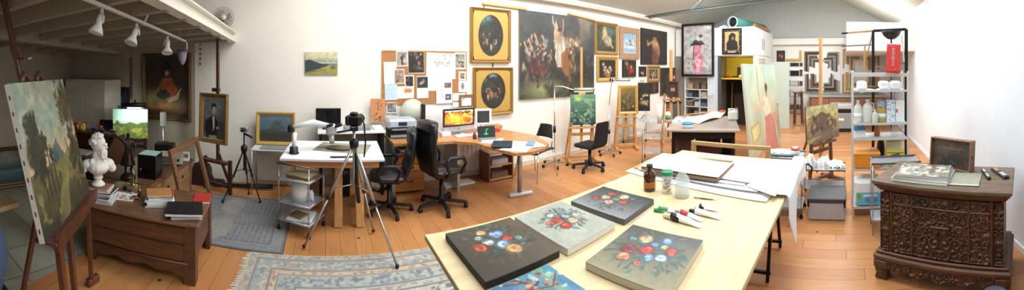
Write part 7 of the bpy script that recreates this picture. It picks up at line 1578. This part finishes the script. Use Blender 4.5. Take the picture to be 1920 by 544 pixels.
# dark desk behind the bust
t = thing('sloping_desk', 'dark brown writing desk with a sloping side behind the bust', 'desk', (-2.98, 3.40, 0), .12); dk = wood('dark_desk_wood', '3a2418', '5a3a26', .4, (3, 25, 25), coat=.15)
MB().box(-.42, .42, -.28, .28, .50, .53, b=.004).build('desktop', dk, t)
for s_ in (-1, 1): MB().prism([(-.28, 0), (.28, 0), (.28, .78), (.05, .78), (-.28, .56)], s_*.42-.015, s_*.42+.015, PX).build('side_panel', dk, t)
MB().box(-.42, .42, .05, .28, .76, .785, b=.004).build('top_shelf', dk, t); MB().box(-.40, .40, .25, .27, .05, .76).build('back_panel', dk, t); MB().box(-.40, .40, -.24, -.22, .40, .5).build('apron', dk, t)
dm = Matrix.Translation(t.location) @ Euler((0, 0, .12)).to_matrix().to_4x4()
for i, (x, nm, cl, w, h) in enumerate(((-.33, 'red', 'b03a2c', .05, .09), (-.25, 'orange', 'd07a2c', .045, .12), (-.18, 'yellow', 'd2aa3a', .05, .10))):
    o = thing('paint_packet', '%s packet on the top shelf of the writing desk' % nm, 'packet', dm @ Vector((x, .15, .787)), .1, 'packets on the writing desk'); MB().box(-w/2, w/2, -.03, .03, 0, h, b=.004).build('box_body', mat('packet_'+nm, cl, .5), o); MB().box(-w*.35, w*.35, -.0315, -.03, h*.3, h*.6).build('label', cream, o)
for i, (x, y) in enumerate(((.02, .14), (.16, .12), (.3, .15))):
    o = thing('model_car', '%s black model car on the writing desk' % ['left', 'middle', 'right'][i], 'model car', dm @ Vector((x, y, .787)), .3*i, 'black model cars'); MB().box(-.06, .06, -.025, .025, .012, .035, b=.008).build('body', blk, o); MB().box(-.03, .03, -.022, .022, .033, .055, b=.008).build('cabin', mat('cabin_grey', '55585c', .3), o)
    for sx in (-.038, .038): MB().tube([(sx, -.027, .012), (sx, .027, .012)], .012, 10).build('wheel_axle', mat('grey_hub', '8a8c8e', .4), o)
o = thing('red_ball', 'bright red ball on the writing desk by the model cars', 'ball', dm @ Vector((.09, .2, .787))); MB().ball((0, 0, .06), .028, n=16).build('ball', mat('ball_red', 'c92f2a', .4), o); MB().lathe([(0, 0), (.02, 0), (.008, .02), (.008, .035), (0, .035)], 12).build('stand', blk, o)
flat('pale_papers', 'pale papers on the lower top of the writing desk', 'papers', -3.2, -2.85, 3.2, 3.38, .531, .03, mat('pale_grey_papers', 'b9bab4', .8), rz=.12)
# lit landscape on its easel
h_easel('dark wooden easel behind the lit green landscape', (-2.80, 4.20, 0), .5, 1.84, walnut, .60, .5, None)
a = landscape(.5, .43, 100, '8fbcae', 'c9e4d4', '4a6430', '74863a', 5, .42).grad('b8d6c0', '8fc4c0', .6, 1).poly([(.02, .4), (.12, .62), (.2, .5), (.35, .48), (.5, .56), (.7, .5), (1, .56), (1, .38), (0, .34)], '55662c', 1, .06).colmix('b4b850', 8, 5, .5, .7, .15, lambda x, y: y < .42).colmix('4a5a28', 9, 8, .56, .7, .1, lambda x, y: y < .4).noise(.12, 14)
q = Vector((-2.75, 4.11, .632)); picture('lit_landscape', 'bright green landscape under a black picture lamp at the back left', 'painting', q, .5, .52, .43, a, MATS['brown_canvas_edge'], 0, .025, lean=.02)
q = ray(252, 197, 4.75); t = thing('picture_lamp', 'black picture lamp glowing over the lit green landscape', 'lamp', (q.x, q.y, q.z), .5); MB().tube([(-.17, 0, 0), (.17, 0, 0)], .035, 14).build('reflector', blk, t); MB().bar((-.1, 0, -.04), (.1, 0, -.04), .025, .012).build('lamp_strip', mat('cool_glow', 'e9fff0', .5, emit=5.), t); MB().tube([(0, 0, .03), (0, .1, .06), (.0, .22, .02)], .01, 8).build('bracket', blk, t)
area('lamp_light', (q.x, q.y, q.z-.06), Matrix.Rotation(.5, 3, 'Z') @ Vector((0, .55, -1)), .34, .04, 2.5, (.95, 1, .85))
q = at(306, 300, .3); t = thing('grey_lamp_stand', 'slim grey photographic lamp on a stand before the dark portrait', 'lamp', (ray(306, 250, 4.95).x, ray(306, 250, 4.95).y, 0)); z1 = ray(306, 210, 4.95).z
MB().tube([(0, 0, .02), (0, 0, z1-.2)], .009, 8).build('pole', steel, t); MB().box(-.045, .045, -.03, .03, z1-.22, z1, b=.012).build('head', mat('lamp_grey', '9a9a92', .5), t); MB().lathe([(0, 0), (.1, 0), (.1, .012), (0, .02)], 20).build('base', blkm, t)
# portrait easel
erz2 = -.33; c2 = ray(401, 270, 4.45)
h_easel('dark brown easel holding the portrait of a young man', (c2.x+.03, c2.y+.06, 0), erz2, 2.07, mahog, .45, .42, 1.36, dark=walnut, simple=True)
a = Art(.34, .5, 130, '5f6b70').grad('4a5050', '7d8a90', .2, 1).colmix('8f9a9e', 4, 3, .5, .6, .2, lambda x, y: y > .5).poly([(.6, .42), (1, .4), (1, .0), (.55, 0)], '45443a', .9, .05)
a.poly([(.22, 0), (.1, .2), (.14, .42), (.28, .5), (.42, .56), (.56, .54), (.68, .44), (.74, .25), (.66, .1), (.6, 0)], '17171a', 1, .02).poly([(.44, .56), (.55, .56), (.56, .3), (.5, .18)], 'd6d2c8', 1, .01).poly([(.46, .57), (.52, .57), (.51, .52), (.48, .52)], '1a1a1c').blob(.50, .63, .06, .07, 'c9a184', .15).blob(.51, .70, .095, .085*1.25, 'd0a88a', .12).blob(.485, .715, .012, .008, '3a2a22', .4).blob(.555, .715, .012, .008, '3a2a22', .4).blob(.525, .69, .012, .02, 'b98c70', .5).blob(.525, .655, .022, .006, 'a4605a', .4)
a.poly([(.40, .7), (.38, .78), (.43, .85), (.54, .87), (.62, .81), (.61, .75), (.55, .79), (.45, .78), (.43, .7)], '251c18', 1, .02).blob(.70, .28, .07, .05, 'c9a184', .3, .3).poly([(.3, .08), (.6, .1), (.7, .03), (.35, 0)], 'b9b0a0', .9, .03).noise(.12, 12)
picture('young_man_portrait', 'gold-brown framed portrait of a dark-haired young man in black on the easel', 'painting', (c2.x, c2.y-.02, .67), erz2, .475, .665, a, mat('bronze_gilt', '8a673a', .4, .3, .25, 20), .055, .045, lean=.04, inner=(.012, goldl))
MB().tube([(0, 0, 0), (.0, -.04, 0), (.03, -.05, -.06), (.03, -.05, -.1)], .008, 8).build('crank', blkm, bpy.data.objects['young_man_portrait']).location = (.12, -.02, -.06)
# bag and folded stand on the floor
t = thing('brown_bag', 'dark brown leather bag slumped on the floor beside the portrait easel', 'bag', (-1.76, 4.5, 0), .2)
MB().grid(lambda u, v: ((.17-.06*v*v)*math.copysign(abs(math.cos(u*6.2832))**.6, math.cos(u*6.2832))*(1+.06*math.sin(v*9+u*12)), (.12-.05*v)*math.copysign(abs(math.sin(u*6.2832))**.6, math.sin(u*6.2832)), .002+.27*v), 30, 12).build('body', mat('brown_leather', '3c2a24', .5, var=.3, bump=.3), t); MB().lathe([(0, .27), (.09, .27), (.11, .26)], 18, Matrix.Diagonal((1, .6, 1, 1))).build('flap', MATS['brown_leather'], t); MB().tube([(-.08, 0, .26), (-.04, 0, .31), (.04, 0, .31), (.08, 0, .26)], .01, 8).build('handle', MATS['brown_leather'], t)
t = thing('folded_tripod', 'folded black tripod lying on the floor behind the small camera tripod', 'tripod', (-1.02, 4.48, .03), .08)
for y in (-.03, 0, .03): MB().tube([(-.4, y, .0), (.3, y*1.5, .01)], .014, 8).build('leg', blkm, t)
MB().box(-.55, -.38, -.05, .05, -.02, .07, b=.02).build('head', blk, t)

# ------------------------------------------------------------------ rugs
def rug(name, label, x0, x1, y0, y1, a, fr=None):
    t = thing(name, label, 'rug', ((x0+x1)/2, (y0+y1)/2, 0)); w, d = x1-x0, y1-y0; MB().box(-w/2, w/2, -d/2, d/2, .001, .009, b=.002).build('backing', mat('rug_back', '77736c', .95), t)
    a.mesh('pile', Tm(-w/2, -d/2, .0102, rx=-math.pi/2), t, painted(.95, name='woven_wool'), w, d)
    if fr:
        R = random.Random(1); g = MB(); n = int(d/.012)
        for i in range(n): y = -d/2+i*.012; l = R.uniform(.03, .07); g.add([(-w/2, y, .009), (-w/2, y+.01, .009), (-w/2-l, y+.008+R.uniform(-.01, .01), .002), (-w/2-l, y+R.uniform(-.01, .01), .002)], [(0, 1, 2, 3)])
        o = g.build('fringe', mat('fringe_cream', 'cfc9b8', .9), t); o['kind'] = 'stuff'
    return t
w, d = 2.6, 1.9
a = Art(w, d, 430, 'aca69a')
def u_(m): return m/w
ed = np.minimum(np.minimum(a.x, 1-a.x), np.minimum(a.y, a.k-a.y))*w
def band(m0, m1, c, al=1.): a.over(((ed >= m0) & (ed < m1))*al, c)
band(0, .07, 'b0a590'); band(.07, .09, '5f6f7c'); band(.09, .21, '8a9698'); band(.21, .225, '6a665c'); band(.225, .275, 'c9ab90'); band(.275, .29, '6a665c'); band(.29, .42, '94a0a2'); band(.42, .44, '56646e'); band(.44, .5, 'b9b8ac'); band(.5, .52, '4f5c68')
fld = ed >= .52; a.over(fld*1., 'bdb6a6')
sm = lambda f, s: fbm(a.x*f, a.y*f, s)
for (lo, hi, cc) in ((.09, .21, ['5c7080', 'b98c7c', 'c9c4b4']), (.29, .42, ['5c7080', '475a68', 'b9b4a4']), (0, .07, ['8f6a60', '7d8488']), (.225, .275, ['7a5850', '8d7a6a']), (.44, .5, ['5f7280', 'a07c70'])):
    for i, c in enumerate(cc): m_ = np.clip((vnoise(a.x*90, a.y*90, 5+i*7+int(lo*100))-.62)*12, 0, 1)*((ed >= lo+.008) & (ed < hi-.008)); a.over(m_*.75, c)
R = random.Random(6)
# mirrored medallion drawing
def sym(fn):
    for sx in (0, 1):
        for sy in (0, 1): fn((lambda x: 1-x) if sx else (lambda x: x), (lambda y: 1-y) if sy else (lambda y: y))
sym(lambda X, Y: (a.poly([(X(.3), Y(.5)), (X(.42), Y(.68)), (X(.5), Y(.7)), (X(.5), Y(.5))], '6f8894', .9), a.poly([(X(.36), Y(.5)), (X(.44), Y(.62)), (X(.5), Y(.63)), (X(.5), Y(.5))], 'c5bfae', .9), a.poly([(X(.2), Y(.28)), (X(.2), Y(.42)), (X(.3), Y(.36)), (X(.34), Y(.28))], '8da0a4', .8), a.line((X(.22), Y(.29)), (X(.42), Y(.3)), .005, '4f606e'), a.line((X(.42), Y(.3)), (X(.5), Y(.38)), .005, '4f606e'), a.line((X(.21), Y(.3)), (X(.21), Y(.5)), .005, '4f606e')))
fm = fld*1.
for s_, c, th in ((3, '54687a', .68), (8, 'a98478', .70), (14, '6f7f74', .70), (21, 'd3cdbd', .64), (33, '3f4c5c', .74)):
    xx = np.abs(a.x-.5); yy = np.abs(a.y-a.k/2); m_ = np.clip((fbm(xx*46, yy*46, s_, 2)-th+.06)*14, 0, 1)*fm; a.over(m_*.8, c)
for i in range(46):
    x, y = R.uniform(.22, .5), R.uniform(.3, .5); r = R.uniform(.008, .018); c = R.choice(['566b7c', 'b08a7c', '8fa0a0', 'd6d0c0', '46545f'])
    sym(lambda X, Y: (a.blob(X(x), Y(y), r, r*.7, c, .2, 0, .9), a.blob(X(x), Y(y), r*.4, r*.3, 'cbbfa8', .3)))
a.noise(.1, 60, 4); a.c = a.c*.62+np.array([.66, .645, .62])*.38
rug('persian_rug', 'pale blue, grey and rose oriental rug with a cream fringe under the silver tripod', -.66, -.66+w, 2.93-d, 2.93, a, True)
w, d = 1.42, 1.2; a = Art(w, d, 240, '7f8184'); ed = np.minimum(np.minimum(a.x, 1-a.x), np.minimum(a.y, a.k-a.y))*w
a.over((ed < .03)*1., '6d7076').over(((ed > .14) & (ed < .15))*1., '63666c').over(((a.y*w > -1) & (ed < .008))*1., '3c3f52')
for (cx, cy) in ((.3, .28), (.3, .78), (.72, .28), (.72, .78)): 
    for dx in np.linspace(-.17, .17, 10):
        for dy in np.linspace(-.15, .15, 9):
            if abs(dx) < .001: continue
            a.blob(cx+dx, cy+dy, .012, .006, '545a68', .4, .6 if dx > 0 else -.6, .9)
for (cx, cy) in ((.5, .3), (.5, .76)): a.blob(cx, cy, .09, .17, '8f8c88', .1)
for x in np.linspace(.12, .88, 34): a.blob(x, .07, .006, .004, '62656e', .4); a.blob(x, .93, .006, .004, '62656e', .4)
a.noise(.08, 40)
rug('grey_rug', 'plain grey rug with faint dotted patterns under the small black tripod', -.38-w, -.38, 2.94, 2.94+d, a)

# ------------------------------------------------------------------ track light, lantern, fan, corner things
P0, P1 = ray(150, -6, 2.02), ray(346, 77, 3.9)
t = thing('track_light_rail', 'white light track running under the mezzanine', 'track', P0); MB().bar((0, 0, 0), P1-P0, .035, .02, .003).build('rail', whp, t); MB().tube([P1-P0, P1-P0+Vector((.03, .0, -.02)), P1-P0+Vector((.03, 0, -.1))], .008, 8).build('end_cap', whp, t)
ceil = lambda p_: 2.2
for i, s_ in enumerate((.35, .9)): q = (P1-P0)*s_; MB().tube([q, q+Vector((0, .02, .2))], .004, 6).build('hanger', steel, t)
q = (P1-P0)*.45; MB().tube([q, q+Vector((.02, 0, .04)), q+Vector((.05, .02, .12)), q+Vector((.04, .02, .25))], .009, 8).build('flex', whp, t)
for i, (x, y, r, tl, hd) in enumerate(((191, 14, 2.28, .35, 2.6), (256, 42, 2.68, .5, 2.9), (314, 66, 3.3, -.4, .4))):
    q = ray(x, y+2, r); t = thing('track_spotlight', ['nearest', 'middle', 'farthest'][i]+' white spotlight on the light track', 'spotlight', q, hd, 'spotlights on the track')
    MB().tube([(0, 0, 0), (0, 0, -.04)], .012, 8).build('stem', whp, t); MB().tube([(-.02, 0, -.03), (-.035, 0, -.07), (-.03, 0, -.1)], .006, 8).build('yoke', whp, t)
    Mh = Tm(0, 0, -.045, rx=tl); MB().lathe([(0, 0), (.02, .0), (.026, -.012), (.026, -.05), (.022, -.065), (.03, -.08), (.05, -.12), (.055, -.135), (.045, -.135), (.02, -.09), (0, -.088)], 24, Mh).build('lamp_head', mat('spot_white', 'e9edf0', .3), t); MB().lathe([(0, -.128), (.046, -.13), (.046, -.132), (0, -.13)], 20, Mh).build('lamp_glass', mat('spot_glass', 'dfe8ee', .1), t)
q = ray(342, 78, 3.95); t = thing('glass_lantern', 'small glass lantern hanging on a chain before the dark portrait', 'lantern', (q.x, q.y, q.z-.28))
MB().lathe([(.058, .16), (.05, .08), (.03, .03), (.008, .0), (.004, .0), (.026, .033), (.046, .083), (.054, .16)], 18).build('glass', mat('violet_glass', 'b8aed0', .1, alpha=.6), t); MB().lathe([(.05, .15), (.068, .16), (.068, .175), (.05, .18)], 18).build('rim', mat('pewter', '6d6672', .4, .6), t)
for k in range(3): a_ = k*2.094; MB().tube([(.06*math.cos(a_), .06*math.sin(a_), .17), (0, 0, .42)], .002, 5).build('chain', blkm, t)
MB().lathe([(0, .02), (.02, .03), (.02, .12), (0, .13)], 10).build('candle', cream, t)
for k in range(8): a_ = k*.785; MB().bar((.028*math.cos(a_), .028*math.sin(a_), .03), (.057*math.cos(a_), .057*math.sin(a_), .15), .004).build('rib', MATS['pewter'], t)
q = onY(413, 32, 4.55); t = thing('wall_fan', 'grey round wall fan above the end of the mezzanine beam', 'fan', (q.x, 4.69, q.z), .5, None, (0, 0, .35)); 
for r in (.15, .12, .09): MB().tube([(r*math.cos(k*.314), -.09+.02*(r < .1), r*math.sin(k*.314)) for k in range(20)], .004, 6, closed=True).build('guard_ring', mat('fan_grey', '8f8c84', .4, .3), t)
for k in range(4): a_ = k*1.571; g = MB(); g.add([(0, -.06, 0), (.12*math.cos(a_), -.05, .12*math.sin(a_)), (.12*math.cos(a_+.7), -.07, .12*math.sin(a_+.7))], [(0, 1, 2)]); g.build('blade', mat('blade_grey', 'a9a59a', .5), t)
MB().lathe([(0, 0), (.04, 0), (.04, .03), (0, .035)], 16, Tm(0, -.07, 0, rx=math.pi/2)).build('hub', cream, t); MB().tube([(0, 0.02, -.05), (0, -.05, -.02)], .015, 8).build('bracket', blkm, t)
for k in range(12): a_ = k*.5236; MB().tube([(.04*math.cos(a_), -.085, .04*math.sin(a_)), (.15*math.cos(a_), -.09, .15*math.sin(a_))], .002, 4).build('guard_spoke', MATS['fan_grey'], t)
z0, z1 = onY(376, 122).z, onY(376, 75).z; t = thing('tag_string', 'string of small dark tags hanging on the wall left of the easel mast', 'string', (onY(376, 100).x, 4.69, z0)); MB().tube([(0, 0, 0), (0, 0, z1-z0)], .0015, 5).build('cord', mat('pale_cord', 'cfc7b6', .8), t)
for i in range(5): MB().box(-.008, .008, -.004, .004, i*(z1-z0)/5, i*(z1-z0)/5+.03).build('tag', blk, t)
# white cupboard at the corner
A = ray(98, 152, 5.6); B = ray(131, 150, 6.1); C2 = ray(171, 152, 5.9)
t = thing('white_cupboard_unit', 'tall off-white cupboard in the left corner under the mezzanine', 'cupboard', (-3.72, 4.42, 0)); off = mat('off_white_paint', 'cfc9ba', .5, var=.04); MB().box(-.5, .42, -.2, .22, 0.02, 1.48, b=.006).build('carcass', off, t)
for s_, x0, x1 in ((0, -.49, -.04), (1, -.03, .41)): d_ = MB().box(x0, x1, -.22, -.2, .06, 1.45, b=.004).build('door', off, t); MB().ball((x1-.04 if s_ == 0 else x0+.04, -.235, .75), .014, n=10).build('knob', blk, d_)
p0 = ray(0, 360, 4.4); a = Art(.5, .45, 50, '23403f').grad('1c3435', '4a6f6c', 0, .4).blob(.5, .8, .5, .2, '77736a', .6).noise(.2, 8)
picture('gold_black_picture', 'gold and black framed teal picture leaning low on the left wall', 'painting', (-3.78, 2.62, .005), math.radians(75), .62, .56, a, mat('black_gilt', '5f4a1e', .4, .3, .5, 12), .06, .04, lean=.14)
